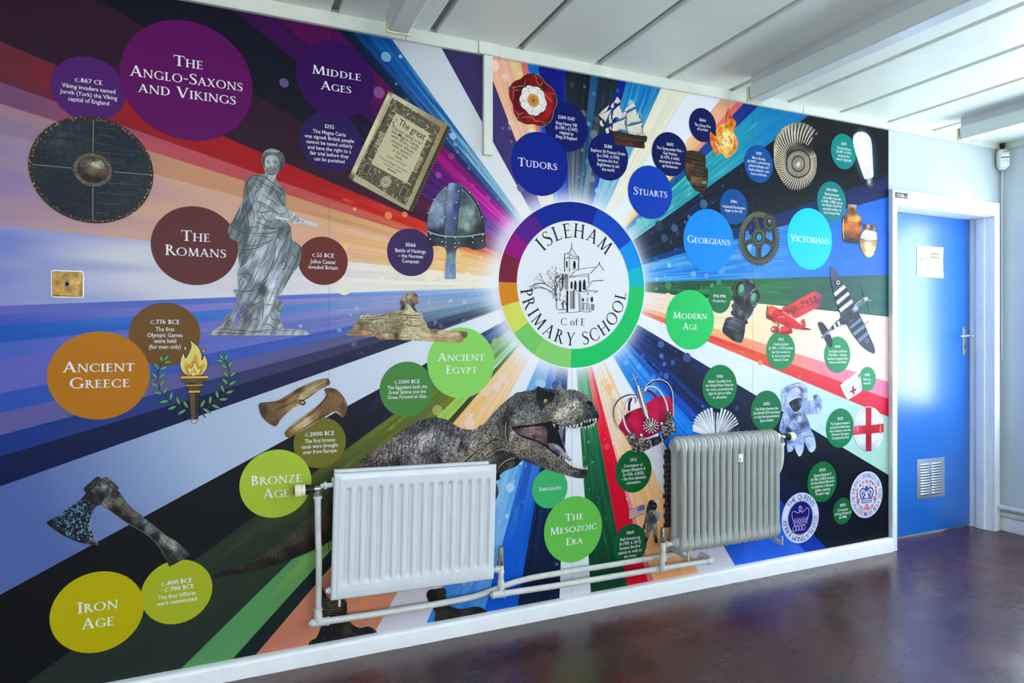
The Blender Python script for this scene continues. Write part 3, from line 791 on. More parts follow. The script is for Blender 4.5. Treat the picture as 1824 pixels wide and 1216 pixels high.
for a, b_ in zip(rows, rows[1:]):
    for j in range(8): bm.faces.new((a[j], a[j + 1], b_[j + 1], b_[j]))
finish('lens', bm, M['diff'], ds)
bm = box(nb(), -0.022, 0.022, -0.0360, -0.030, 0.004, 0.009); finish('slot', bm, M['dark'], ds)
bm = nb(); V, F, w_ = text_geo('2.8', 0.01); vs = [bm.verts.new((-0.012 + v[0] * 0.016 / 1.0, -0.0362, 0.038 + v[1] * 0.014)) for v in V]
for f in F: bm.faces.new([vs[i] for i in f])
finish('lettering', bm, M['signblack'], ds, smooth=None)
bm = nb(); lathe(bm, (0, 0.004, 0.06), (0, 0, 1), [(0, 0.010), (0.02, 0.010), (0.022, 0.014), (0.045, 0.014)], 14); finish('bracket', bm, M['dark'], ds)
bm = tube(nb(), [(0.010, 0.030, -0.06), (0.010, 0.036, -0.25), (0.010, 0.036, -1.3)], 0.0025, 8, smooth=False); finish('cable', bm, M['whiteplastic'], ds)

# ------------------------------------------------------------------ the mural: a printed vinyl sheet on the wall
def WP(px, py):
    """point of the wall (x, z) seen at photograph pixel (px, py)"""
    u = (px - 912) / FPX; v = -(py - HY) / FPX
    t = CAM_D / (CS - u * SN)
    return t * (SN + u * CS), CAM_H + t * v
def WPn(P):
    P = np.asarray(P, float).reshape(-1, 2)
    u = (P[:, 0] - 912) / FPX; v = -(P[:, 1] - HY) / FPX
    t = CAM_D / (CS - u * SN)
    return np.stack([t * (SN + u * CS), CAM_H + t * v], 1)
INK = 0.80
def linc(c):
    return tuple(v * INK for v in rgb(c))
def print_material():
    m = bpy.data.materials.new('printed_vinyl'); m.use_nodes = True
    t = m.node_tree; b = t.nodes['Principled BSDF']
    a = t.nodes.new('ShaderNodeAttribute'); a.attribute_name = 'Col'
    t.links.new(a.outputs['Color'], b.inputs['Base Color'])
    b.inputs['Roughness'].default_value = 0.45; b.inputs['Specular IOR Level'].default_value = 0.12
    return m
INKM = print_material()
def hash2(ix, iy, s=0):
    h = (ix * 374761393 + iy * 668265263 + s * 974634777) & 0xffffffff
    h = ((h ^ (h >> 13)) * 1274126177) & 0xffffffff
    return ((h ^ (h >> 16)) & 0xffff) / 65535.0
def vnoise(x, y, s=0):
    x = np.asarray(x, float); y = np.asarray(y, float)
    ix = np.floor(x).astype(np.int64); iy = np.floor(y).astype(np.int64)
    fx = x - ix; fy = y - iy; fx = fx * fx * (3 - 2 * fx); fy = fy * fy * (3 - 2 * fy)
    a = hash2(ix, iy, s); b = hash2(ix + 1, iy, s); c = hash2(ix, iy + 1, s); d = hash2(ix + 1, iy + 1, s)
    return (a * (1 - fx) + b * fx) * (1 - fy) + (c * (1 - fx) + d * fx) * fy
def inside(P, poly):
    P = np.asarray(P); poly = np.asarray(poly, float); r = np.zeros(len(P), bool); n = len(poly)
    x, y = P[:, 0], P[:, 1]
    for i in range(n):
        x0, y0 = poly[i]; x1, y1 = poly[(i + 1) % n]
        if y0 == y1: continue
        c = ((y0 > y) != (y1 > y)) & (x < (x1 - x0) * (y - y0) / (y1 - y0) + x0)
        r ^= c
    return r

class Art:
    """one printed picture: flat layers of ink a hair apart, in wall coordinates"""
    def __init__(s, base=0.0024):
        s.V = []; s.F = []; s.K = []; s.n = 0; s.sub = 0.0; s.y = -base; s.step = 1.1e-5; s.rnd = random.Random(11); s.px()
    def px(s): s.map = lambda P: WPn(P); return s
    def fr(s, ox, oy, k):
        s.map = lambda P: WPn(np.asarray(P, float).reshape(-1, 2) / k + np.array([ox, oy])); return s
    def unit(s, cx, cz, r, rot=0.0):
        ca, sa = math.cos(rot), math.sin(rot)
        def f(P):
            P = np.asarray(P, float).reshape(-1, 2)
            return np.stack([cx + r * (P[:, 0] * ca - P[:, 1] * sa), cz + r * (P[:, 0] * sa + P[:, 1] * ca)], 1)
        s.map = f; return s
    def up(s): s.y -= s.step + s.sub; s.sub = 0.0
    def add(s, P, faces, cols, raw=False, off=None):
        Q = np.asarray(P, float) if raw else s.map(P)
        s.sub += 1.2e-6
        yy = np.full(len(Q), s.y - s.sub)
        if off is not None: yy = yy - off; s.sub += float(np.max(off))
        s.V.append(np.column_stack([Q[:, 0], yy, Q[:, 1]]))
        cols = np.asarray(cols, float)
        if cols.ndim == 1: cols = np.tile(cols, (len(Q), 1))
        s.K.append(cols)
        n = s.n
        s.F += [tuple(i + n for i in f) for f in faces]
        s.n += len(Q)
    def poly(s, pts, col, sm=False, n=5):
        pts = [tuple(p) for p in (crv(pts, n, True) if sm else pts)]
        s.up()
        tr = tessellate_polygon([[Vector((p[0], p[1], 0)) for p in pts]])
        s.add(pts, [tuple(t) for t in tr], linc(col))
    def ell(s, cx, cy, rx, ry=None, col=(255, 255, 255), rot=0.0, n=28, layer=True, a0=0, a1=360):
        ry = rx if ry is None else ry; ca, sa = math.cos(R(rot)), math.sin(R(rot))
        A = [R(a0 + (a1 - a0) * k / n) for k in range(n + (0 if a1 - a0 == 360 else 1))]
        pts = [(cx + rx * math.cos(a) * ca - ry * math.sin(a) * sa, cy + rx * math.cos(a) * sa + ry * math.sin(a) * ca) for a in A]
        if layer: s.up()
        s.add([(cx, cy)] + pts, [(0, i + 1, (i + 1) % len(pts) + 1) for i in range(len(pts) if a1 - a0 == 360 else len(pts) - 1)], linc(col))
    def ring(s, cx, cy, rx, ry, tx, ty, col, a0=0, a1=360, n=48, rot=0.0):
        s.up(); ca, sa = math.cos(R(rot)), math.sin(R(rot)); P = []
        for k in range(n + 1):
            a = R(a0 + (a1 - a0) * k / n)
            for ex, ey in ((rx, ry), (rx - tx, ry - ty)):
                x, y = ex * math.cos(a), ey * math.sin(a); P.append((cx + x * ca - y * sa, cy + x * sa + y * ca))
        s.add(P, [(2 * i, 2 * i + 2, 2 * i + 3, 2 * i + 1) for i in range(n)], linc(col))
    def line(s, pts, w, col, sm=True, taper=False, n=5, layer=True):
        P = np.array(crv(pts, n) if sm and len(pts) > 2 else pts, float)
        d = np.gradient(P, axis=0); L = np.hypot(d[:, 0], d[:, 1]); L[L == 0] = 1; nr = np.stack([-d[:, 1] / L, d[:, 0] / L], 1)
        m = len(P); t = np.linspace(0, 1, m)
        if isinstance(w, (tuple, list)): ww = np.interp(t, np.linspace(0, 1, len(w)), w)
        else: ww = np.full(m, float(w)) * (np.sin(math.pi * np.clip(t * 0.94 + 0.03, 0, 1)) ** 0.6 if taper else 1)
        A = P + nr * ww[:, None] / 2; B = P - nr * ww[:, None] / 2
        if layer: s.up()
        s.add(np.concatenate([A, B]), [(i, i + 1, m + i + 1, m + i) for i in range(m - 1)], linc(col))
    def lines(s, L, w, col, taper=True):
        s.up()
        for p in L: s.line(p, w, col, taper=taper, layer=False)
    def idw(s, P, samples, p=3.0):
        S = np.array([(a, b) for a, b, c in samples], float); K = np.array([rgb(c) for a, b, c in samples]) ** 0.4545
        d = ((P[:, None, :] - S[None]) ** 2).sum(2) + 1e-3
        w = d ** (-p / 2); w /= w.sum(1, keepdims=True)
        return w @ K
    def shade(s, pts, samples, step, grain=0.0, f=None, sm=True, n=4, p=3.0, seed=1):
        """fill an outline with a smooth printed tone through colour samples (u, v, colour)"""
        O = np.array(crv(pts, n, True) if sm else pts, float)
        keep = [0]
        for i in range(1, len(O)):
            if np.hypot(*(O[i] - O[keep[-1]])) > step * 0.3: keep.append(i)
        O = O[keep]
        lo, hi = O.min(0), O.max(0)
        gx_, gy_ = np.meshgrid(np.arange(lo[0], hi[0], step), np.arange(lo[1], hi[1], step)); G = np.stack([gx_.ravel(), gy_.ravel()], 1)
        rs = np.random.RandomState(seed); G = G + rs.uniform(-0.35, 0.35, G.shape) * step
        G = G[inside(G, O)]
        # drop grid points crowding the outline
        if len(G):
            dd = np.full(len(G), 1e9)
            for o_ in O: dd = np.minimum(dd, ((G - o_) ** 2).sum(1))
            G = G[dd > (0.3 * step) ** 2]
        P = np.concatenate([O, G]); m = len(O)
        r = delaunay_2d_cdt([Vector(q) for q in P], [(i, (i + 1) % m) for i in range(m)], [], 1, 1e-4)
        Pv = np.array([tuple(v) for v in r[0]]); K = s.idw(Pv, samples, p)
        if f is not None: K = K * np.asarray(f(Pv[:, 0], Pv[:, 1])).reshape(-1, 1)
        if grain: K = K * (1 + grain * rs.randn(len(Pv)))[:, None]
        K = np.clip(K, 0, 1) ** 2.2 * INK
        s.up(); s.add(Pv, [tuple(q) for q in r[2]], K)
    def flecks(s, pts, samples, count, size, lo=0.6, hi=1.5, asp=1.0, ang=None, seed=2, sm=True):
        """small marks of ink scattered inside an outline"""
        O = np.array(crv(pts, 4, True) if sm else pts, float); a, b = O.min(0), O.max(0); rs = np.random.RandomState(seed)
        G = rs.uniform(a, b, (count * 3, 2)); G = G[inside(G, O)][:count]
        if not len(G): return
        K = s.idw(G, samples) * rs.uniform(lo, hi, (len(G), 1)); K = np.clip(K, 0, 1) ** 2.2 * INK
        P, F, KK = [], [], []
        for i, g in enumerate(G):
            sz = size * rs.uniform(0.6, 1.3); th = rs.uniform(0, 6.28) if ang is None else (ang(g[0], g[1]) if callable(ang) else ang) + rs.uniform(-0.2, 0.2)
            c_, s_ = math.cos(th), math.sin(th); k0 = len(P)
            for q in range(6):
                x, y = sz * asp * math.cos(q * 1.0472), sz * math.sin(q * 1.0472); P.append((g[0] + x * c_ - y * s_, g[1] + x * s_ + y * c_))
            F.append(tuple(range(k0, k0 + 6))); KK += [K[i]] * 6
        s.up(); s.add(P, F, KK, off=np.repeat(np.arange(len(F)) % 97 * 2e-7, 6))
    def geo(s, V, F, mapf, col):
        s.up(); s.add(mapf(V), F, linc(col), raw=True)
    def text(s, t, cx, cy, wpx, hpx, col=(240, 240, 246), font='body', bold=0.004):
        V, F, w = text_geo(t, bold, 2) if font == 'body' else serif_geo(t, bold)
        if not len(V): return
        (x0, z0), (x1, z1) = WP(cx - wpx / 2, cy), WP(cx + wpx / 2, cy); xc, zc = WP(cx, cy)
        h = WP(cx, cy - hpx / 2)[1] - WP(cx, cy + hpx / 2)[1]; k = (x1 - x0) / w; xm = (x0 + x1) / 2
        s.add(np.column_stack([xm + (V[:, 0] - w / 2) * k, zc + (V[:, 1] - 0.5) * h]), F, linc(col), raw=True, off=goff(V, F) if font == 'serif' else None)
    def tline(s, t, p, q, up, col, font='serif', bold=0.0):
        V, F, w = text_geo(t, bold, 2) if font == 'body' else serif_geo(t, bold)
        p, q, up = np.array(p, float), np.array(q, float), np.array(up, float)
        s.up(); s.add(p + (q - p) * (V[:, :1] / w) + up * V[:, 1:2], F, linc(col))
    def arc_text(s, t, cx, cz, r, a_mid, h, spacing, col, font='serif', bold=0.0, inward=False):
        """letters round a circle in wall units; inward = readable along the bottom"""
        L = []
        for ch in t:
            if ch == ' ': L.append((None, None, 0.35)); continue
            L.append(text_geo(ch, bold, 2) if font == 'body' else serif_geo(ch, bold))
        tot = sum(l[2] * h + spacing for l in L) - spacing
        sgn = 1 if not inward else -1; a = R(a_mid) + sgn * tot / (2 * r)
        s.up()
        for V, F, w in L:
            am = a - sgn * (w * h / 2) / r
            if V is not None:
                ux, uz = (math.sin(am) * sgn, -math.cos(am) * sgn); nx_, nz_ = (math.cos(am) * sgn, math.sin(am) * sgn)
                X = (V[:, 0] - w / 2) * h; Y = (V[:, 1] - 0.5) * h
                s.add(np.column_stack([cx + r * math.cos(am) + X * ux + Y * nx_, cz + r * math.sin(am) + X * uz + Y * nz_]), F, linc(col), raw=True, off=goff(V, F) if font == 'serif' else None)
            a -= sgn * (w * h + spacing) / r
    def build(s, name, parent, label=None):
        V = np.concatenate(s.V); K = np.concatenate(s.K)
        me = bpy.data.meshes.new(name); me.from_pydata(V.tolist(), [], s.F)
        at = me.color_attributes.new('Col', 'FLOAT_COLOR', 'POINT')
        at.data.foreach_set('color', np.column_stack([np.clip(K, 0, 1), np.ones(len(K))]).ravel().astype(np.float32))
        # all ink faces the room
        fl = [p.index for p in me.polygons if p.normal.y > 0]
        if fl:
            b = bmesh.new(); b.from_mesh(me); b.faces.ensure_lookup_table()
            bmesh.ops.reverse_faces(b, faces=[b.faces[i] for i in fl]); b.to_mesh(me); b.free()
        me.materials.append(INKM)
        o = bpy.data.objects.new(name, me); C.objects.link(o); o.parent = parent
        if label: o['label'] = label
        return o

# ---- roman lettering drawn from stems, hairlines and bowls; cap height 1
SER = {}
def glyph(ch, wt):
    T, t, sl, st = 0.135 + wt, 0.058 + wt * 0.6, 0.085, 0.034 + wt * 0.25
    P, F = [], []
    def quad(*q):
        n = len(P); P.extend(q); F.append(tuple(range(n, n + len(q))))
    def foot(x0, x1, y, d=1, l=1, r=1):
        quad((x0 - sl * l, y), (x1 + sl * r, y), (x1 + sl * r, y + d * st * 0.8), (x1, y + d * st * 2.4), (x0, y + d * st * 2.4), (x0 - sl * l, y + d * st * 0.8))
    def stem(x, y0=0, y1=1, w=None, b=1, tp=1):
        w = T if w is None else w
        quad((x, y0), (x + w, y0), (x + w, y1), (x, y1))
        if b: foot(x, x + w, y0)
        if tp: foot(x, x + w, y1, -1)
    def diag(x0, y0, x1, y1, w): quad((x0 - w / 2, y0), (x0 + w / 2, y0), (x1 + w / 2, y1), (x1 - w / 2, y1))
    def bar(x0, x1, y, h=None):
        h = t if h is None else h; quad((x0, y - h / 2), (x1, y - h / 2), (x1, y + h / 2), (x0, y + h / 2))
    def arc(cx, cy, rx, ry, a0, a1, n=22, T1=None, t1=None):
        T1 = T if T1 is None else T1; t1 = t if t1 is None else t1; k0 = len(P)
        for k in range(n + 1):
            a = R(a0 + (a1 - a0) * k / n); c, s_ = math.cos(a), math.sin(a); th = t1 + (T1 - t1) * abs(c) ** 1.6
            P.append((cx + rx * c, cy + ry * s_)); P.append((cx + (rx - th) * c, cy + (ry - th * (0.9 if abs(c) > .5 else 1)) * s_))
        for k in range(n): F.append((k0 + 2 * k, k0 + 2 * k + 2, k0 + 2 * k + 3, k0 + 2 * k + 1))
    def tick(x, y, dy, w=None):     # little serif at the end of an arm
        w = 0.045 if w is None else w; quad((x - w, y), (x, y), (x + 0.012, y + dy), (x - w * 0.35, y + dy))
    A = 0.7
    if ch == 'A': diag(0.10, 0, 0.41, 1, t * 1.15); diag(0.72, 0, 0.40, 1, T * 1.08); bar(0.2, 0.62, 0.34); foot(0.07, 0.13, 0, 1, .9, .9); foot(0.655, 0.785, 0, 1, .7, .7); A = 0.84
    elif ch == 'B': stem(0.1); arc(0.24, 0.755, 0.27, 0.245, -90, 90); arc(0.24, 0.27, 0.34, 0.27, -90, 90); bar(0.2, 0.26, 0.97); bar(0.2, 0.26, 0.525); bar(0.2, 0.26, 0.03); A = 0.62
    elif ch == 'C': arc(0.5, 0.5, 0.47, 0.52, 48, 312); tick(0.82, 0.86, -0.20); tick(0.82, 0.14, 0.14); A = 0.86
    elif ch == 'D': stem(0.1); arc(0.34, 0.5, 0.47, 0.5, -90, 90); bar(0.2, 0.36, 0.97); bar(0.2, 0.36, 0.03); A = 0.86
    elif ch == 'E': stem(0.1); bar(0.2, 0.53, 0.97); bar(0.2, 0.48, 0.52); bar(0.2, 0.56, 0.03); tick(0.545, 0.97, -0.16); tick(0.575, 0.03, 0.16); tick(0.485, 0.43, 0.18, 0.03); A = 0.62
    elif ch == 'F': stem(0.1); bar(0.2, 0.53, 0.97); bar(0.2, 0.46, 0.52); tick(0.545, 0.97, -0.16); tick(0.47, 0.43, 0.18, 0.03); A = 0.58
    elif ch == 'G': arc(0.5, 0.5, 0.47, 0.52, 48, 325); tick(0.82, 0.86, -0.20); quad((0.72, 0.02), (0.72 + T, 0.06), (0.72 + T, 0.42), (0.72, 0.42)); foot(0.72, 0.72 + T, 0.42, -1, .8, .8); A = 0.92
    elif ch == 'H': stem(0.1); stem(0.66); bar(0.2, 0.68, 0.51); A = 0.9
    elif ch == 'I': stem(0.1); A = 0.34
    elif ch == 'J': stem(0.12, -0.12, 1, b=0); arc(0.06, -0.12, 0.19, 0.14, 270, 360, 8); A = 0.36
    elif ch == 'K': stem(0.1); diag(0.24, 0.46, 0.62, 1, t * 1.3); diag(0.74, 0, 0.32, 0.56, T * 1.1); foot(0.6, 0.64, 1, -1, .7, .7); foot(0.68, 0.80, 0, 1, .4, .7); A = 0.82
    elif ch == 'L': stem(0.1); bar(0.2, 0.54, 0.03); tick(0.56, 0.03, 0.18); A = 0.6
    elif ch == 'M': diag(0.13, 0, 0.20, 1, t * 1.15); diag(0.20, 1, 0.49, 0.02, T); diag(0.49, 0.02, 0.80, 1, t * 1.15); diag(0.89, 0, 0.82, 1, T); foot(0.1, 0.16, 0); foot(0.83, 0.95, 0); foot(0.76, 0.86, 1, -1, .2, .6); foot(0.15, 0.24, 1, -1, .7, .2); A = 1.04
    elif ch == 'N': stem(0.11, w=t * 1.15); stem(0.75, w=t * 1.15, b=0); diag(0.13, 1, 0.78, 0, T * 1.12); A = 0.92
    elif ch == 'O': arc(0.5, 0.5, 0.47, 0.52, 0, 360, 36); A = 1.0
    elif ch == 'Q': arc(0.5, 0.5, 0.47, 0.52, 0, 360, 36); diag(1.02, -0.24, 0.5, 0.06, T); A = 1.0
    elif ch == 'P': stem(0.1); arc(0.24, 0.74, 0.31, 0.26, -90, 90); bar(0.2, 0.26, 0.97); bar(0.2, 0.26, 0.505); A = 0.6
    elif ch == 'R': stem(0.1); arc(0.24, 0.75, 0.29, 0.25, -90, 90); bar(0.2, 0.26, 0.97); bar(0.2, 0.30, 0.525); diag(0.70, 0, 0.34, 0.52, T * 1.1); foot(0.66, 0.76, 0, 1, .3, .7); A = 0.74
    elif ch == 'S':
        c = np.array(crv([(0.50, 0.83), (0.42, 0.95), (0.27, 0.975), (0.12, 0.88), (0.13, 0.70), (0.30, 0.54), (0.46, 0.40), (0.50, 0.22), (0.40, 0.06), (0.24, 0.02), (0.10, 0.07), (0.05, 0.20)], 5))
        d = np.gradient(c, axis=0); L = np.hypot(d[:, 0], d[:, 1]); nr = np.stack([-d[:, 1] / L, d[:, 0] / L], 1); m = len(c)
        u = np.linspace(0, 1, m); ww = np.interp(u, [0, .2, .5, .8, 1], [t * .9, t * 1.0, T * 1.15, t * 1.0, t * .9]); k0 = len(P)
        P.extend([tuple(q) for q in c + nr * ww[:, None] / 2]); P.extend([tuple(q) for q in c - nr * ww[:, None] / 2])
        F.extend([(k0 + i, k0 + i + 1, k0 + m + i + 1, k0 + m + i) for i in range(m - 1)])
        tick(0.52, 0.97, -0.2, 0.035); tick(0.065, 0.02, 0.2, 0.035); A = 0.58
    elif ch == 'T': stem(0.31, tp=0); bar(0.02, 0.74, 0.965); quad((0.02, 0.985), (0.055, 0.985), (0.035, 0.78), (-0.01, 0.78)); quad((0.705, 0.985), (0.74, 0.985), (0.77, 0.78), (0.725, 0.78)); A = 0.76
    elif ch == 'U': stem(0.1, 0.3, 1, b=0); stem(0.70, 0.25, 1, w=t * 1.15, b=0); arc(0.43, 0.32, 0.33, 0.34, 180, 360, 20); A = 0.88
    elif ch == 'V': diag(0.12, 1, 0.43, 0, T * 1.08); diag(0.74, 1, 0.44, 0, t * 1.15); foot(0.06, 0.18, 1, -1, .7, .7); foot(0.71, 0.77, 1, -1, .8, .8); A = 0.84
    elif ch == 'W': diag(0.12, 1, 0.36, 0, T); diag(0.60, 1, 0.37, 0, t * 1.15); diag(0.56, 1, 0.82, 0, T); diag(1.06, 1, 0.83, 0, t * 1.15); foot(0.06, 0.18, 1, -1, .7, .7); foot(1.03, 1.09, 1, -1, .8, .8); A = 1.18
    elif ch == 'X': diag(0.14, 1, 0.66, 0, T * 1.1); diag(0.64, 1, 0.12, 0, t * 1.2); foot(0.08, 0.2, 1, -1, .6, .6); foot(0.6, 0.68, 1, -1, .7, .7); foot(0.08, 0.16, 0, 1, .7, .7); foot(0.6, 0.72, 0, 1, .6, .6); A = 0.8
    elif ch == 'Y': stem(0.34, 0, 0.46, tp=0); diag(0.13, 1, 0.40, 0.44, T); diag(0.68, 1, 0.42, 0.44, t * 1.2); foot(0.07, 0.19, 1, -1, .6, .6); foot(0.65, 0.71, 1, -1, .7, .7); A = 0.8
    elif ch == 'Z': bar(0.08, 0.62, 0.97); bar(0.06, 0.64, 0.03); diag(0.14, 0.02, 0.56, 0.98, T * 1.1); tick(0.10, 0.97, -0.15); tick(0.655, 0.03, 0.17); A = 0.7
    elif ch == '0': arc(0.33, 0.5, 0.30, 0.5, 0, 360, 30); A = 0.68
    elif ch == '1': stem(0.17, tp=0); diag(0.05, 0.84, 0.22, 0.99, 0.07); A = 0.46
    elif ch == '2': arc(0.28, 0.72, 0.24, 0.28, -25, 165, 16); diag(0.10, 0.06, 0.46, 0.62, T * 0.8); bar(0.04, 0.54, 0.06, 0.12); A = 0.58
    elif ch == '3': arc(0.24, 0.76, 0.23, 0.24, -90, 150, 16); arc(0.22, 0.28, 0.28, 0.28, -150, 90, 18); A = 0.56
    elif ch == '4': stem(0.36, 0, 1, tp=0); bar(0.02, 0.6, 0.27, 0.09); diag(0.07, 0.27, 0.42, 1, t * 1.3); A = 0.64
    elif ch == '5': bar(0.12, 0.48, 0.95, 0.11); quad((0.12, 0.95), (0.18, 0.95), (0.16, 0.5), (0.08, 0.5)); arc(0.22, 0.30, 0.28, 0.31, -150, 110, 20); A = 0.56
    elif ch == '6': arc(0.32, 0.32, 0.28, 0.32, 0, 360, 26); k = [(0.05, 0.36), (0.10, 0.66), (0.28, 0.90), (0.50, 1.02)]; quad((0.04, 0.3), (0.04 + T, 0.3), (0.27, 0.72), (0.52, 0.98), (0.50, 1.03), (0.20, 0.84), (0.07, 0.6)); A = 0.64
    elif ch == '7': bar(0.03, 0.54, 0.94, 0.12); diag(0.20, 0, 0.50, 0.94, T * 0.9); A = 0.58
    elif ch == '8': arc(0.31, 0.75, 0.22, 0.25, 0, 360, 24); arc(0.31, 0.27, 0.28, 0.27, 0, 360, 26); A = 0.62
    elif ch == '9': arc(0.32, 0.68, 0.28, 0.32, 0, 360, 26); quad((0.60, 0.7), (0.60 - T, 0.7), (0.37, 0.28), (0.12, 0.02), (0.14, -0.03), (0.44, 0.16), (0.57, 0.4)); A = 0.64
    elif ch == '.': quad((0.06, -0.01), (0.19, -0.01), (0.19, 0.13), (0.06, 0.13)); A = 0.24
    elif ch == '-': bar(0.04, 0.34, 0.40, 0.09); A = 0.38
    elif ch == '\u2013': bar(0.04, 0.5, 0.40, 0.09); A = 0.56
    elif ch == '=': bar(0.05, 0.4, 0.3, 0.06); bar(0.05, 0.4, 0.45, 0.06); A = 0.45
    elif ch == ',': quad((0.08, -0.14), (0.2, 0.0), (0.2, 0.13), (0.07, 0.13), (0.07, 0.0)); A = 0.26
    elif ch == "'": quad((0.08, 0.7), (0.13, 0.7), (0.18, 1.0), (0.05, 1.0)); A = 0.24
    elif ch == '\u00b7': quad((0.06, 0.42), (0.18, 0.42), (0.18, 0.56), (0.06, 0.56)); A = 0.24
    elif ch == 'o_': arc(0.30, 0.32, 0.28, 0.34, 0, 360, 28); A = 0.6
    elif ch == 'f_': stem(0.14, 0, 0.8, w=T * .85, tp=0); arc(0.32, 0.8, 0.18, 0.2, 40, 180, 12, T * .85); bar(0.03, 0.40, 0.62); A = 0.36
    else: A = 0.32
    return P, F, A
def goff(V, F):
    o = np.zeros(len(V))
    if len(F) < 400:
        for i, f in enumerate(F): o[list(f)] = (i % 12) * 1.2e-6
    return o
def serif_geo(s, bold=0.0):
    k = (s, bold)
    if k in SER: return SER[k]
    V, F, x = [], [], 0.0
    toks = list(s)
    if s.startswith('C of E'): toks = ['C', ' ', 'o_', 'f_', ' ', 'E']
    for ch in toks:
        sc = 1.0
        if len(ch) == 1 and ch.islower(): sc, ch = 0.78, ch.upper()
        P, f, a = glyph(ch, bold)
        n = len(V); V += [(x + p[0] * sc, p[1] * sc) for p in P]; F += [tuple(i + n for i in q) for q in f]
        x += a * sc + 0.045
    V = np.array(V) if V else np.zeros((0, 2))
    w = x
    if len(V): x0 = V[:, 0].min(); V[:, 0] -= x0; w = V[:, 0].max()
    SER[k] = (V, F, w); return SER[k]

mural = thing('wall_mural', 'history timeline mural of coloured rays printed on the long wall', 'mural', (0, 0, 0))
XM0, XM1 = -1.35, 3.609
RC = WP(1017, 506.5)                     # centre of the rays
def circ_px(x0, x1, y0, y1):
    ym = (y0 + y1) / 2; a = WP(x0, ym)[0]; b = WP(x1, ym)[0]; xm = (x0 + x1) / 2
    # the true centre column
    zt, zb = WP(xm, y0)[1], WP(xm, y1)[1]
    return (a + b) / 2, (zt + zb) / 2, ((b - a) / 2 + (zt - zb) / 2) / 2

# ---- the rays. each entry: pixel on the leading edge (going anticlockwise from the top), colours by radius, streak colour, streak strength
RR = circ_px(888, 1147, 359, 655)[2]
def ang_px(p):
    x, z = WP(*p); return math.degrees(math.atan2(z - RC[1], x - RC[0]))
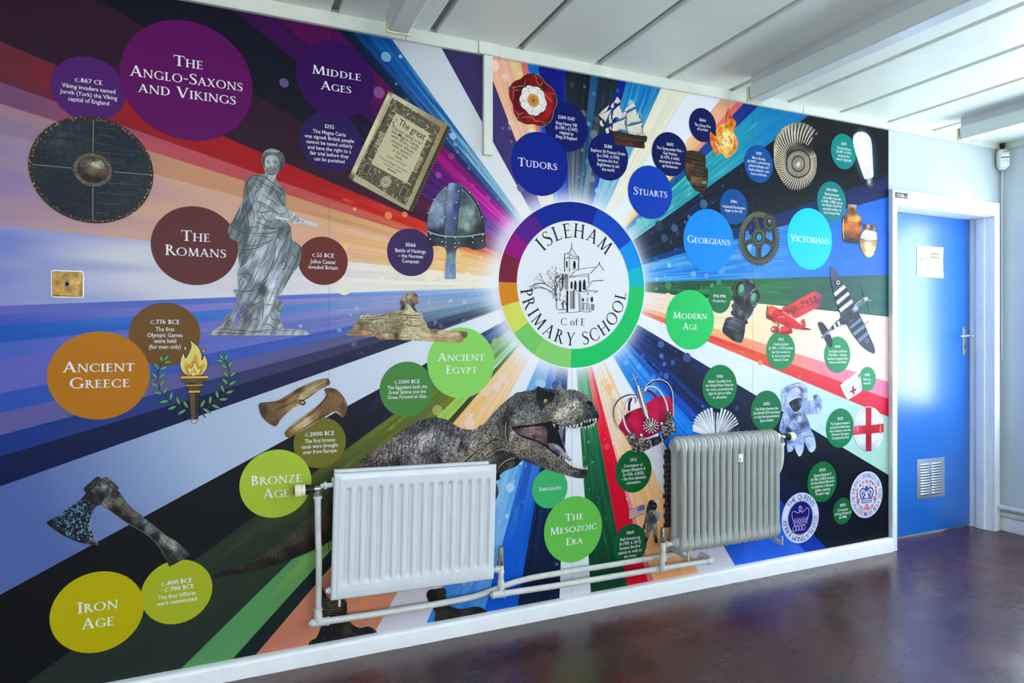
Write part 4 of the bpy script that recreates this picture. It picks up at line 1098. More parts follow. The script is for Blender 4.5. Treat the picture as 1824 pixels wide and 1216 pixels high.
# colour stops: (near the ring, middle, far)
RAYS = [
 ((1006, 118), [(20, 60, 175), (4, 18, 120), (0, 14, 130)], (40, 110, 215), .35),           # royal blue
 ((957, 112), [(60, 130, 215), (0, 90, 200), (0, 88, 196)], (120, 180, 230), .3),           # bright blue stripe
 ((938, 110), [(245, 200, 170), (225, 120, 105), (214, 96, 100)], (240, 190, 150), .2),      # pink stripe
 ((926, 108), [(250, 215, 170), (240, 200, 140), (236, 196, 130)], (250, 230, 190), .3),     # yellow stripe
 ((908, 106), [(250, 214, 190), (240, 184, 152), (236, 176, 146)], (245, 205, 180), .2),     # peach
 ((880, 149), [(70, 60, 140), (62, 50, 108), (56, 44, 92)], (70, 66, 120), .2),              # indigo
 ((787, 87), [(238, 240, 244), (222, 228, 232), (202, 210, 218)], None, 0),                  # white
 ((698, 70), [(150, 190, 210), (70, 120, 180), (0, 82, 158)], (150, 205, 215), .75),         # blue
 ((653, 63), [(60, 100, 160), (40, 80, 140), (0, 58, 122)], (120, 150, 190), .6),
 ((630, 60), [(80, 80, 140), (24, 34, 80), (0, 22, 50)], (60, 90, 130), .5),                 # deep navy
 ((790, 259), [(230, 60, 190), (168, 0, 112), (80, 0, 72)], (90, 10, 110), .6),              # magenta
 ((710, 228), [(200, 40, 170), (80, 10, 110), (50, 0, 70)], (140, 0, 110), .6),              # violet
 ((420, 22), [(110, 60, 160), (80, 20, 110), (8, 10, 30)], (60, 20, 100), .5),               # ink
 ((256, 48), [(130, 40, 90), (74, 16, 54), (44, 16, 38)], (70, 12, 60), .5),                 # plum
 ((600, 329), [(240, 110, 50), (214, 40, 26), (176, 8, 22), (160, 20, 30), (96, 40, 58)], (235, 110, 40), .35),   # red
 ((234, 229), [(250, 150, 70), (222, 110, 70), (196, 78, 84), (190, 80, 90), (116, 74, 114)], (240, 170, 90), .3),    # rose
 ((264, 268), [(250, 180, 90), (238, 176, 120), (206, 150, 108), (204, 146, 110), (146, 122, 150)], (250, 200, 120), .3), # tan
 ((274, 310), [(252, 214, 150), (244, 196, 150), (226, 174, 148), (214, 166, 150), (150, 128, 170)], (250, 180, 70), .4), # peach
 ((268, 429), [(252, 240, 214), (244, 236, 222), (232, 226, 226), (212, 212, 224), (124, 136, 204)], (250, 236, 190), .3),    # cream white
 ((416, 529), [(200, 214, 232), (110, 170, 225), (96, 118, 204), (80, 112, 200), (104, 100, 186)], (150, 130, 200), .4),
 ((0, 560), [(190, 205, 230), (150, 170, 215), (150, 142, 200), (128, 122, 200), (60, 84, 184)], (70, 140, 220), .5),
 ((0, 580), [(150, 190, 230), (160, 165, 200), (104, 140, 205), (50, 110, 200), (20, 84, 182)], (60, 150, 225), .4),
 ((0, 610), [(120, 170, 210), (150, 160, 190), (130, 130, 196), (110, 110, 194), (70, 96, 190)], (150, 180, 220), .4),
 ((0, 640), [(140, 180, 205), (140, 160, 180), (110, 120, 190), (92, 104, 190), (98, 98, 186)], (170, 170, 215), .4),
 ((0, 700), [(130, 170, 190), (110, 130, 160), (60, 90, 180), (52, 88, 182), (40, 80, 176)], (90, 130, 210), .4),
 ((0, 735), [(120, 160, 170), (90, 100, 130), (92, 92, 140), (96, 92, 150), (98, 92, 160)], (70, 80, 130), .35),
 ((0, 775), [(110, 130, 150), (60, 70, 100), (56, 54, 90), (40, 60, 130), (12, 48, 130)], (50, 56, 100), .3),
 ((0, 813), [(120, 130, 150), (48, 52, 80), (30, 32, 66), (4, 24, 70), (2, 18, 72)], (20, 34, 90), .25),
 ((0, 866), [(236, 240, 246), (222, 230, 238), (206, 216, 232), (170, 188, 218), (84, 104, 166)], None, 0),          # pale
 ((0, 1059), [(60, 90, 150), (24, 30, 66), (20, 20, 34), (16, 18, 22), (10, 12, 16)], (40, 40, 90), .4),              # black
 ((49, 1215), [(120, 190, 150), (100, 116, 46), (84, 92, 34), (38, 52, 40), (36, 46, 42)], (150, 166, 40), .5),        # olive
 ((324, 1189), [(170, 225, 190), (176, 200, 60), (180, 206, 70), (92, 150, 88), (84, 146, 92)], (100, 190, 150), .45), # lime
 ((416, 1171), [(120, 150, 90), (54, 66, 44), (40, 54, 40), (20, 36, 34), (18, 32, 32)], (70, 84, 50), .3),
 ((457, 1164), [(252, 224, 190), (244, 190, 110), (240, 176, 90), (206, 130, 100), (190, 112, 88)], (240, 206, 200), .5), # orange
 ((669, 1123), [(240, 240, 246), (232, 232, 238), (222, 216, 224), (206, 198, 208), (200, 190, 202)], None, 0),
 ((760, 1108), [(120, 170, 225), (60, 140, 220), (120, 175, 225), (20, 100, 205), (0, 82, 190)], (150, 200, 230), .7), # blue
 ((862, 1091), [(90, 130, 200), (40, 84, 170), (10, 90, 200), (0, 70, 180), (8, 60, 160)], (90, 150, 220), .5),
 ((922, 1079), [(60, 80, 130), (14, 30, 66), (10, 26, 60), (14, 20, 40), (14, 18, 34)], (16, 90, 160), .45),
 ((996.5, 1066), [(240, 242, 246), (230, 234, 240), (222, 228, 236), (208, 212, 220), (200, 202, 212)], None, 0),
 ((1052, 1053), [(120, 180, 140), (24, 90, 56), (10, 66, 40), (8, 56, 38), (10, 50, 36)], (26, 140, 84), .55),         # green
 ((1117, 1043), [(240, 130, 110), (224, 10, 44), (206, 0, 40), (196, 4, 26), (176, 4, 22)], (230, 60, 60), .2),        # red
 ((1154, 1034), [(250, 230, 210), (244, 190, 180), (230, 130, 140), (190, 80, 100), (186, 84, 100)], (246, 200, 180), .3),
 ((1163, 1031), [(250, 236, 216), (246, 214, 186), (242, 190, 140), (226, 152, 96), (206, 140, 112)], (240, 170, 70), .5), # salmon
 ((1239, 1008), [(240, 242, 246), (236, 236, 240), (214, 216, 226), (206, 206, 218), (204, 196, 206)], None, 0),
 ((1308, 1005), [(80, 150, 230), (0, 110, 220), (0, 100, 216), (30, 90, 210), (50, 96, 214)], (60, 160, 235), .6),
 ((1434, 982), [(60, 110, 200), (0, 60, 170), (0, 56, 160), (4, 50, 160), (4, 50, 160)], (0, 110, 220), .45),
 ((1471, 975), [(40, 60, 130), (2, 22, 66), (2, 22, 70), (4, 16, 50), (4, 12, 30)], (0, 70, 200), .45),
 ((1480, 915), [(30, 50, 110), (0, 16, 50), (0, 18, 50), (0, 10, 30), (2, 12, 24)], (0, 60, 170), .35),
 ((1580, 844), [(240, 242, 248), (232, 236, 244), (228, 236, 242), (190, 226, 220), (170, 212, 198)], None, 0),
 ((1582, 742), [(244, 130, 110), (236, 60, 50), (234, 80, 46), (230, 30, 60), (220, 0, 56)], (240, 140, 60), .35),
 ((1582, 710), [(250, 190, 160), (248, 190, 120), (244, 150, 110), (236, 130, 150), (232, 120, 160)], (250, 190, 110), .35),
 ((1582, 680), [(250, 224, 214), (250, 232, 208), (250, 226, 186), (246, 216, 206), (244, 210, 200)], (252, 214, 130), .35),
 ((1582, 564), [(60, 90, 80), (20, 74, 46), (40, 110, 60), (20, 74, 66), (40, 92, 88)], (70, 180, 70), .55),             # dark green
 ((1582, 489), [(90, 170, 235), (0, 110, 215), (60, 140, 215), (0, 104, 214), (0, 90, 200)], (150, 205, 220), .5),       # blue
 ((1581, 351), [(20, 60, 120), (0, 40, 110), (0, 34, 96), (0, 26, 80), (0, 20, 80)], (0, 70, 180), .5),
 ((1581, 314), [(30, 40, 60), (6, 16, 26), (4, 16, 30), (2, 8, 18), (2, 6, 14)], (0, 50, 120), .45),                     # black
 ((1440, 206), [(140, 200, 210), (30, 150, 165), (20, 150, 175), (0, 110, 180), (0, 76, 150)], (130, 220, 190), .6),     # teal
 ((1350, 189), [(90, 130, 190), (10, 90, 150), (0, 60, 140), (4, 20, 120), (0, 12, 110)], (30, 120, 160), .3),
 ((1325, 184), [(250, 220, 180), (244, 190, 120), (232, 110, 110), (226, 96, 116), (224, 92, 118)], (250, 190, 90), .35),
 ((1312, 182), [(252, 232, 190), (250, 214, 150), (240, 176, 140), (234, 160, 136), (228, 152, 130)], (252, 226, 130), .4),
 ((1283, 177), [(242, 244, 250), (238, 240, 248), (232, 234, 244), (224, 228, 236), (222, 226, 232)], None, 0),
 ((1223, 166), [(244, 242, 230), (236, 232, 208), (230, 226, 206), (222, 218, 202), (208, 206, 194)], (246, 240, 180), .25),
 ((1178, 156), [(150, 200, 220), (60, 150, 200), (0, 110, 180), (0, 92, 168), (0, 84, 156)], (150, 205, 225), .55),
 ((1115, 147), [(60, 80, 190), (10, 30, 140), (4, 20, 120), (6, 14, 100), (4, 12, 96)], (0, 60, 150), .3),
 ((1100, 144), [(110, 140, 160), (30, 46, 60), (6, 18, 32), (4, 16, 28), (4, 14, 24)], (80, 106, 120), .35),            # dark
 ((1066, 138), [(120, 150, 170), (10, 60, 106), (0, 54, 110), (0, 56, 114), (0, 48, 100)], (100, 140, 170), .4),
 ((1052, 136), [(120, 140, 160), (24, 38, 50), (6, 14, 22), (6, 14, 18), (5, 12, 14)], (70, 90, 100), .35),
]
def rmax(a):
    c, s_ = math.cos(R(a)), math.sin(R(a)); t = 1e9
    if c > 1e-9: t = min(t, (XM1 - RC[0]) / c)
    if c < -1e-9: t = min(t, (XM0 - RC[0]) / c)
    # sloping top and bottom edges z = z0 + k x
    for z0_, k_, sg_ in ((2.4795, 0.0042, 1), (0.0665, 0.0036, -1)):
        den = s_ - k_ * c; num = z0_ + k_ * RC[0] - RC[1]
        if den * sg_ > 1e-9: t = min(t, num / den)
    return t
def backdrop():
    a = Art(0.0008)
    A0 = [ang_px(r[0]) for r in RAYS]
    corners = [math.degrees(math.atan2(z - RC[1], x - RC[0])) for x, z in ((XM0, MT(XM0)), (XM1, MT(XM1)), (XM0, MB_(XM0)), (XM1, MB_(XM1)))]
    NR = 90
    rs = np.random.RandomState(4)
    dots = []
    for i, ray in enumerate(RAYS):
        a0 = A0[i]; a1 = A0[(i + 1) % len(RAYS)]
        d = (a1 - a0) % 360
        if d > 200: print('ray order', i, a0, a1); continue
        n = max(3, int(d / 0.28)); TH = [a0 + d * k / n for k in range(n + 1)]
        for c_ in corners:
            cc = a0 + (c_ - a0) % 360
            if a0 < cc < a0 + d: TH.append(cc)
        TH = np.array(sorted(TH)); n = len(TH) - 1
        st = ray[1]; K = np.array([rgb(c) for c in st]) ** 0.4545
        pos = {3: [0.40, 0.85, 1.7], 5: [0.40, 0.72, 1.12, 1.70, 2.20]}[len(st)]
        if len(st) == 3: pos = [0.40, 0.75, 1.15]
        RM = np.array([rmax(t) for t in TH]); T_, U = np.meshgrid(TH, np.linspace(0, 1, NR), indexing='ij')
        rr = (RR * 0.93) + (RM[:, None] - RR * 0.93) * U ** 1.15
        fr = (T_ - a0) / d
        # brush-stroke drift: colours bleed along the ray
        w1 = vnoise(T_ * 0.9 + i * 17, rr * 2.2, 3); w2 = vnoise(T_ * 2.6 + i * 9, rr * 4.5 + 7, 5)
        rq = rr + (w1 - 0.5) * 0.35 * (ray[3] > 0)
        col = np.stack([np.interp(rq, pos, K[:, c]) for c in range(3)], -1)
        if ray[2] is not None:
            S = np.array(rgb(ray[2])) ** 0.4545
            band = np.exp(-((rr - 0.72) / 0.42) ** 2) + 0.12 * np.exp(-((rr - 1.6) / 0.6) ** 2)
            m_ = np.clip((w2 * 0.65 + w1 * 0.35 - 0.50) * 7, 0, 1) * band * ray[3]
            col = col * (1 - m_[..., None]) + S * m_[..., None]
            col = col * (1 + (vnoise(T_ * 5.5 + i, rr * 3.0, 8) - 0.5)[..., None] * 0.14 * np.clip(band * 1.2 - 0.15, 0.02, 1)[..., None])
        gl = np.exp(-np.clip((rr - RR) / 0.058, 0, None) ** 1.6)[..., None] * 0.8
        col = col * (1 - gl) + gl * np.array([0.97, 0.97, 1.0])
        X = RC[0] + rr * np.cos(np.radians(T_)); Z = RC[1] + rr * np.sin(np.radians(T_))
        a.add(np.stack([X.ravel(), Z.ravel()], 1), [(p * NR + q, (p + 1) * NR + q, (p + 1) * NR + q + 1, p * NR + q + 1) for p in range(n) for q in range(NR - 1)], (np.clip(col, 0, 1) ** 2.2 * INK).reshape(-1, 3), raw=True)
        # soft round spots of light on the painted rays
        if ray[2] is not None:
            for _ in range(int(2 + d * 1.15)):
                r_ = 0.45 + abs(rs.randn()) * 0.36; t_ = a0 + d * rs.uniform(0.05, 0.95)
                if r_ > rmax(t_) - 0.03: continue
                sz = min(0.004 + 0.022 * rs.rand() ** 2.2, 0.45 * r_ * R(d) * 0.5 + 0.004)
                base = np.array([np.interp(r_, pos, K[:, c]) for c in range(3)]); S = np.array(rgb(ray[2])) ** 0.4545
                k_ = rs.uniform(0.35, 0.9); cc = np.clip(base * (1 - k_) + (S * 0.7 + 0.3) * k_, 0, 1) ** 2.2 * INK
                dots.append((RC[0] + r_ * math.cos(R(t_)), RC[1] + r_ * math.sin(R(t_)), sz, cc))
            # longer comet strokes
            for _ in range(int(d * 0.9 * ray[3] + 0.5)):
                r_ = 0.5 + rs.rand() * 0.75; t_ = a0 + d * rs.uniform(0.15, 0.85); L_ = rs.uniform(0.05, 0.22); w_ = rs.uniform(0.004, 0.016)
                w_ = min(w_, 0.3 * r_ * R(d))
                if r_ + L_ > rmax(t_) - 0.05: continue
                S = np.array(rgb(ray[2])) ** 0.4545; base = np.array([np.interp(r_, pos, K[:, c]) for c in range(3)]); k_ = rs.uniform(0.25, 0.7)
                cc = np.clip(base * (1 - k_) + S * k_, 0, 1) ** 2.2 * INK; bb = np.clip(base, 0, 1) ** 2.2 * INK
                dots.append((r_, t_, (L_, w_), (cc, bb)))
    a.up()
    for q in dots:
        if isinstance(q[2], tuple):
            r_, t_, (L_, w_), (cc, bb) = q
            c, s_ = math.cos(R(t_)), math.sin(R(t_)); P = [(RC[0] + (r_ + x) * c - y * s_, RC[1] + (r_ + x) * s_ + y * c) for x, y in ((0, 0), (L_ * .8, w_ / 2), (L_ * .95, w_ * .35), (L_, 0), (L_ * .95, -w_ * .35), (L_ * .8, -w_ / 2))]
            a.add(P, [(0, 1, 2, 3), (0, 3, 4, 5)], [bb] + [cc] * 5, raw=True)
    a.up()
    for q in dots:
        if not isinstance(q[2], tuple):
            x, z, sz, cc = q
            P = [(x, z)] + [(x + sz * math.cos(k * 0.349), z + sz * math.sin(k * 0.349)) for k in range(18)]
            a.add(P, [(0, k + 1, (k + 1) % 18 + 1) for k in range(18)], cc, raw=True)
    a.up()
    for px_ in (586, 1018.5, 1340):        # butt joints between the printed drops
        x = WP(px_, 600)[0]; a.add([(x - 0.0005, MB_(x)), (x + 0.0005, MB_(x)), (x + 0.0005, MT(x)), (x - 0.0005, MT(x))], [(0, 1, 2, 3)], linc((70, 70, 84)), raw=True)
    return a.build('ray_backdrop', mural)
backdrop()

# ---- round captions
def roundel(px, col, titles=None, info=None, base=0.0019, name='roundel', bg2=None):
    x, z, r = circ_px(*px); a = Art(base); a.unit(x, z, r); a.ell(0, 0, 1, 1, col, n=72)
    o = a.build(name, mural)
    o['label'] = 'round caption reading ' + ' '.join(q[0] for q in titles) if titles else 'round caption dated ' + ' '.join(q[0] for q in info[1])
    t = Art(base + 0.00006)
    if titles:
        t.up()
        for s, xl, xr, yc, h in titles: t.text(s, (xl + xr) / 2, yc, xr - xl, h, font='serif', bold=0.012)
    if info:
        cx, dates, cap, lines, y0, dy, wid = info
        t.up()
        for s, yd, w in dates: t.text(s, cx, yd, w, cap * 1.05, font='serif', bold=0.05)
        wm = max(text_geo(s, 0.004, 2)[2] for s in lines)
        for k, s in enumerate(lines): t.text(s, cx, y0 + dy * k, wid * text_geo(s, 0.004, 2)[2] / wm, cap)
    if titles or info: t.build('lettering', o)
    return o
T = lambda *a: list(a)
ROUNDELS = [
 # (x0, x1, y0, y1), colour, titles, info
 ((89, 225, 102, 215), (78, 28, 108), None, (158, [('c.867 CE', 144.7, 48.5)], 7.3, ['Viking invaders named', 'Jorvik (York) the Viking', 'capital of England'], 157.5, 11.2, 102)),
 ((533, 644, 198, 306), (40, 18, 84), None, (586.5, [('1215', 225.5, 17)], 6.4, ['The Magna Carta', 'was signed: British people', 'cannot be taxed unfairly', 'and have the right to a', 'fair trial before they', 'can be punished'], 236.8, 9.65, 88)),
 ((531, 619, 421, 508), (108, 42, 36), None, (575.5, [('c.55 BCE', 454.5, 38.6)], 6.8, ['Julius Caesar', 'invaded Britain'], 465.9, 10, 51.7)),
 ((689.5, 772, 406.6, 492), (58, 36, 90), None, (731, [('1066', 436, 18)], 6.5, ['Battle of Hastings', '\u2013 the Norman', 'Conquest'], 446.6, 9.2, 54)),
 ((229, 357, 539, 652), (112, 76, 26), None, (294, [('c.776 BCE', 573, 51.6)], 7.2, ['The first', 'Olympic Games', 'were held', '(for men only)'], 586, 10.4, 63)),
 ((522.6, 616, 743, 833), (114, 110, 34), None, (569.6, [('c.2000 BCE', 772, 51.5)], 6.9, ['The first bronze', 'tools were brought', 'over from Europe'], 783.8, 9.7, 65)),
 ((676, 772, 643.7, 742), (74, 134, 62), None, (725, [('c.2500 BCE', 679.3, 45)], 6.2, ['The Egyptians built the', 'Great Sphinx and the', 'Great Pyramid at Giza'], 688.8, 8.7, 71)),
 ((251.6, 377.6, 996, 1111), (172, 182, 36), None, (315, [('c.800 BCE', 1035.6, 54), ('\u2013 c.700 BCE', 1046.8, 60)], 7, ['The first hillforts', 'were constructed'], 1059.3, 10.6, 70.7)),
 ((947, 1011, 834, 904.5), (62, 176, 106), [('Dinosaurs', 960.3, 999, 869.3, 6.8)], None),
 ((1096, 1160, 800, 877), (8, 94, 44), None, (1127.8, [('1953', 818.3, 12)], 5.3, ['Coronation of', 'Queen Elizabeth II', '(b.1926, d.2022)', '\u2013 the first televised', 'coronation'], 828, 7.6, 44)),
 ((1092, 1152, 932.5, 1004.5), (14, 84, 44), None, (1122, [('1969', 948, 13)], 5.3, ['Neil Armstrong', '(b.1930, d. 2012)', 'became the first', 'person to walk on', 'the moon'], 958, 7.8, 41)),
 ((970, 1046, 182, 271), (0, 18, 98), None, (1008.6, [('1509-1547', 210.3, 30)], 5.7, ['King Henry VIII', '(b.1491, d.1547)', 'reigned as', 'King of England'], 221, 8, 39.3)),
 ((1047, 1118, 237, 322), (0, 20, 96), None, (1082.7, [('1580', 260.8, 14)], 5.5, ['Explorer Sir Frances Drake', '(b.c.1540, d.1596)', 'became the first', 'Englishman to sail', 'the world'], 270.6, 7.9, 61)),
 ((1161, 1224, 235, 314.5), (0, 18, 84), None, (1193, [('1605', 257, 12.5)], 5.1, ['The Gunpowder Plot \u2013', 'Guy Fawkes', '(b.1570, d.1606)', 'attempted to blow', 'up Parliament'], 265.8, 7.65, 48)),
 ((1227, 1275, 192.6, 253.4), (0, 20, 84), None, (1251, [('1666', 214, 11.7)], 5, ['The Great Fire', 'of London'], 223.6, 6.8, 28.8)),
 ((1325.6, 1375.7, 258, 326), (0, 78, 152), None, (1351, [('1799', 273.5, 10)], 4.8, ['Mary Anning', '(d.1847), a pioneering', 'palaeontologist and', 'fossil collector, was', 'born in Dorset'], 282, 7.1, 40)),
 ((1282, 1330.6, 336.5, 400), (0, 78, 152), None, (1306.6, [('1760s', 359, 12)], 4.8, ['Industrial Revolution', 'began in the UK'], 368.8, 6.6, 39.7)),
 ((1480, 1524, 238, 302), (0, 132, 126), None, (1502.6, [('1879', 256.3, 9)], 4.5, ['Thomas Edison', '(b.1847, d.1931)', 'invented the', 'electric lightbulb'], 264.6, 6.6, 27)),
 ((1455, 1506, 323, 395), (0, 124, 122), None, (1481.4, [('1853-1856', 338.2, 19.5)], 4.5, ['British-Jamaican', 'nurse Mary Seacole', '(b.1805, d.1881) set up', "the 'British Hotel' for", 'wounded soldiers in', 'the Crimean War'], 346.3, 6.6, 37.3)),
 ((1260.7, 1301, 506, 558), (20, 116, 62), None, (1281, [('1914-1918', 527, 22)], 4.6, ['World War I'], 536, 6.6, 24)),
 ((1363.6, 1416.7, 591, 657), (14, 140, 80), None, (1390.6, [('1932', 603.9, 10)], 4.7, ['Amelia Earhart', '(b.1897, d.1937) became', 'the first woman to', 'fly solo across the', 'Atlantic Ocean'], 612.5, 6.95, 43.7)),
 ((1468, 1514, 599, 664), (20, 142, 84), None, (1491.4, [('1940', 617, 10)], 4.4, ['The Battle of Britain', '/The Blitz \u2013 German', 'bombers targeted key', 'cities across Britain'], 625.3, 6.45, 35.8)),
 ((1530, 1559, 652, 697.4), (22, 146, 90), None, (1544, [('1948', 667.3, 8.6)], 4.3, ['NHS was', 'founded'], 675.4, 6.3, 13.8)),
 ((1251, 1312, 649, 728), (8, 120, 66), None, (1281.5, [('2014', 669.8, 11)], 5, ['Malala Yousafzai won', 'the Nobel Peace Prize for', 'her work, promoting the', 'right for girls to have', 'an education'], 678.4, 7.1, 50)),
 ((1336.7, 1392, 695.7, 767), (6, 112, 66), None, (1365, [('2015', 718.6, 11)], 4.9, ['Tim Peake became the', 'first British ESA astronaut', 'to visit the International', 'Space Station'], 727.3, 6.9, 47)),
 ((1471.5, 1519.7, 726, 798), (0, 124, 76), None, (1496, [('2022', 745, 10.4)], 4.5, ["The England women's", 'national football team,', 'the Lionesses, won the', "Women's European", 'Championship final'], 753.4, 6.4, 37)),
 ((1438, 1489.5, 821.5, 894), (4, 106, 52), None, (1464.5, [('2022', 836.3, 11)], 4.7, ['Queen Elizabeth II', '(b.1926, d.2022) became', 'the first British Monarch', 'to celebrate a Platinum', 'Jubilee, marking', "70 years' reign"], 844.9, 6.65, 41.4)),
 ((1483.6, 1516.8, 885.7, 934), (4, 98, 50), None, (1500.8, [('2023', 899, 10.6)], 4.5, ['Coronation', 'of King Charles III', '(b.1948)'], 907, 6.65, 29)),
]
TITLES = [
 ((213, 450, 37, 250), (94, 0, 92), [('The', 309, 361, 111, 18.6), ('Anglo-Saxons', 231.6, 432, 139.5, 18.6), ('and Vikings', 246, 420, 166, 18.6)]),
 ((528, 666, 73, 210), (48, 0, 84), [('Middle', 556, 642.4, 130, 15), ('Ages', 571.3, 625.3, 155.3, 15)]),
 ((269, 424, 367, 508), (96, 46, 48), [('The', 322.4, 373.7, 420.5, 18.4), ('Romans', 294, 402.6, 447.3, 18.4)]),
 ((84, 267, 590, 747), (188, 116, 0), [('Ancient', 111.8, 240, 652.6, 18.4), ('Greece', 124.5, 230.3, 681, 18.4)]),
 ((427, 554, 800, 922), (172, 198, 56), [('Bronze', 446.6, 537, 852.3, 17), ('Age', 468, 515, 877, 17)]),
 ((761, 880, 583, 709), (142, 216, 98), [('Ancient', 779.3, 863.2, 635.4, 14), ('Egypt', 794.2, 850, 657.8, 14)]),
 ((89.5, 255.6, 1017, 1162), (190, 176, 0), [('Iron', 138.2, 210.5, 1077.5, 19), ('Age', 145.4, 202.3, 1107, 19)]),
 ((969, 1071.5, 883, 1001.5), (100, 190, 76), [('The', 1005.7, 1038.6, 919.3, 12.5), ('Mesozoic', 979.4, 1063, 940.6, 12.5), ('Era', 1008, 1037.6, 962.7, 12.5)]),
 ((908, 1013, 237, 347), (0, 30, 140), [('Tudors', 922, 991.8, 291.8, 14.8)]),
 ((1118, 1196.6, 295, 390), (0, 62, 182), [('Stuarts', 1128.2, 1187.8, 342.3, 13.4)]),
 ((1217, 1306, 372, 485), (0, 142, 238), [('Georgians', 1224, 1300, 428, 12.5)]),
 ((1402, 1481, 370, 481), (0, 206, 232), [('Victorians', 1407.6, 1475.7, 425.8, 12.2)]),
 ((1186, 1271, 516, 623), (34, 204, 102), [('Modern', 1198.7, 1258.7, 561.7, 11.6), ('Age', 1215.5, 1242, 581, 11.6)]),
]
for px, col, ti, inf in ROUNDELS: roundel(px, col, ti, inf)
for px, col, ti in TITLES: roundel(px, col, ti, None, base=0.0021)

# ---- the school roundel at the centre of the rays
GX, GZ, GR = circ_px(888, 1147, 359, 655)
lg = Art(0.0019)
lg.unit(GX, GZ, 1.0)
lg.ell(0, 0, GR * 1.012, GR * 1.012, (246, 248, 252), n=96)
# coloured segments of the ring, read off in the photograph
SEGS = [((1016, 655), (26, 198, 104)), ((1147, 511), (0, 184, 206)), ((1143, 474), (0, 148, 236)), ((1122, 429), (0, 70, 188)), ((1063, 371), (0, 36, 146)), ((950, 380), (84, 26, 136)), ((916, 414), (150, 0, 126)), ((897, 450), (122, 26, 56)), ((888, 502), (222, 136, 16)), ((893, 545), (218, 222, 96)), ((917, 592), (140, 212, 112))]
AA = [math.degrees(math.atan2(WP(*p)[1] - GZ, WP(*p)[0] - GX)) for p, c in SEGS]
for i, (p, c) in enumerate(SEGS):
    a0 = AA[i]; d = (AA[(i + 1) % len(AA)] - a0) % 360
    lg.ring(0, 0, GR, GR, GR * 0.235, GR * 0.235, c, a0, a0 + d, n=max(4, int(d / 2.5)))
lg.ring(0, 0, GR, GR, GR * 0.235, GR * 0.235, (120, 206, 104), AA[10], AA[10] + ((-93 - AA[10]) % 360) * 0.4, n=24)
lg.ell(0, 0, GR * 0.772, GR * 0.772, (236, 240, 244), n=96)
logo = lg.build('school_crest', mural, 'ring of rainbow segments round a white disc')
tx = Art(0.0023)
h_ = 0.0585
tx.arc_text('ISLEHAM', GX, GZ, GR * 0.655, 90, 0.066, 0.018, (24, 24, 28))
tx.arc_text('PRIMARY SCHOOL', GX, GZ, GR * 0.655, -90, 0.060, 0.010, (24, 24, 28), inward=True)
tx.text('C of E', 1020, 573, 43, 12.5, (24, 24, 28), font='serif', bold=0.0)
tx.build('lettering', logo)
ch = Art(0.0023); ch.fr(950, 420, 7.15); BK = (28, 30, 34); up_ = ch.up
L_ = lambda *p, w=7: ch.line(list(p), w, BK, sm=False)
ch.up()
L_((488, 85), (486, 155), w=9); L_((486, 155), (455, 210), (440, 225)); L_((486, 155), (555, 262)); L_((470, 160), (474, 245), w=5)
L_((395, 225), (393, 460), w=11); L_((395, 230), (455, 220), (460, 245), (480, 240), (500, 262), (525, 255), (540, 268), (578, 262), w=9); L_((575, 262), (572, 430), w=12)
L_((395, 292), (455, 272), (470, 285), (575, 292), w=9); L_((456, 240), (456, 470), w=8); L_((398, 440), (455, 425), (560, 430), w=4)
for x0, x1, y0, y1 in ((412, 434, 312, 412), (502, 538, 315, 425)): ch.ell((x0 + x1) / 2, (y0 + y1) / 2, (x1 - x0) / 2, (y1 - y0) / 2, BK, n=14)
L_((530, 445), (570, 432), (640, 412), (800, 398), w=6); L_((720, 482), (838, 355), w=9); L_((838, 360), (895, 440), w=9); ch.ell(838, 347, 9, 11, BK, n=10)
L_((525, 450), (460, 520), w=8); L_((460, 520), (700, 484), w=7); L_((445, 532), (690, 512), w=6); L_((700, 484), (702, 612), w=9)
for x0, x1, y0, y1 in ((470, 498, 575, 672), (515, 548, 565, 685), (575, 608, 560, 708), (628, 664, 552, 690)): ch.ell((x0 + x1) / 2, (y0 + y1) / 2, (x1 - x0) / 2, (y1 - y0) / 2, BK, n=16); ch.line([((x0 + x1) / 2, (y0 + y1) / 2), ((x0 + x1) / 2, y1)], x1 - x0, BK, sm=False)
L_((660, 700), (745, 575), w=7); L_((740, 575), (892, 566), w=9); L_((500, 690), (600, 712), (660, 712), (680, 698), (815, 700), (815, 712), (760, 722), w=8)
for x in (365, 378, 402, 420, 436): L_((x, 480 + (x % 7) * 6), (x - 3, 700 - (x % 5) * 12), w=9)
for x in (470, 485, 505, 520): L_((x, 700), (x, 930), w=8 if x != 505 else 14)
L_((580, 720), (582, 965), w=9); L_((598, 738), (598, 960), w=6); L_((525, 735), (570, 735), w=3); L_((610, 855), (700, 860), (712, 965), w=8)
for x, y, rx, ry in ((628, 815, 13, 26), (742, 810, 17, 36), (692, 735, 12, 20), (684, 812, 11, 26)):
    ch.ring(x, y, rx, ry, 6, 7, BK, n=14) if x in (692, 684) else ch.ell(x, y, rx, ry, BK, n=12)
for x in (622, 640, 680, 735, 752, 766): L_((x, 865), (x - 2, 950), w=9)
L_((430, 700), (428, 970), w=24); L_((290, 800), (292, 930), (330, 940), (410, 935), w=9); L_((318, 985), (390, 975), (500, 978), (590, 962), (680, 968), (740, 965), w=6)
ch.ring(385, 880, 32, 50, 10, 12, BK, a0=180, a1=360, n=16); L_((375, 850), (375, 930), w=14); L_((340, 820), (420, 815), (405, 760), (370, 790), w=6)
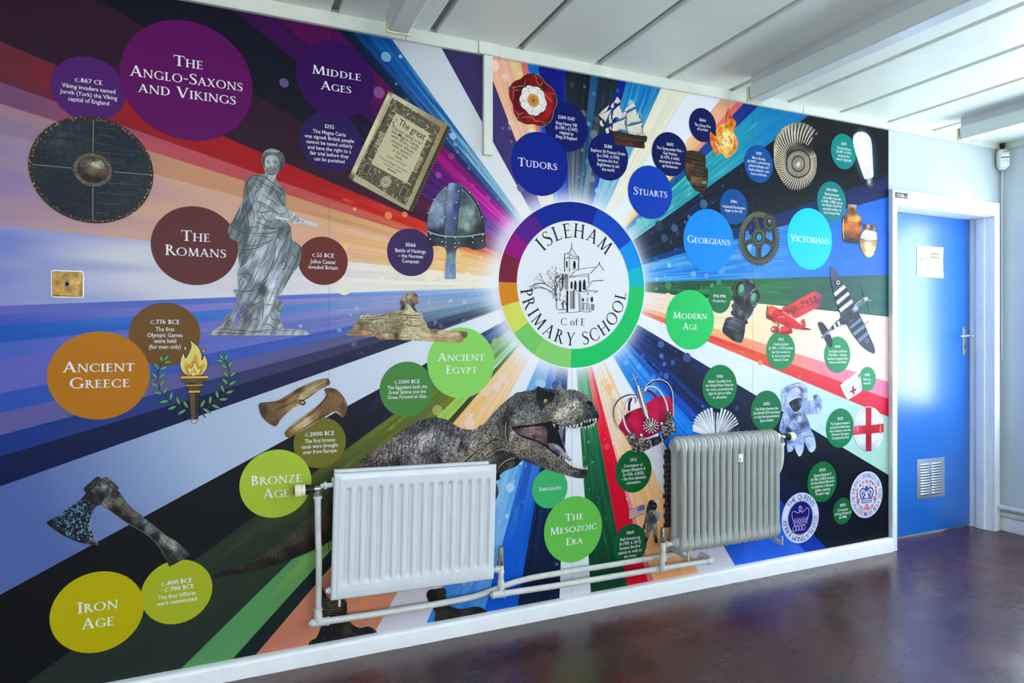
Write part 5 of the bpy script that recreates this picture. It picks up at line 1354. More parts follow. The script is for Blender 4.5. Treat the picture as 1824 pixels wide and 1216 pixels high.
# the tree
rnd = random.Random(8); segs = []
def branch(x, y, a, l, d):
    x2, y2 = x + l * math.cos(a), y - l * math.sin(a); segs.append(((x, y), (x2, y2), 2.5 + d * 1.5))
    if d > 0:
        for k in range(2): branch(x2, y2, a + rnd.uniform(-0.55, 0.55), l * rnd.uniform(0.6, 0.85), d - 1)
for x, a in ((282, 1.65), (305, 1.75), (330, 1.5), (300, 2.2), (285, 2.5)): branch(x, 830 if a < 2 else 760, a, 120, 4)
for p, q, w in segs: ch.line([p, q], w, BK, sm=False, layer=False)
for k in range(60):
    x, y = rnd.uniform(165, 340), rnd.uniform(400, 800); 
    if x < 200 and y > 760: continue
    a = rnd.uniform(0.6, 2.4); ch.line([(x, y), (x + 20 * math.cos(a), y - 24 * math.sin(a))], 6, BK, sm=False, layer=False)
ch.build('church_drawing', logo)

# ---- viking shield
sx_, sz_, sr_ = circ_px(51, 273, 207, 398)
a = Art(); a.unit(sx_, sz_, sr_)
th = [(math.cos(k * 0.0873), math.sin(k * 0.0873)) for k in range(72)]
wood = [(-0.5, 0.5, (44, 56, 66)), (0.5, 0.5, (30, 42, 54)), (0.45, -0.4, (36, 46, 56)), (-0.5, -0.5, (26, 34, 50)), (0, -0.9, (30, 38, 48)), (-0.85, 0, (32, 42, 52)), (0.85, 0, (36, 50, 58))]
a.shade(th, wood, 0.035, 0.10, f=lambda u, v: 0.9 + 0.25 * vnoise(u * 4, v * 40, 2), sm=False)
for y in (-0.78, -0.6, -0.4, -0.2, 0.2, 0.36, 0.52, 0.68, 0.82):
    w = math.sqrt(1 - y * y) - 0.05; a.line([(-w, y + 0.01), (0, y), (w, y - 0.005)], 0.008, (16, 20, 24))
    a.line([(0.05, y - 0.012), (w * rnd.uniform(.3, .9), y - 0.014)], 0.005, (110, 116, 112), sm=False)
a.ring(0, 0, 1, 1, 0.072, 0.072, (52, 42, 34), n=90)
rim = [(-1, 0, (70, 54, 40)), (1, 0, (66, 52, 38)), (0, 1, (80, 74, 66)), (0, -1, (66, 62, 54))]
rs = np.random.RandomState(1)
for k in range(330):
    t_ = rs.uniform(0, 6.283); q = rs.uniform(0.94, 0.99); s_ = rs.uniform(0.004, 0.013); c_ = [(130, 122, 104), (40, 32, 26), (96, 70, 44), (158, 154, 142)][rs.randint(4)]
    a.ell(q * math.cos(t_), q * math.sin(t_), s_ * 1.6, s_, c_, rot=math.degrees(t_) + 90, n=6, layer=(k % 60 == 0))
for p, q in (((0.0, 0.30), (0.01, 0.94)), ((0.0, -0.32), (0.0, -0.94)), ((-0.34, 0.0), (-0.94, 0.0)), ((0.34, 0.0), (0.94, 0.0))):
    a.line([p, q], 0.026, (58, 54, 48), sm=False); a.line([p, q], 0.009, (170, 158, 136), sm=False)
a.ell(0, 0, 0.325, 0.325, (58, 52, 46), n=48); a.ell(0, 0, 0.31, 0.31, (96, 90, 80), n=48); a.ell(0, 0, 0.245, 0.245, (40, 36, 32), n=40)
bos = [(math.cos(k * .1745) * .232, math.sin(k * .1745) * .232) for k in range(36)]
a.shade(bos, [(0.03, 0.10, (226, 218, 190)), (0.0, 0.02, (120, 110, 92)), (-0.12, 0.1, (84, 78, 70)), (0.15, -0.05, (96, 72, 48)), (-0.1, -0.15, (36, 33, 30)), (0.1, -0.17, (30, 28, 26)), (0.0, 0.2, (64, 58, 50)), (-0.2, 0, (50, 46, 42))], 0.02, 0.16, sm=False)
for k in range(70):
    t_ = rs.uniform(0, 6.283); a.ell(0.285 * math.cos(t_) + rs.randn() * .012, 0.285 * math.sin(t_) + rs.randn() * .012, 0.012, 0.007, [(176, 170, 152), (52, 46, 40), (120, 88, 54)][rs.randint(3)], n=6, layer=(k == 0))
for k in range(40): a.ell(rs.randn() * 0.09, rs.randn() * 0.09, 0.007, 0.006, (30, 27, 24), n=6, layer=(k == 0))
a.build('shield_picture', mural)

# ---- roman statue (drawn in two crops of the photograph)
a = Art(0.0026); a.fr(360, 240, 3.287)
ST = [(365, 228), (330, 233), (285, 240), (258, 265), (246, 310), (240, 365), (225, 420), (200, 462), (176, 508), (156, 538), (153, 580), (172, 610), (212, 632), (212, 680), (214, 738), (226, 760), (212, 788), (206, 830), (212, 868), (214, 896), (184, 908), (193, 935), (203, 968), (188, 1012), (165, 1040), (130, 1072), (118, 1112), (92, 1128), (58, 1150), (50, 1172), (300, 1174), (608, 1172), (612, 1152), (590, 1142), (480, 1132), (474, 1112), (452, 1068), (458, 1040), (472, 1012), (474, 985), (452, 968), (440, 944), (462, 930), (500, 860), (562, 768), (580, 700), (582, 662), (556, 634), (528, 615), (524, 575), (512, 530), (490, 505), (500, 500), (540, 520), (572, 522), (604, 522), (674, 541), (677, 519), (612, 506), (566, 482), (520, 446), (494, 432), (490, 396), (486, 330), (462, 300), (436, 272), (434, 240), (452, 214), (472, 180), (481, 138), (468, 108), (432, 86), (396, 82), (366, 98), (350, 130), (353, 172), (366, 206)]
sg_ = [(400, 180, (176, 186, 188)), (370, 120, (112, 120, 122)), (450, 120, (104, 112, 114)), (465, 180, (80, 88, 90)), (400, 235, (168, 178, 180)), (300, 270, (120, 128, 130)), (262, 320, (92, 100, 102)), (270, 430, (84, 92, 94)), (220, 500, (100, 108, 112)), (180, 560, (116, 126, 130)), (250, 560, (92, 100, 104)), (330, 340, (158, 168, 170)), (400, 330, (130, 140, 142)), (460, 320, (96, 104, 106)), (480, 400, (120, 130, 132)), (380, 380, (170, 180, 184)), (320, 440, (172, 182, 186)), (400, 460, (160, 170, 174)), (300, 500, (158, 168, 172)), (460, 440, (176, 186, 190)), (540, 490, (192, 200, 204)), (640, 525, (196, 204, 208)), (420, 540, (134, 144, 148)), (480, 560, (118, 128, 132)), (300, 600, (140, 150, 156)), (230, 620, (104, 112, 118)), (400, 600, (150, 160, 166)), (350, 680, (186, 196, 206)), (420, 700, (176, 188, 198)), (290, 740, (150, 160, 168)), (250, 700, (110, 118, 124)), (330, 820, (182, 194, 204)), (260, 830, (120, 128, 134)), (240, 860, (150, 160, 168)), (400, 880, (186, 196, 204)), (420, 800, (170, 180, 188)), (480, 700, (130, 140, 146)), (540, 690, (116, 126, 130)), (560, 740, (128, 138, 142)), (480, 850, (138, 148, 152)), (460, 920, (140, 150, 154)), (390, 960, (188, 198, 204)), (385, 1060, (190, 200, 206)), (440, 1080, (140, 150, 154)), (460, 1000, (130, 140, 144)), (320, 960, (150, 158, 164)), (290, 1010, (104, 110, 116)), (270, 1060, (90, 96, 102)), (320, 1080, (160, 168, 174)), (230, 950, (138, 146, 152)), (190, 1060, (150, 158, 164)), (150, 1095, (120, 126, 130)), (100, 1155, (150, 156, 154)), (300, 1150, (158, 164, 164)), (500, 1155, (166, 172, 170)), (300, 910, (120, 128, 134)), (350, 900, (86, 94, 98))]
a.shade(ST, sg_, 5.0, 0.04, f=lambda u, v: 0.72 + 0.56 * vnoise((u * 0.86 + v * 0.4) / 11, (v * 0.86 - u * 0.4) / 60, 3), p=3.8)
a.poly([(235, 985), (216, 1012), (192, 1082), (186, 1108), (214, 1096), (224, 1062), (212, 1040), (238, 1000)], (126, 122, 202), sm=True)
DK, MD, LT = (64, 72, 75), (96, 104, 108), (192, 202, 208)
b_ = Art(0.0026)
a.fr(370, 250, 6.757)      # upper half
a.lines([[(690, 410), (640, 420), (560, 425), (500, 460), (470, 520), (480, 620), (485, 680)], [(560, 430), (680, 440), (740, 500), (800, 560), (880, 620), (935, 660)], [(700, 430), (760, 500), (830, 560), (905, 600)], [(620, 480), (700, 540), (780, 580), (830, 640)], [(500, 470), (580, 460), (640, 500), (700, 540)], [(690, 545), (600, 600), (575, 660), (600, 720)], [(830, 640), (860, 700), (910, 770), (935, 800)], [(600, 720), (680, 770), (760, 820), (850, 880), (930, 890)], [(540, 730), (620, 750), (640, 790)], [(500, 700), (520, 780), (555, 870), (560, 950), (540, 1020)], [(430, 700), (420, 820), (440, 960), (450, 1080)], [(380, 800), (360, 900), (320, 980), (350, 1060)], [(455, 760), (470, 900), (490, 1000), (470, 1110)], [(270, 1000), (330, 1060), (420, 1110), (480, 1115)], [(560, 850), (660, 870), (760, 850), (860, 900)], [(570, 980), (650, 1010), (780, 1060), (880, 1050)], [(650, 900), (700, 960), (780, 980)], [(520, 1050), (600, 1040), (590, 1090)], [(640, 1060), (700, 1050), (690, 1110)], [(740, 1060), (790, 1070)], [(480, 1120), (600, 1120), (720, 1125), (800, 1100), (900, 1060), (990, 1040)], [(950, 990), (1000, 1060), (960, 1140), (940, 1216)], [(880, 1090), (850, 1160), (900, 1200)]], 10, DK)
a.lines([[(520, 500), (560, 520), (590, 560), (560, 620)], [(470, 540), (440, 640), (430, 700)], [(640, 640), (720, 700), (800, 740), (870, 790)], [(700, 640), (760, 700), (820, 730)], [(620, 760), (680, 800), (760, 840)], [(590, 820), (600, 900), (590, 960)], [(700, 880), (720, 920)], [(800, 940), (860, 980), (900, 1000)], [(300, 1020), (280, 1090), (320, 1150)], [(560, 1140), (700, 1160), (820, 1170)], [(390, 880), (400, 960), (380, 1030)]], 10, MD)
a.lines([[(560, 640), (620, 700), (720, 760)], [(590, 590), (660, 580), (700, 640), (800, 720), (900, 800)], [(560, 900), (600, 960), (700, 980)], [(500, 600), (520, 700), (540, 780)], [(430, 700), (390, 860), (345, 950)], [(900, 830), (1000, 880), (1090, 940)], [(600, 1080), (760, 1090), (850, 1080)], [(700, 470), (790, 540), (900, 640)]], 8, LT)
# face
fo = [(690, 250), (700, 190), (760, 170), (830, 200), (870, 270), (865, 350), (820, 410), (760, 415), (705, 370), (690, 310)]
a.shade(fo, [(720, 290, (190, 198, 198)), (760, 220, (188, 196, 196)), (820, 230, (160, 168, 168)), (850, 320, (110, 118, 120)), (765, 290, (204, 210, 210)), (720, 350, (150, 158, 158)), (800, 370, (128, 136, 138)), (760, 400, (120, 128, 130)), (820, 300, (150, 158, 160))], 14, 0.03)
a.lines([[(700, 258), (730, 248), (752, 262)], [(775, 265), (810, 250), (840, 268)], [(712, 275), (735, 270), (748, 280)], [(785, 280), (815, 270), (835, 282)], [(758, 270), (748, 310), (770, 322), (788, 312)], [(722, 350), (760, 342), (800, 352)], [(730, 325), (715, 345), (722, 375)], [(795, 325), (815, 345), (812, 375)], [(740, 372), (770, 368), (790, 376)], [(690, 330), (720, 390), (770, 415), (830, 400)]], 9, (58, 64, 66))
hair = [(690, 130), (760, 100), (830, 130), (900, 170), (925, 240), (905, 330), (870, 370), (865, 290), (840, 210), (780, 170), (710, 200), (685, 260), (690, 340), (662, 290), (655, 200), (672, 165)]
a.shade(hair, [(700, 160, (110, 118, 120)), (780, 130, (140, 148, 150)), (880, 220, (96, 104, 106)), (890, 320, (76, 82, 84)), (670, 260, (90, 98, 100))], 12, 0.05)
a.lines([[(700 + k * 22, 130 - 14 * math.sin(k * .5)), (712 + k * 20, 160), (702 + k * 22, 195 - k * 2)] for k in range(9)] + [[(890 - k * 5, 200 + k * 28), (915 - k * 4, 215 + k * 28), (880 - k * 6, 240 + k * 24)] for k in range(6)] + [[(660, 190 + k * 26), (680, 200 + k * 26), (668, 220 + k * 26)] for k in range(5)], 9, (46, 52, 54))
a.lines([[(680 + k * 26, 150), (700 + k * 24, 125), (722 + k * 24, 140)] for k in range(7)] + [[(900, 210 + k * 30), (918, 225 + k * 28)] for k in range(4)], 7, (196, 204, 204))
a.poly([(810, 900), (960, 930), (985, 965), (820, 945)], (214, 220, 222)); a.poly([(1180, 985), (1322, 1000), (1318, 1046), (1170, 1010)], (206, 214, 216))
a.lines([[(1000, 900), (1060, 930), (1110, 960)], [(1020, 940), (1080, 970), (1100, 1000)], [(1050, 985), (1110, 960), (1190, 1005)], [(950, 850), (980, 900), (985, 940)], [(810, 902), (890, 920), (960, 932)]], 7, MD)
a.fr(370, 420, 6.4)        # lower half
a.lines([[(360, 90), (450, 110), (560, 110), (700, 60), (760, 40)], [(350, 150), (440, 160), (580, 130), (720, 60)], [(345, 230), (400, 200), (450, 180)], [(350, 290), (380, 345), (400, 250), (450, 190)], [(340, 440), (420, 430), (490, 445), (480, 520)], [(390, 470), (360, 530), (350, 600)], [(600, 300), (560, 420), (500, 540), (470, 600)], [(700, 120), (640, 280), (580, 400)], [(760, 60), (770, 160), (740, 300), (700, 420), (600, 540), (480, 620)], [(880, 60), (830, 160), (790, 270), (740, 380), (720, 460)], [(960, 40), (930, 160), (900, 280)], [(300, 620), (380, 632), (470, 630), (560, 610), (640, 570)], [(640, 570), (640, 640), (630, 700)], [(700, 470), (640, 560), (560, 690), (520, 760)], [(330, 700), (360, 660), (390, 690), (350, 740)], [(400, 760), (480, 800), (560, 770), (640, 740)], [(400, 790), (410, 850), (350, 900), (380, 980)], [(630, 760), (632, 860), (620, 960)], [(760, 750), (780, 820), (830, 860), (850, 790)], [(740, 470), (800, 500)], [(820, 380), (880, 375), (890, 300), (850, 290), (850, 350)], [(830, 650), (885, 560), (945, 440), (1010, 300), (1040, 190)], [(980, 60), (1040, 110), (1070, 170)]], 9.5, DK)
a.lines([[(720, 900), (740, 950), (800, 960)], [(790, 900), (800, 960), (850, 1000)], [(760, 870), (820, 930)], [(170, 990), (200, 950), (250, 900)], [(190, 1020), (230, 980), (270, 960)], [(240, 1030), (270, 1000)], [(620, 1020), (700, 1010), (760, 1050), (860, 1050)], [(60, 1080), (160, 1060), (300, 1070), (500, 1090), (700, 1070), (900, 1080), (1100, 1080)], [(40, 1105), (200, 1100), (400, 1115), (600, 1095), (800, 1105)], [(640, 780), (690, 785), (740, 780)], [(860, 420), (930, 500)], [(880, 330), (990, 380), (1020, 330)], [(950, 180), (1000, 250), (1040, 260)], [(480, 980), (540, 950), (600, 970)], [(280, 870), (320, 860), (330, 830)], [(260, 880), (300, 900)]], 9, (74, 82, 86))
a.lines([[(640, 700), (660, 800), (650, 900), (620, 980)], [(500, 300), (620, 200), (680, 120)], [(400, 480), (440, 540), (400, 590)], [(540, 420), (640, 300), (720, 200)], [(700, 520), (720, 600), (780, 640)], [(680, 900), (700, 980)], [(480, 700), (520, 740)], [(380, 380), (460, 300), (540, 240)]], 8, (206, 214, 220))
a.build('statue_picture', mural)

# ---- old printed book
a = Art(); a.fr(620, 150, 4.863)
PAP = (196, 184, 146)
a.poly([(858, 352), (886, 378), (556, 1112), (520, 1094)], (66, 56, 40))
rs = np.random.RandomState(3)
for k in range(60):
    u = k / 60; a.ell(880 - 330 * u + rs.randn() * 2, 385 + 720 * u, 5, 4, (150, 138, 104) if k % 2 else (30, 24, 16), n=6, layer=(k == 0))
a.shade([(383, 78), (860, 352), (522, 1096), (34, 832)], [(400, 100, (206, 194, 158)), (860, 360, (150, 134, 100)), (520, 1080, (176, 164, 128)), (60, 820, (190, 178, 138)), (450, 560, (206, 196, 164)), (700, 760, (150, 136, 102)), (640, 880, (170, 156, 120))], 22, 0.02, sm=False)
a.shade([(350, 62), (386, 80), (40, 836), (4, 806)], [(350, 70, (120, 100, 66)), (345, 110, (222, 212, 170)), (200, 440, (226, 218, 180)), (60, 740, (216, 206, 164)), (15, 800, (110, 90, 56))], 16, 0.03, sm=False)
a.line([(383, 84), (38, 836)], 5, (120, 106, 74), sm=False)
INKB = (58, 54, 42)
a.poly([(385, 120), (802, 376), (498, 1052), (66, 778)], (98, 92, 72))
def bmap(u, v):      # book frame: u across, v down the page, both 0..1
    p = (1 - v) * ((1 - u) * np.array([385, 120]) + u * np.array([802, 376])) + v * ((1 - u) * np.array([66, 778]) + u * np.array([498, 1052])); return tuple(p)
rs = np.random.RandomState(9); Ls, Dk = [], []
for k in range(330):
    e = rs.randint(4); u, v = rs.rand(), rs.rand()
    if e == 0: v *= 0.16
    elif e == 1: v = 1 - v * 0.22
    elif e == 2: u *= 0.20
    else: u = 1 - u * 0.20
    p = np.array(bmap(u, v)); r_ = rs.uniform(6, 17); t0 = rs.uniform(0, 6.28); arc_ = [(p[0] + r_ * (1 - .12 * i) * math.cos(t0 + i * .8), p[1] + r_ * (1 - .12 * i) * math.sin(t0 + i * .8)) for i in range(5)]
    (Ls if k % 2 else Dk).append(arc_)
a.lines(Dk, 5, (38, 34, 26)); a.lines(Ls, 4.2, (206, 196, 160))
for v in (0.13, 0.155, 0.175): a.line([bmap(0.08, v), bmap(0.92, v)], 4, (210, 200, 166) if v != 0.155 else (44, 40, 30), sm=False)
for u in (0.03, 0.19, 0.81, 0.97): a.line([bmap(u, 0.16), bmap(u, 0.78)], 5, (40, 36, 28), sm=False)
for v in (0.20, 0.42, 0.60, 0.76):
    for u in (0.07, 0.85): a.line([bmap(u, v), bmap(u + 0.09, v)], 8, (208, 198, 162), sm=False)
for u in (0.085, 0.11, 0.135, 0.865, 0.89, 0.915): a.line([bmap(u, 0.43), bmap(u, 0.58)], 5, (208, 198, 162), sm=False)
for u in (0.05, 0.80): a.poly([bmap(u, 0.80), bmap(u + 0.15, 0.80), bmap(u + 0.15, 0.96), bmap(u, 0.96)], (80, 74, 58)); a.line([bmap(u + .02, 0.82), bmap(u + .13, 0.82), bmap(u + .13, .94), bmap(u + .02, .94), bmap(u + .02, .82)], 4, (208, 198, 162), sm=False)
cxy = bmap(0.52, 0.89); a.ell(*cxy, 44, 50, (204, 194, 158), rot=30); a.ring(*cxy, 34, 40, 5, 5, (60, 54, 40), rot=30); a.ring(*cxy, 18, 18, 4, 4, (60, 54, 40)); a.line([(cxy[0] - 14, cxy[1] - 8), (cxy[0] + 14, cxy[1] + 8)], 4, (60, 54, 40), sm=False); a.line([(cxy[0] + 8, cxy[1] - 14), (cxy[0] - 8, cxy[1] + 14)], 4, (60, 54, 40), sm=False)
a.poly([(410, 252), (706, 430), (505, 860), (198, 690)], (204, 194, 158))
BI = (32, 28, 22); UP = lambda h: (0.44 * h, -0.9 * h)
a.tline('The great', (430, 352), (655, 488), UP(58), BI, font='body', bold=0.008)
for s, p, q, h in (('Charter called in la=', (376, 382), (636, 532), 28), ('ten Magna Carta,', (370, 416), (610, 556), 28), ('with divers, olde', (368, 452), (592, 582), 26), ('statutes whose', (370, 494), (562, 604), 26), ('titles appere', (376, 534), (536, 626), 25), ('in the next', (382, 580), (512, 652), 24), ('leafe.', (404, 630), (466, 664), 22), ('Newly imprinted', (332, 626), (496, 712), 14), ('Cum privilegio ad impri-', (264, 632), (516, 772), 16), ('mendum solum.', (308, 690), (464, 774), 14)):
    a.tline(s, p, q, UP(h), BI, font='body', bold=0.006)
a.lines([[(380, 340), (396, 325), (388, 360), (400, 372)], [(412, 300), (420, 312), (410, 318)]], 6, BI)
for x, y in ((352, 736), (378, 752), (404, 766)): a.ell(x, y, 14, 5, BI, rot=30, n=10)
a.build('book_picture', mural)

# ---- norman helmet
a = Art(); a.fr(600, 300, 3.8)
HM = [(612, 460), (610, 400), (618, 320), (650, 225), (700, 155), (752, 112), (800, 101), (846, 115), (900, 158), (952, 226), (984, 300), (998, 380), (1002, 470), (1000, 533), (965, 546), (928, 552), (892, 536), (852, 533), (818, 540), (804, 570), (803, 650), (804, 735), (792, 748), (738, 748), (729, 735), (735, 650), (742, 570), (730, 538), (700, 526), (660, 525), (632, 530), (611, 515)]
hs = [(640, 380, (96, 116, 140)), (660, 260, (150, 170, 192)), (700, 200, (112, 128, 146)), (690, 350, (126, 150, 164)), (650, 440, (34, 40, 46)), (720, 430, (44, 52, 58)), (640, 500, (36, 42, 48)), (700, 500, (56, 66, 78)), (850, 200, (70, 86, 96)), (900, 300, (140, 164, 160)), (870, 390, (156, 176, 160)), (840, 430, (70, 90, 84)), (960, 300, (70, 84, 92)), (985, 420, (34, 38, 42)), (950, 440, (50, 60, 60)), (900, 500, (40, 46, 48)), (980, 510, (62, 70, 76)), (770, 600, (120, 142, 156)), (750, 700, (132, 156, 190)), (790, 680, (104, 130, 160)), (770, 540, (60, 70, 86))]
a.shade(HM, hs, 7, 0.04, f=lambda u, v: 0.88 + 0.26 * vnoise(u / 22, v / 22, 4))
a.shade([(752, 112), (800, 101), (846, 116), (826, 250), (808, 420), (802, 535), (740, 535), (724, 420), (732, 260)], [(770, 120, (150, 164, 196)), (820, 130, (70, 80, 120)), (760, 250, (136, 146, 176)), (810, 260, (56, 66, 116)), (760, 400, (96, 106, 140)), (800, 400, (66, 78, 128)), (770, 500, (60, 66, 84)), (745, 440, (84, 96, 112))], 8, 0.03)
a.line([(752, 112), (735, 260), (724, 420), (722, 450)], 4, (40, 46, 54)); a.line([(838, 125), (826, 250), (808, 420), (806, 450)], 5, (24, 28, 36))
a.line([(612, 425), (680, 450), (770, 462), (880, 460), (998, 440)], 9, (150, 170, 190)); a.line([(612, 434), (680, 459), (770, 471), (880, 469), (998, 449)], 6, (22, 26, 30))
a.line([(850, 130), (910, 190), (960, 270), (985, 360)], 10, (40, 46, 52)); a.line([(844, 140), (900, 196), (948, 270), (972, 350)], 3, (150, 166, 170))
for x, y in ((740, 236), (808, 232), (730, 332), (800, 338), (735, 466), (800, 470), (712, 496), (738, 502), (800, 508), (826, 506), (738, 530), (800, 534), (634, 446), (632, 480), (918, 466), (920, 502), (988, 452), (986, 488), (752, 150), (826, 156), (655, 212), (617, 304), (898, 164), (955, 240), (982, 330)):
    a.ell(x, y + 2, 7, 7, (24, 28, 34), n=12); a.ell(x - 1, y - 1, 5, 5, (196, 206, 216), n=10)
a.build('helmet_picture', mural)

# ---- sphinx
a = Art(0.0026); a.fr(610, 510, 7.93)
SPH = [(65, 688), (68, 655), (105, 645), (150, 565), (180, 512), (235, 446), (275, 402), (420, 396), (560, 386), (700, 360), (830, 340), (870, 330), (905, 280), (935, 255), (1000, 320), (1052, 366), (1100, 372), (1125, 402), (1140, 460), (1180, 522), (1215, 592), (1300, 602), (1420, 612), (1530, 626), (1650, 630), (1748, 642), (1766, 700), (1740, 726), (1702, 742), (1682, 790), (1500, 786), (1340, 782), (1050, 766), (760, 750), (660, 748), (560, 750), (480, 726), (465, 692), (440, 706), (330, 706), (225, 696)]
ss = [(100, 670, (150, 132, 96)), (200, 560, (150, 136, 108)), (250, 540, (112, 100, 80)), (300, 430, (196, 186, 150)), (450, 420, (188, 178, 142)), (600, 400, (176, 164, 130)), (700, 400, (150, 138, 108)), (800, 360, (160, 148, 114)), (950, 320, (204, 194, 156)), (1000, 390, (200, 190, 150)), (1000, 500, (198, 186, 146)), (500, 520, (176, 166, 136)), (420, 600, (150, 138, 110)), (600, 580, (166, 154, 126)), (700, 640, (140, 126, 98)), (760, 600, (120, 106, 82)), (900, 600, (196, 184, 148)), (330, 660, (196, 160, 116)), (240, 680, (150, 110, 66)), (330, 695, (166, 118, 66)), (600, 690, (204, 178, 136)), (560, 735, (150, 112, 66)), (700, 720, (190, 150, 100)), (755, 700, (60, 48, 36)), (850, 700, (206, 186, 146)), (1000, 680, (214, 198, 160)), (1200, 680, (212, 190, 150)), (1400, 660, (206, 184, 146)), (1600, 680, (210, 184, 148)), (1400, 750, (180, 140, 104)), (1650, 760, (176, 132, 100)), (1200, 750, (196, 166, 124)), (1720, 660, (110, 90, 66)), (1300, 612, (120, 104, 76)), (1180, 600, (190, 178, 136))]
a.shade(SPH, ss, 13, 0.06, f=lambda u, v: 0.84 + 0.34 * vnoise(u / 60, v / 14, 6))
a.lines([[(280, 425), (420, 440), (560, 410), (660, 380)], [(220, 460), (400, 470), (520, 455), (640, 465)], [(700, 380), (830, 400), (1000, 410), (1120, 412)], [(720, 460), (860, 480), (900, 475)], [(880, 440), (1000, 445), (1130, 450)], [(640, 500), (820, 520), (830, 570), (780, 620)], [(840, 540), (1000, 555), (1160, 550)], [(330, 500), (360, 560), (340, 600)], [(760, 640), (770, 690), (755, 745)], [(225, 640), (240, 610), (300, 605), (420, 630), (445, 690)], [(470, 690), (520, 660), (700, 650), (750, 690)], [(1540, 632), (1650, 640), (1710, 690), (1705, 735)], [(1225, 615), (1300, 622), (1415, 625)], [(660, 360), (680, 400), (660, 440)], [(1000, 480), (1160, 500)], [(480, 540), (470, 600), (520, 640)]], 11, (88, 74, 52))
a.flecks(SPH, [(600, 500, (90, 78, 56)), (1300, 700, (160, 126, 90))], 260, 6, 0.7, 1.5, asp=2.2, ang=0.05)
HD = [(810, 225), (838, 162), (880, 112), (938, 76), (1000, 80), (1048, 108), (1066, 158), (1058, 182), (1074, 214), (1068, 246), (1034, 258), (1016, 290), (1052, 362), (1000, 330), (950, 270), (920, 245), (890, 250), (888, 300), (868, 335), (814, 328), (826, 280)]
a.shade(HD, [(860, 170, (166, 150, 118)), (920, 110, (150, 134, 104)), (850, 280, (62, 54, 46)), (830, 240, (84, 74, 62)), (900, 220, (150, 136, 106)), (960, 110, (168, 150, 120)), (1020, 120, (120, 104, 82)), (1000, 180, (150, 132, 106)), (960, 220, (110, 96, 76)), (1050, 200, (140, 122, 96)), (1000, 270, (76, 64, 50)), (1040, 340, (48, 42, 38)), (930, 150, (200, 184, 148))], 11, 0.05)
a.lines([[(1000, 120), (1040, 128), (1062, 150)], [(1005, 140), (1035, 148)], [(1040, 218), (1070, 222)], [(925, 90), (905, 160), (915, 240)], [(940, 170), (960, 185), (950, 210)], [(830, 230), (860, 215), (890, 240)], [(1040, 190), (1058, 196)]], 9, (52, 44, 36))
a.build('sphinx_picture', mural)

# ---- olympic torch and laurel (outlined drawing)
a = Art(0.0026); a.fr(250, 590, 7.153); OUT = (22, 26, 22)
def outl(pts, col, w=7, sm=True):
    a.poly(pts, col, sm=sm)
    q = list(pts) + [pts[0]]; P = crv(pts, 5, True) if sm else pts; a.line([tuple(p) for p in P] + [tuple(P[0])], w, OUT, sm=False)
def leaf(x, y, ang, l, w=19, col=(110, 176, 112)):
    c, s_ = math.cos(R(ang)), -math.sin(R(ang)); f = lambda u, v: (x + u * c + v * s_, y + u * s_ - v * c)
    pts = [f(l * t_, w * math.sin(math.pi * t_) ** 0.8 * sg) for sg, ts in ((1, (0, .15, .35, .55, .75, .9, 1)), (-1, (.9, .75, .55, .35, .15))) for t_ in ts]
    outl(pts, col, 6, sm=False); a.line([f(l * .2, 0), f(l * .8, 0)], 4, OUT, sm=False)
stemL = [(290, 390), (250, 450), (228, 570), (236, 680), (280, 790), (370, 880), (480, 950), (600, 985)]
stemR = [(1065, 370), (1115, 450), (1130, 560), (1122, 660), (1085, 770), (1000, 850), (905, 920), (790, 970)]
a.line(stemL, 6, OUT); a.line(stemR, 6, OUT)
for x, y, an, l in ((292, 392, 118, 96), (300, 375, 50, 100), (300, 400, 10, 98), (242, 488, 128, 110), (244, 490, 22, 115), (228, 596, 142, 120), (230, 600, 38, 118), (240, 706, 155, 122), (246, 700, 52, 112), (285, 792, 172, 128), (292, 796, 60, 112), (368, 884, 188, 130), (382, 880, 80, 116), (468, 950, 200, 128), (505, 940, 112, 118), (585, 990, 212, 128), (610, 980, 122, 122)): leaf(x, y, an, l)
for x, y, an, l in ((1066, 368, 126, 110), (1078, 372, 66, 98), (1066, 382, 172, 98), (1116, 472, 152, 112), (1118, 460, 58, 100), (1130, 580, 142, 112), (1136, 578, 38, 112), (1118, 676, 134, 112), (1124, 684, 28, 112), (1072, 776, 118, 112), (1085, 788, 18, 112), (992, 858, 104, 112), (1000, 868, 4, 118), (885, 930, 84, 112), (905, 932, -22, 118), (768, 970, 62, 116), (792, 976, -32, 125)): leaf(x, y, an, l, col=(126, 178, 104) if y > 900 else (110, 176, 112))
for x, y in ((253, 418), (220, 512), (208, 636), (240, 742), (310, 838), (425, 908), (402, 920), (510, 975), (1103, 405), (1135, 490), (1144, 612), (1120, 712), (1055, 815), (945, 885), (965, 898), (868, 960)): a.ell(x, y, 12, 12, OUT, n=12); a.ell(x, y, 8, 8, (150, 40, 50), n=10)
for p, q in (((545, 1100), (610, 1045)), ((760, 1010), (830, 1095))): a.line([p, q], (6, 18), OUT, sm=False)
outl([(630, 115), (650, 180), (620, 270), (575, 340), (552, 275), (520, 340), (508, 430), (530, 500), (600, 560), (760, 560), (830, 500), (858, 430), (850, 360), (815, 305), (785, 365), (780, 290), (740, 200), (680, 145)], (226, 212, 118), 8)
a.poly([(700, 280), (740, 350), (750, 440), (800, 410), (820, 440), (790, 520), (740, 556), (600, 556), (562, 470), (575, 390), (610, 420), (660, 370)], (222, 164, 60), sm=True)
outl([(682, 380), (720, 430), (740, 478), (765, 450), (772, 490), (750, 545), (710, 562), (650, 562), (612, 520), (605, 470), (622, 440), (640, 470), (670, 440)], (228, 216, 130), 7)
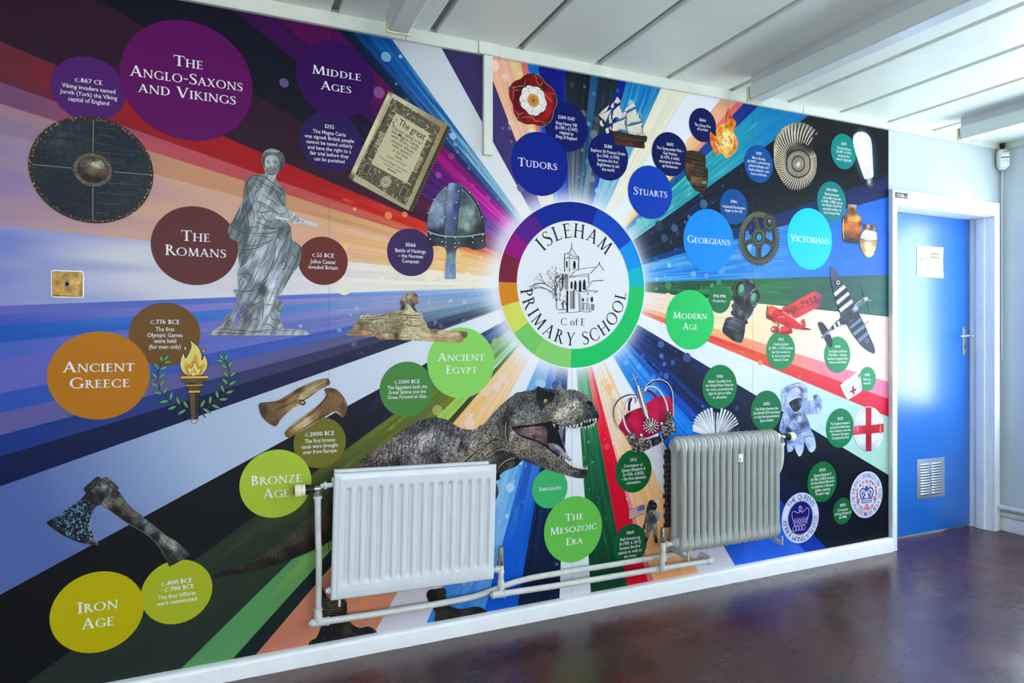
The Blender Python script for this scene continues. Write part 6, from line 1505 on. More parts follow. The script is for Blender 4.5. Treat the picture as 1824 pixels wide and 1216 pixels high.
a.poly([(680, 470), (710, 510), (720, 560), (650, 560), (640, 500), (660, 520)], (222, 164, 60), sm=True); a.poly([(680, 515), (700, 545), (695, 562), (662, 562), (660, 540)], (234, 224, 150), sm=True)
outl([(568, 185), (592, 220), (572, 244), (558, 222)], (196, 184, 120), 6); outl([(806, 208), (824, 250), (806, 272), (790, 248)], (222, 150, 80), 6)
outl([(525, 602), (855, 600), (848, 640), (790, 645), (795, 700), (745, 710), (760, 745), (620, 752), (612, 700), (585, 695), (585, 650), (525, 645)], (96, 74, 56), 8, sm=False)
a.poly([(530, 606), (700, 604), (700, 640), (530, 642)], (112, 88, 66)); a.poly([(600, 652), (690, 650), (690, 670), (600, 672)], (62, 48, 36)); a.line([(540, 628), (640, 626)], 6, (60, 46, 34), sm=False); a.line([(730, 624), (845, 622)], 6, (60, 46, 34), sm=False)
outl([(512, 566), (864, 562), (862, 600), (516, 604)], (224, 178, 76), 8, sm=False); outl([(580, 676), (798, 672), (796, 694), (584, 698)], (214, 168, 76), 7, sm=False); outl([(612, 752), (762, 748), (760, 780), (614, 784)], (218, 172, 78), 7, sm=False)
outl([(622, 786), (752, 784), (736, 1118), (648, 1118)], (90, 68, 52), 8, sm=False); a.poly([(700, 788), (748, 787), (732, 1114), (698, 1114)], (58, 44, 34)); a.poly([(632, 790), (680, 789), (684, 1112), (654, 1112)], (112, 84, 62)); a.line([(658, 820), (664, 1090)], 6, (40, 30, 24), sm=False); a.line([(716, 830), (708, 1060)], 5, (30, 22, 18), sm=False)
a.ring(686, 1124, 48, 46, 9, 9, OUT, a0=0, a1=180, n=20); a.ell(686, 1124, 40, 38, (214, 222, 232), a0=0, a1=180, n=16); outl([(632, 1118), (746, 1116), (742, 1132), (636, 1134)], (206, 212, 218), 6, sm=False)
a.build('torch_picture', mural)

# ---- bronze axe heads
a = Art(0.0026); a.fr(420, 620, 3.576)
AX1 = [(150, 350), (205, 342), (270, 330), (340, 290), (400, 252), (500, 208), (575, 190), (596, 205), (594, 232), (520, 272), (440, 325), (448, 345), (430, 366), (400, 362), (330, 410), (285, 455), (255, 496), (210, 478), (170, 440), (150, 395)]
a.shade(AX1, [(170, 400, (70, 52, 34)), (220, 440, (110, 84, 52)), (240, 380, (120, 92, 58)), (300, 350, (110, 82, 50)), (340, 370, (168, 132, 84)), (380, 340, (150, 116, 74)), (400, 270, (90, 70, 46)), (480, 260, (172, 150, 110)), (420, 310, (196, 172, 126)), (560, 215, (150, 128, 88)), (590, 215, (80, 64, 42)), (300, 430, (126, 96, 60)), (250, 480, (90, 68, 42))], 9, 0.05)
a.lines([[(200, 350), (300, 336), (400, 270), (500, 222)], [(390, 320), (400, 300), (470, 262), (590, 210)], [(395, 330), (440, 325), (520, 272)], [(240, 400), (310, 370), (390, 330)]], 6, (50, 38, 24)); a.lines([[(398, 300), (480, 258), (580, 208)], [(340, 400), (390, 360), (420, 355)]], 5, (220, 196, 150)); a.ring(424, 346, 20, 16, 7, 7, (56, 44, 28))
AX2 = [(562, 262), (600, 252), (640, 262), (680, 300), (706, 350), (708, 400), (680, 440), (655, 425), (620, 410), (560, 440), (500, 480), (440, 515), (380, 548), (335, 570), (313, 550), (322, 520), (400, 450), (480, 395), (540, 345), (572, 300)]
a.shade(AX2, [(590, 290, (122, 94, 58)), (640, 330, (140, 104, 62)), (690, 380, (96, 72, 46)), (640, 390, (126, 98, 62)), (560, 370, (120, 92, 58)), (500, 420, (150, 116, 76)), (440, 470, (206, 176, 138)), (400, 490, (190, 156, 116)), (340, 540, (140, 106, 66)), (320, 550, (100, 76, 46)), (560, 430, (110, 86, 54)), (600, 260, (80, 62, 40))], 9, 0.06)
a.lines([[(330, 530), (420, 455), (500, 400), (570, 320), (590, 270)], [(340, 560), (440, 505), (540, 440), (600, 410)], [(490, 435), (510, 460)]], 6, (56, 42, 26)); a.lines([[(350, 530), (430, 470), (500, 425)], [(600, 412), (640, 405), (670, 425)], [(690, 330), (704, 370)]], 5, (222, 196, 158))
a.build('bronze_axes_picture', mural)

# ---- iron axe
a = Art(0.0026); a.fr(70, 830, 6.29)
HN = [(700, 410), (860, 270), (920, 320), (1000, 430), (1080, 510), (1180, 580), (1300, 670), (1420, 770), (1560, 860), (1688, 985), (1670, 1010), (1480, 1112), (1450, 1108), (1410, 1020), (1340, 900), (1260, 800), (1140, 720), (1000, 640), (880, 560), (780, 490)]
a.shade(HN, [(760, 400, (110, 106, 96)), (860, 310, (56, 54, 50)), (900, 400, (120, 116, 104)), (980, 450, (86, 84, 74)), (860, 490, (24, 24, 22)), (1000, 590, (26, 26, 26)), (1050, 530, (104, 102, 92)), (1180, 620, (92, 96, 100)), (1240, 690, (124, 128, 132)), (1140, 690, (28, 28, 30)), (1400, 800, (140, 138, 128)), (1300, 800, (30, 30, 32)), (1500, 890, (150, 146, 134)), (1420, 960, (32, 32, 34)), (1600, 960, (78, 80, 84)), (1480, 1080, (36, 38, 42)), (1660, 990, (50, 52, 56))], 14, 0.14, f=lambda u, v: 0.72 + 0.56 * vnoise((u + v) / 90, (u - v) / 12, 7))
a.line([(720, 440), (880, 562), (1010, 650), (1150, 728), (1270, 815), (1350, 910), (1420, 1030)], 6, (120, 122, 124)); a.line([(880, 280), (1000, 432), (1180, 582), (1420, 772), (1680, 985)], 7, (70, 74, 78))
BL = [(86, 632), (200, 560), (330, 470), (440, 390), (520, 300), (495, 255), (560, 190), (650, 115), (700, 135), (740, 118), (800, 150), (890, 235), (880, 260), (820, 290), (730, 370), (690, 430), (640, 450), (600, 510), (580, 590), (585, 690), (620, 790), (664, 880), (600, 880), (450, 850), (300, 790), (190, 720)]
a.shade(BL, [(110, 630, (20, 20, 22)), (250, 740, (20, 20, 24)), (450, 840, (22, 22, 26)), (600, 870, (40, 40, 42)), (250, 590, (66, 92, 104)), (350, 520, (60, 86, 104)), (300, 650, (56, 70, 80)), (430, 560, (64, 104, 130)), (480, 450, (54, 92, 116)), (400, 700, (62, 90, 108)), (500, 720, (74, 120, 140)), (470, 640, (50, 34, 46)), (560, 640, (90, 108, 120)), (560, 780, (70, 84, 92)), (620, 820, (110, 114, 112)), (600, 400, (40, 36, 34)), (560, 320, (32, 30, 28)), (680, 330, (34, 32, 30)), (740, 230, (120, 118, 116)), (650, 240, (84, 82, 80)), (800, 240, (90, 92, 98)), (620, 160, (46, 44, 42)), (560, 220, (38, 36, 34)), (850, 230, (60, 58, 58))], 13, 0.16, f=lambda u, v: 0.66 + 0.7 * vnoise(u / 26, v / 26, 9))
a.flecks([(200, 580), (430, 420), (560, 400), (570, 700), (600, 820), (420, 800), (260, 720)], [(300, 600, (104, 140, 160)), (500, 700, (120, 170, 190)), (400, 500, (90, 140, 170))], 160, 11, 0.5, 1.2, asp=1.9)
a.flecks([(200, 580), (430, 420), (560, 400), (570, 700), (600, 820), (420, 800), (260, 720)], [(300, 600, (20, 26, 34)), (500, 700, (26, 18, 24))], 150, 11, 0.6, 1.4, asp=2.0, seed=8)
a.lines([[(495, 258), (560, 268), (660, 180), (705, 132)], [(720, 370), (800, 300), (885, 255)], [(560, 270), (520, 330), (450, 392)], [(700, 135), (780, 200), (840, 280)]], 8, (16, 16, 16)); a.lines([[(580, 600), (590, 700), (625, 795), (660, 872)], [(330, 472), (400, 480), (490, 520)]], 7, (150, 164, 172))
a.build('axe_picture', mural)

# ---- dinosaur: tail, body, head and feet
a = Art(0.0026)
a.fr(0, 880, 3.04)
TL = [(1146, 452), (1180, 425), (1300, 385), (1400, 340), (1480, 285), (1560, 230), (1640, 160), (1720, 80), (1790, -30), (1900, -90), (1980, 40), (1900, 160), (1790, 250), (1700, 300), (1580, 350), (1480, 385), (1380, 415), (1280, 432), (1190, 445)]
a.shade(TL, [(1160, 446, (36, 30, 28)), (1300, 400, (60, 52, 46)), (1300, 425, (24, 20, 20)), (1480, 320, (72, 62, 54)), (1480, 375, (24, 22, 20)), (1600, 240, (70, 60, 52)), (1600, 320, (26, 22, 22)), (1700, 130, (76, 66, 56)), (1720, 260, (24, 22, 22)), (1850, -40, (70, 62, 54)), (1850, 120, (30, 26, 26))], 9, 0.10)
a.lines([[(1170 + k * 19, 436 - k * 7.2 + (k / 34) ** 2 * -40 + 8), (1182 + k * 19, 440 - k * 6.4 - (k / 34) ** 2 * 30), (1176 + k * 19.5, 447 - k * 4.6)] for k in range(34)], 4, (18, 15, 14)); a.lines([[(1300 + k * 17, 384 - k * 8.0), (1312 + k * 17, 392 - k * 7.6)] for k in range(26)], 4, (110, 98, 84))
a.fr(500, 800, 3.378)
LEG = [(250, 830), (270, 870), (300, 900), (390, 905), (400, 1000), (420, 1040), (470, 1072), (520, 1064), (555, 1076), (578, 1108), (480, 1128), (360, 1150), (240, 1170), (168, 1182), (180, 1150), (215, 1130), (240, 1070), (262, 1030), (246, 960), (244, 880)]
a.shade(LEG, [(270, 860, (34, 28, 26)), (300, 940, (70, 60, 48)), (340, 930, (60, 52, 42)), (380, 950, (44, 40, 38)), (280, 1000, (54, 46, 38)), (350, 1010, (34, 30, 28)), (300, 1080, (26, 24, 26)), (240, 1130, (22, 22, 28)), (340, 1120, (30, 26, 26)), (400, 1080, (52, 46, 38)), (470, 1100, (34, 32, 34)), (540, 1090, (24, 24, 30))], 9, 0.18)
a.lines([[(258 + (k % 3) * 9, 900 + k * 9), (300, 896 + k * 9.4), (350 + (k % 4) * 9, 900 + k * 9)] for k in range(14)], 3.4, (112, 98, 74)); a.lines([[(256, 905 + k * 16), (310, 908 + k * 15), (385, 905 + k * 15)] for k in range(9)], 5, (20, 17, 16))
a.lines([[(300, 1070), (290, 1120), (268, 1160)], [(350, 1060), (355, 1110), (330, 1150)], [(450, 1080), (430, 1110), (420, 1138)], [(530, 1070), (512, 1095), (500, 1122)], [(232, 1100), (214, 1145)]], 6, (14, 13, 16)); a.lines([[(380, 1060 + k * 6), (410 + k * 3, 1068 + k * 5)] for k in range(8)], 3, (120, 106, 80)); a.lines([[(188, 1150), (178, 1172)], [(262, 1120), (256, 1150)], [(436, 1095), (446, 1112)], [(560, 1082), (570, 1100)]], 5, (120, 124, 140))
FT = [(876, 870), (890, 845), (930, 838), (990, 836), (995, 900), (1010, 935), (1060, 955), (1110, 955), (1160, 944), (1210, 952), (1238, 985), (1120, 1006), (1000, 1024), (928, 1036), (930, 990), (915, 950), (885, 905)]
a.shade(FT, [(920, 870, (24, 20, 20)), (970, 880, (50, 44, 40)), (960, 980, (44, 40, 36)), (1060, 980, (30, 28, 30)), (1200, 970, (22, 22, 26)), (1120, 970, (46, 44, 44))], 9, 0.16)
a.lines([[(930 + k * 14, 850 + (k % 3) * 20), (955 + k * 9, 856 + k * 8)] for k in range(9)], 3, (104, 92, 72)); a.lines([[(1000, 960), (1040, 1005)], [(1090, 958), (1100, 1000)], [(1170, 950), (1180, 985)]], 5, (12, 12, 14))
a.fr(860, 680, 6.755)
a.shade([(60 + 128 * math.cos(t_ * .39), 1310 + 148 * math.sin(t_ * .39)) for t_ in range(16)], [(20, 1300, (60, 58, 56)), (150, 1290, (92, 90, 86)), (160, 1360, (60, 58, 56)), (120, 1420, (44, 42, 40))], 16, 0.2)
a.fr(620, 680, 6.08)
BD = [(-20, 1010), (5, 980), (60, 930), (130, 860), (200, 800), (290, 730), (420, 650), (520, 580), (620, 510), (720, 440), (820, 400), (920, 386), (1030, 396), (1110, 430), (1180, 480), (1260, 510), (1350, 515), (1450, 480), (1520, 420), (1600, 330), (1680, 240), (1760, 165), (1850, 110), (1960, 200), (1960, 560), (1900, 800), (1824, 905), (1700, 960), (1640, 1010), (1590, 1070), (1000, 1090), (300, 1090)]
bs = [(40, 970, (60, 54, 52)), (130, 900, (92, 80, 74)), (200, 860, (70, 62, 60)), (300, 800, (110, 98, 90)), (250, 930, (62, 56, 56)), (400, 720, (104, 94, 90)), (430, 800, (130, 116, 108)), (380, 940, (66, 60, 58)), (520, 880, (44, 40, 42)), (560, 700, (134, 124, 120)), (620, 620, (104, 98, 98)), (700, 520, (76, 72, 76)), (700, 680, (140, 134, 134)), (640, 860, (96, 90, 90)), (820, 450, (66, 62, 66)), (920, 420, (70, 64, 64)), (820, 640, (168, 162, 160)), (900, 600, (156, 150, 150)), (800, 720, (150, 144, 142)), (840, 780, (78, 74, 76)), (760, 840, (120, 116, 118)), (940, 780, (66, 64, 68)), (980, 860, (50, 48, 52)), (1020, 620, (126, 122, 126)), (1040, 480, (74, 70, 74)), (1120, 560, (84, 80, 84)), (1100, 720, (130, 126, 128)), (1050, 840, (120, 112, 106)), (1180, 640, (130, 126, 124)), (1240, 700, (66, 62, 64)), (1200, 800, (120, 112, 104)), (1260, 570, (96, 92, 92)), (1340, 580, (110, 106, 102)), (1350, 680, (140, 134, 124)), (1300, 830, (112, 104, 92)), (1450, 560, (130, 124, 112)), (1450, 700, (110, 100, 86)), (1520, 640, (150, 140, 122)), (1550, 520, (126, 120, 110)), (1600, 420, (98, 94, 92)), (1620, 560, (120, 112, 100)), (1500, 760, (60, 52, 46)), (1600, 730, (40, 34, 34)), (1450, 840, (90, 82, 70)), (1700, 330, (84, 80, 80)), (1780, 220, (66, 62, 66)), (1700, 640, (60, 54, 48)), (1700, 800, (46, 40, 40)), (1650, 960, (44, 38, 38)), (1620, 1030, (24, 20, 22)), (1760, 880, (70, 62, 58)), (1850, 860, (30, 26, 28))]
a.shade(BD, bs, 12, 0.15, f=lambda u, v: 0.74 + 0.5 * vnoise((u * 0.82 + v * 0.57) / 17, (v * 0.82 - u * 0.57) / 75, 12))
rs = np.random.RandomState(6)
fl = lambda u, v: 2.25 if u < 1300 else 1.95
a.flecks(BD, bs, 1500, 5.5, 0.35, 0.75, asp=2.4, ang=fl, seed=3); a.flecks(BD, bs, 1900, 4.6, 1.15, 1.7, asp=2.2, ang=fl, seed=4)
a.lines([[(60 + k * 62, 940 - k * 46 + (k * 37 % 11)), (40 + k * 66, 985 - k * 34), (70 + k * 64, 1040 - k * 24)] for k in range(7)] + [[(480 + k * 40, 640 - k * 26), (450 + k * 42, 760 - k * 20), (420 + k * 50, 930 - k * 12)] for k in range(8)] + [[(960 + k * 60, 440 + k * 8), (930 + k * 60, 560 + k * 10), (880 + k * 62, 700 + k * 12)] for k in range(6)], 7, (40, 37, 38))
a.lines([[(520, 820), (535, 880), (525, 950)], [(690, 860), (705, 920)], [(760, 740), (800, 790), (860, 780)], [(930, 700), (880, 770)], [(940, 780), (985, 830), (1000, 890)], [(1050, 860), (1120, 850), (1220, 880), (1330, 800), (1450, 700), (1560, 640)], [(1380, 740), (1460, 720), (1560, 670), (1640, 600)], [(1300, 870), (1420, 860), (1560, 760), (1680, 700), (1780, 760)], [(1690, 400), (1680, 520), (1700, 660), (1760, 740)], [(1760, 300), (1720, 420), (1710, 560), (1740, 690)], [(1600, 960), (1700, 870), (1820, 830)], [(1180, 560), (1230, 640), (1180, 760)]], 11, (34, 31, 32))
a.lines([[(1100, 858), (1220, 866), (1330, 780), (1430, 690)], [(1420, 850), (1560, 742), (1690, 690)], [(1610, 940), (1710, 850), (1824, 815)], [(790, 650), (850, 620), (930, 640)], [(1720, 360), (1700, 500), (1722, 640)], [(1400, 760), (1480, 736), (1580, 690)]], 8, (186, 178, 160))
# head
a.fr(860, 680, 6.755)
HDO = [(-60, 560), (0, 510), (60, 450), (150, 345), (250, 250), (320, 190), (400, 140), (500, 110), (600, 96), (640, 76), (660, 50), (700, 64), (760, 80), (850, 86), (890, 50), (920, 37), (950, 60), (972, 90), (1030, 88), (1080, 92), (1150, 112), (1230, 150), (1290, 200), (1332, 252), (1364, 310), (1382, 370), (1388, 432), (1330, 450), (1250, 470), (1180, 495), (1100, 515), (1000, 527), (930, 522), (860, 492), (800, 470), (700, 490), (600, 512), (480, 518), (400, 528), (336, 546), (360, 578), (420, 640), (520, 682), (640, 716), (740, 772), (800, 822), (900, 892), (990, 962), (1060, 1012), (1150, 1042), (1254, 1052), (1263, 1082), (1230, 1140), (1180, 1158), (1100, 1146), (1000, 1121), (880, 1086), (760, 1046), (640, 1001), (540, 960), (430, 926), (330, 896), (240, 880), (150, 930), (80, 990), (0, 960), (-60, 900)]
hs = [(0, 560, (104, 100, 98)), (60, 640, (140, 132, 118)), (40, 760, (110, 100, 84)), (60, 860, (130, 120, 104)), (140, 420, (100, 98, 98)), (200, 330, (96, 94, 96)), (160, 600, (110, 102, 92)), (170, 720, (100, 92, 80)), (230, 520, (72, 68, 64)), (280, 480, (40, 38, 38)), (270, 640, (50, 46, 42)), (320, 380, (60, 58, 58)), (200, 840, (46, 40, 36)), (340, 250, (90, 88, 90)), (420, 180, (80, 78, 80)), (430, 300, (84, 82, 84)), (500, 220, (70, 68, 70)), (560, 150, (84, 82, 84)), (620, 110, (60, 58, 60)), (480, 380, (116, 114, 114)), (400, 460, (130, 128, 126)), (560, 440, (128, 126, 124)), (600, 320, (104, 102, 102)), (640, 220, (70, 68, 68)), (680, 400, (96, 92, 88)), (620, 490, (120, 116, 112)), (750, 440, (84, 80, 76)), (700, 90, (70, 68, 68)), (800, 100, (54, 52, 54)), (930, 70, (140, 140, 142)), (880, 130, (64, 62, 64)), (900, 210, (82, 78, 74)), (860, 330, (104, 98, 88)), (920, 390, (196, 188, 164)), (980, 360, (186, 178, 156)), (1040, 290, (190, 184, 168)), (1120, 270, (178, 172, 160)), (1000, 240, (130, 124, 114)), (1080, 180, (90, 88, 90)), (1180, 200, (84, 84, 88)), (1160, 330, (130, 124, 112)), (1230, 300, (72, 70, 70)), (1320, 330, (50, 52, 56)), (1370, 400, (26, 28, 36)), (1280, 420, (58, 56, 58)), (1080, 440, (130, 124, 116)), (950, 470, (126, 120, 110)), (1150, 480, (60, 58, 56)), (360, 640, (140, 134, 120)), (330, 740, (118, 112, 98)), (400, 820, (120, 108, 96)), (500, 740, (132, 126, 110)), (620, 800, (104, 96, 86)), (560, 880, (96, 90, 80)), (700, 860, (110, 102, 92)), (720, 960, (70, 66, 62)), (820, 900, (120, 114, 104)), (880, 1000, (86, 82, 76)), (960, 1000, (110, 106, 98)), (1040, 1060, (96, 94, 90)), (1120, 1120, (54, 52, 52)), (1200, 1100, (40, 38, 40)), (1100, 1060, (106, 104, 100)), (340, 890, (40, 36, 34)), (540, 950, (44, 40, 38))]
a.shade(HDO, hs, 13, 0.12, f=lambda u, v: 0.82 + 0.36 * vnoise(u / 20, v / 20, 15))
a.flecks(HDO, hs, 1700, 6.5, 0.35, 0.72, asp=1.5, seed=5); a.flecks(HDO, hs, 2300, 5.6, 1.12, 1.62, asp=1.3, seed=6)
a.lines([[(350, 300), (310, 380), (300, 480), (290, 600), (310, 740)], [(330, 260), (270, 360), (250, 480), (262, 620), (290, 770)], [(400, 300), (350, 360), (330, 450)], [(520, 180), (480, 240), (430, 290)], [(560, 180), (500, 260)], [(440, 200), (420, 260)], [(0, 800), (80, 720), (160, 690), (220, 700)], [(20, 900), (120, 830), (220, 800), (320, 850)], [(60, 600), (100, 660), (80, 740)], [(150, 480), (200, 560), (190, 660)]], 13, (30, 28, 28))
a.lines([[(280, 480), (266, 600), (286, 720)], [(330, 480), (320, 560)], [(140, 830), (240, 806), (320, 842)], [(480, 900), (600, 940)], [(1230, 150), (1320, 250), (1376, 370)]], 8, (190, 184, 170))
a.shade([(650, 62), (700, 88), (760, 108), (830, 120), (862, 150), (838, 220), (800, 262), (760, 270), (740, 300), (700, 345), (670, 300), (648, 230), (640, 140)], [(680, 100, (26, 26, 28)), (700, 280, (40, 40, 42)), (800, 150, (16, 16, 18)), (760, 250, (46, 46, 48)), (660, 200, (30, 30, 32)), (700, 330, (60, 58, 56))], 14, 0.08)
a.ell(752, 228, 42, 30, (20, 18, 16)); a.ell(752, 226, 22, 20, (196, 182, 128)); a.ell(756, 226, 9, 10, (24, 20, 14)); a.ell(748, 220, 4, 4, (250, 250, 240)); a.line([(705, 215), (750, 200), (800, 215)], 7, (14, 14, 14)); a.line([(710, 245), (750, 262), (800, 250)], 6, (110, 106, 100))
a.ell(1285, 258, 46, 24, (16, 14, 16), rot=28); a.line([(1240, 225), (1290, 220), (1335, 262)], 8, (120, 120, 124))
# mouth
a.poly([(336, 546), (400, 530), (480, 519), (600, 513), (700, 491), (800, 471), (860, 492), (930, 524), (966, 540), (958, 600), (962, 650), (940, 700), (970, 780), (1000, 838), (960, 880), (900, 892), (800, 822), (740, 772), (640, 716), (520, 682), (420, 640), (360, 578)], (20, 16, 20))
a.shade([(372, 570), (480, 552), (620, 534), (740, 534), (772, 600), (770, 680), (782, 770), (720, 735), (620, 690), (500, 650), (420, 622)], [(400, 580, (70, 54, 54)), (500, 600, (120, 92, 94)), (600, 580, (150, 120, 122)), (680, 600, (140, 110, 112)), (740, 560, (74, 56, 62)), (700, 680, (110, 82, 86)), (640, 660, (96, 70, 74)), (760, 720, (60, 46, 52))], 12, 0.08, f=lambda u, v: 0.72 + 0.56 * vnoise(u / 36, v / 12, 18))
a.lines([[(520 + 14 * k, 560 + 14 * k), (600, 580 + 12 * k), (690, 556 + 16 * k), (740, 560 + 16 * k)] for k in range(7)], 5, (64, 46, 50))
a.shade([(790, 737), (870, 744), (940, 790), (990, 850), (1062, 940), (1040, 952), (950, 892), (850, 832), (800, 792)], [(820, 760, (110, 102, 112)), (900, 790, (160, 152, 166)), (980, 870, (150, 142, 156)), (1040, 935, (130, 122, 132)), (880, 830, (70, 62, 72))], 11, 0.04)
a.lines([[(830, 752), (920, 810), (1030, 930)], [(950, 700), (985, 790), (1010, 850)]], 6, (196, 190, 200)); a.poly([(905, 580), (966, 540), (958, 640), (942, 700), (925, 640)], (120, 112, 126), sm=True)
TEETH = [((836, 500), (850, 502), (860, 550)), ((848, 505), (866, 510), (858, 552)), ((912, 528), (932, 530), (924, 566)), ((950, 534), (972, 536), (964, 575)), ((994, 530), (1014, 530), (1006, 598)), ((1032, 524), (1062, 520), (1045, 606)), ((1080, 515), (1106, 510), (1096, 574)), ((1112, 512), (1128, 545), (1120, 592)), ((1122, 508), (1146, 502), (1136, 580)), ((1150, 540), (1172, 538), (1160, 602)), ((1168, 495), (1196, 480), (1180, 560)), ((1186, 540), (1200, 538), (1196, 570)), ((1210, 470), (1230, 464), (1220, 500)), ((1216, 535), (1238, 530), (1228, 580)), ((1240, 462), (1260, 458), (1248, 495)), ((1258, 525), (1280, 520), (1268, 574)), ((1274, 452), (1300, 446), (1280, 498)), ((1294, 512), (1314, 508), (1298, 566)), ((1312, 445), (1334, 440), (1324, 486)), ((1318, 500), (1346, 480), (1328, 545)), ((1340, 440), (1370, 436), (1352, 506)), ((1000, 540), (1020, 540), (1012, 575)), ((1062, 540), (1078, 540), (1072, 572))]
a.poly([(1000, 524), (1100, 512), (1200, 488), (1388, 432), (1380, 470), (1330, 500), (1220, 535), (1100, 560), (1000, 548)], (28, 24, 26))
for q in TEETH: a.poly(q, (226, 224, 214)); a.line([((q[0][0] + q[1][0]) / 2 + 4, (q[0][1] + q[1][1]) / 2), q[2]], 3, (150, 146, 134), sm=False)
for x, y, h in ((925, 905, 34), (960, 930, 34), (988, 960, 40), (1016, 985, 48), (1058, 1005, 52), (1085, 1010, 36), (1115, 1030, 40), (1156, 1044, 42), (1185, 1046, 34), (1208, 1048, 44), (1230, 1050, 46), (1250, 1052, 56), (1000, 890, 34), (1030, 925, 30), (1060, 955, 28)):
    q = [(x - 9, y), (x + 9, y + 2), (x + 2, y - h)]; a.poly(q, (222, 220, 210)); a.line([(x + 5, y), (x + 2, y - h)], 3, (140, 136, 126), sm=False)
a.lines([[(900, 892), (990, 962), (1060, 1014), (1150, 1048), (1254, 1056)]], 9, (40, 38, 36))
a.build('dinosaur_picture', mural)

# ---- imperial crown
a = Art(0.0026); a.fr(1080, 660, 8.107)
a.lines([[(590, 290), (650, 310), (720, 380)], [(360, 400), (330, 470), (325, 580)]], 34, (86, 6, 40), taper=False)
VEL = [(180, 812), (205, 750), (235, 680), (290, 620), (400, 562), (490, 530), (580, 470), (640, 430), (710, 380), (830, 360), (880, 382), (935, 402), (955, 480), (958, 640), (850, 820), (700, 920), (560, 970), (320, 980), (250, 910)]
a.shade(VEL, [(230, 760, (170, 0, 56)), (300, 650, (96, 0, 44)), (350, 700, (204, 4, 66)), (320, 850, (150, 0, 50)), (420, 620, (200, 2, 62)), (480, 560, (150, 0, 50)), (420, 760, (212, 6, 70)), (480, 880, (180, 0, 58)), (640, 480, (196, 0, 60)), (720, 520, (206, 4, 66)), (700, 640, (214, 6, 72)), (800, 640, (150, 0, 54)), (780, 440, (170, 0, 54)), (900, 460, (190, 2, 58)), (930, 600, (180, 0, 56)), (620, 900, (130, 0, 44)), (560, 700, (140, 0, 46)), (820, 760, (110, 0, 40)), (860, 400, (206, 6, 66))], 11, 0.03)
def pearls(pts, r, gap, col=(222, 222, 226), under=(60, 52, 54)):
    P = np.array(crv(pts, 14)); d = np.r_[0, np.cumsum(np.hypot(*np.diff(P, axis=0).T))]; n = int(d[-1] / gap)
    for k in range(n + 1):
        x, y = [np.interp(d[-1] * k / n, d, P[:, i]) for i in (0, 1)]
        a.ell(x + r * .25, y + r * .3, r, r, under, n=8, layer=(k == 0))
    for k in range(n + 1):
        x, y = [np.interp(d[-1] * k / n, d, P[:, i]) for i in (0, 1)]
        a.ell(x, y, r * .86, r * .86, col, n=8, layer=(k == 0))
    for k in range(n + 1):
        x, y = [np.interp(d[-1] * k / n, d, P[:, i]) for i in (0, 1)]
        a.ell(x - r * .25, y - r * .3, r * .35, r * .35, (255, 255, 255), n=6, layer=(k == 0))
ar1 = [(190, 840), (135, 760), (105, 660), (105, 560), (140, 470), (215, 395), (320, 350), (420, 352)]
a.line(ar1, 13, (34, 26, 40)); pearls([(x - 14, y - 12) for x, y in ar1], 9, 17, (178, 186, 210), (90, 92, 120))
ar2 = [(545, 285), (600, 205), (680, 155), (775, 145), (865, 185), (920, 270), (942, 380), (950, 470)]
a.line(ar2, 14, (34, 26, 40)); pearls([(545, 275), (595, 190), (675, 138), (780, 128), (876, 172), (936, 262), (958, 380), (962, 500), (966, 660)], 9, 17)
pearls([(330, 890), (290, 830), (255, 740), (238, 640), (240, 540), (270, 450), (330, 380), (400, 378)], 15, 21); pearls([(556, 290), (590, 240), (650, 226), (720, 250), (780, 310), (830, 390), (865, 480), (884, 580)], 14, 20)
a.lines([[(400, 380), (424, 420), (412, 470)], [(560, 290), (566, 330), (586, 366)]], 18, (112, 108, 104))
SP = [(425, 250), (446, 205), (492, 232), (520, 310), (545, 430), (585, 560), (612, 680), (568, 692), (530, 600), (480, 470), (440, 350)]
a.poly(SP, (60, 48, 50), sm=True); pearls([(455, 225), (480, 310), (515, 430), (560, 580), (592, 680)], 19, 17, (224, 226, 228)); pearls([(432, 270), (460, 380), (510, 520), (556, 650)], 9, 24, (196, 190, 180)); pearls([(498, 250), (524, 350), (556, 470), (590, 600)], 9, 24, (196, 190, 180))
for p, q in (((345, 132), (466, 80)), ((378, 38), (434, 205))): a.line([p, q], 15, (56, 50, 48), sm=False); a.line([p, q], 8, (214, 210, 200), sm=False)
BAND = [(280, 960), (320, 890), (380, 900), (480, 990), (560, 985), (620, 975), (760, 925), (830, 860), (860, 640), (890, 575), (940, 640), (972, 760), (998, 800), (1002, 866), (930, 925), (780, 1040), (640, 1112), (520, 1165), (400, 1196), (372, 1120), (310, 1020)]
a.shade(BAND, [(340, 930, (74, 66, 54)), (420, 1100, (44, 38, 38)), (560, 1050, (70, 62, 62)), (700, 1030, (40, 32, 46)), (860, 900, (60, 54, 54)), (960, 820, (48, 42, 44)), (900, 680, (60, 52, 48)), (600, 1130, (56, 48, 48))], 10, 0.2)
rs = np.random.RandomState(12)
cv_ = np.array(crv(BAND, 4, True)); G = rs.uniform((280, 570), (1000, 1190), (1500, 2)); G = G[inside(G, cv_)][:520]
for k, g_ in enumerate(G):
    a.ell(g_[0], g_[1], rs.uniform(4, 9), rs.uniform(4, 9), [(206, 204, 200), (150, 146, 138), (32, 28, 30), (236, 236, 236), (96, 84, 64), (20, 16, 18)][k % 6], n=7, layer=(k % 40 == 0))
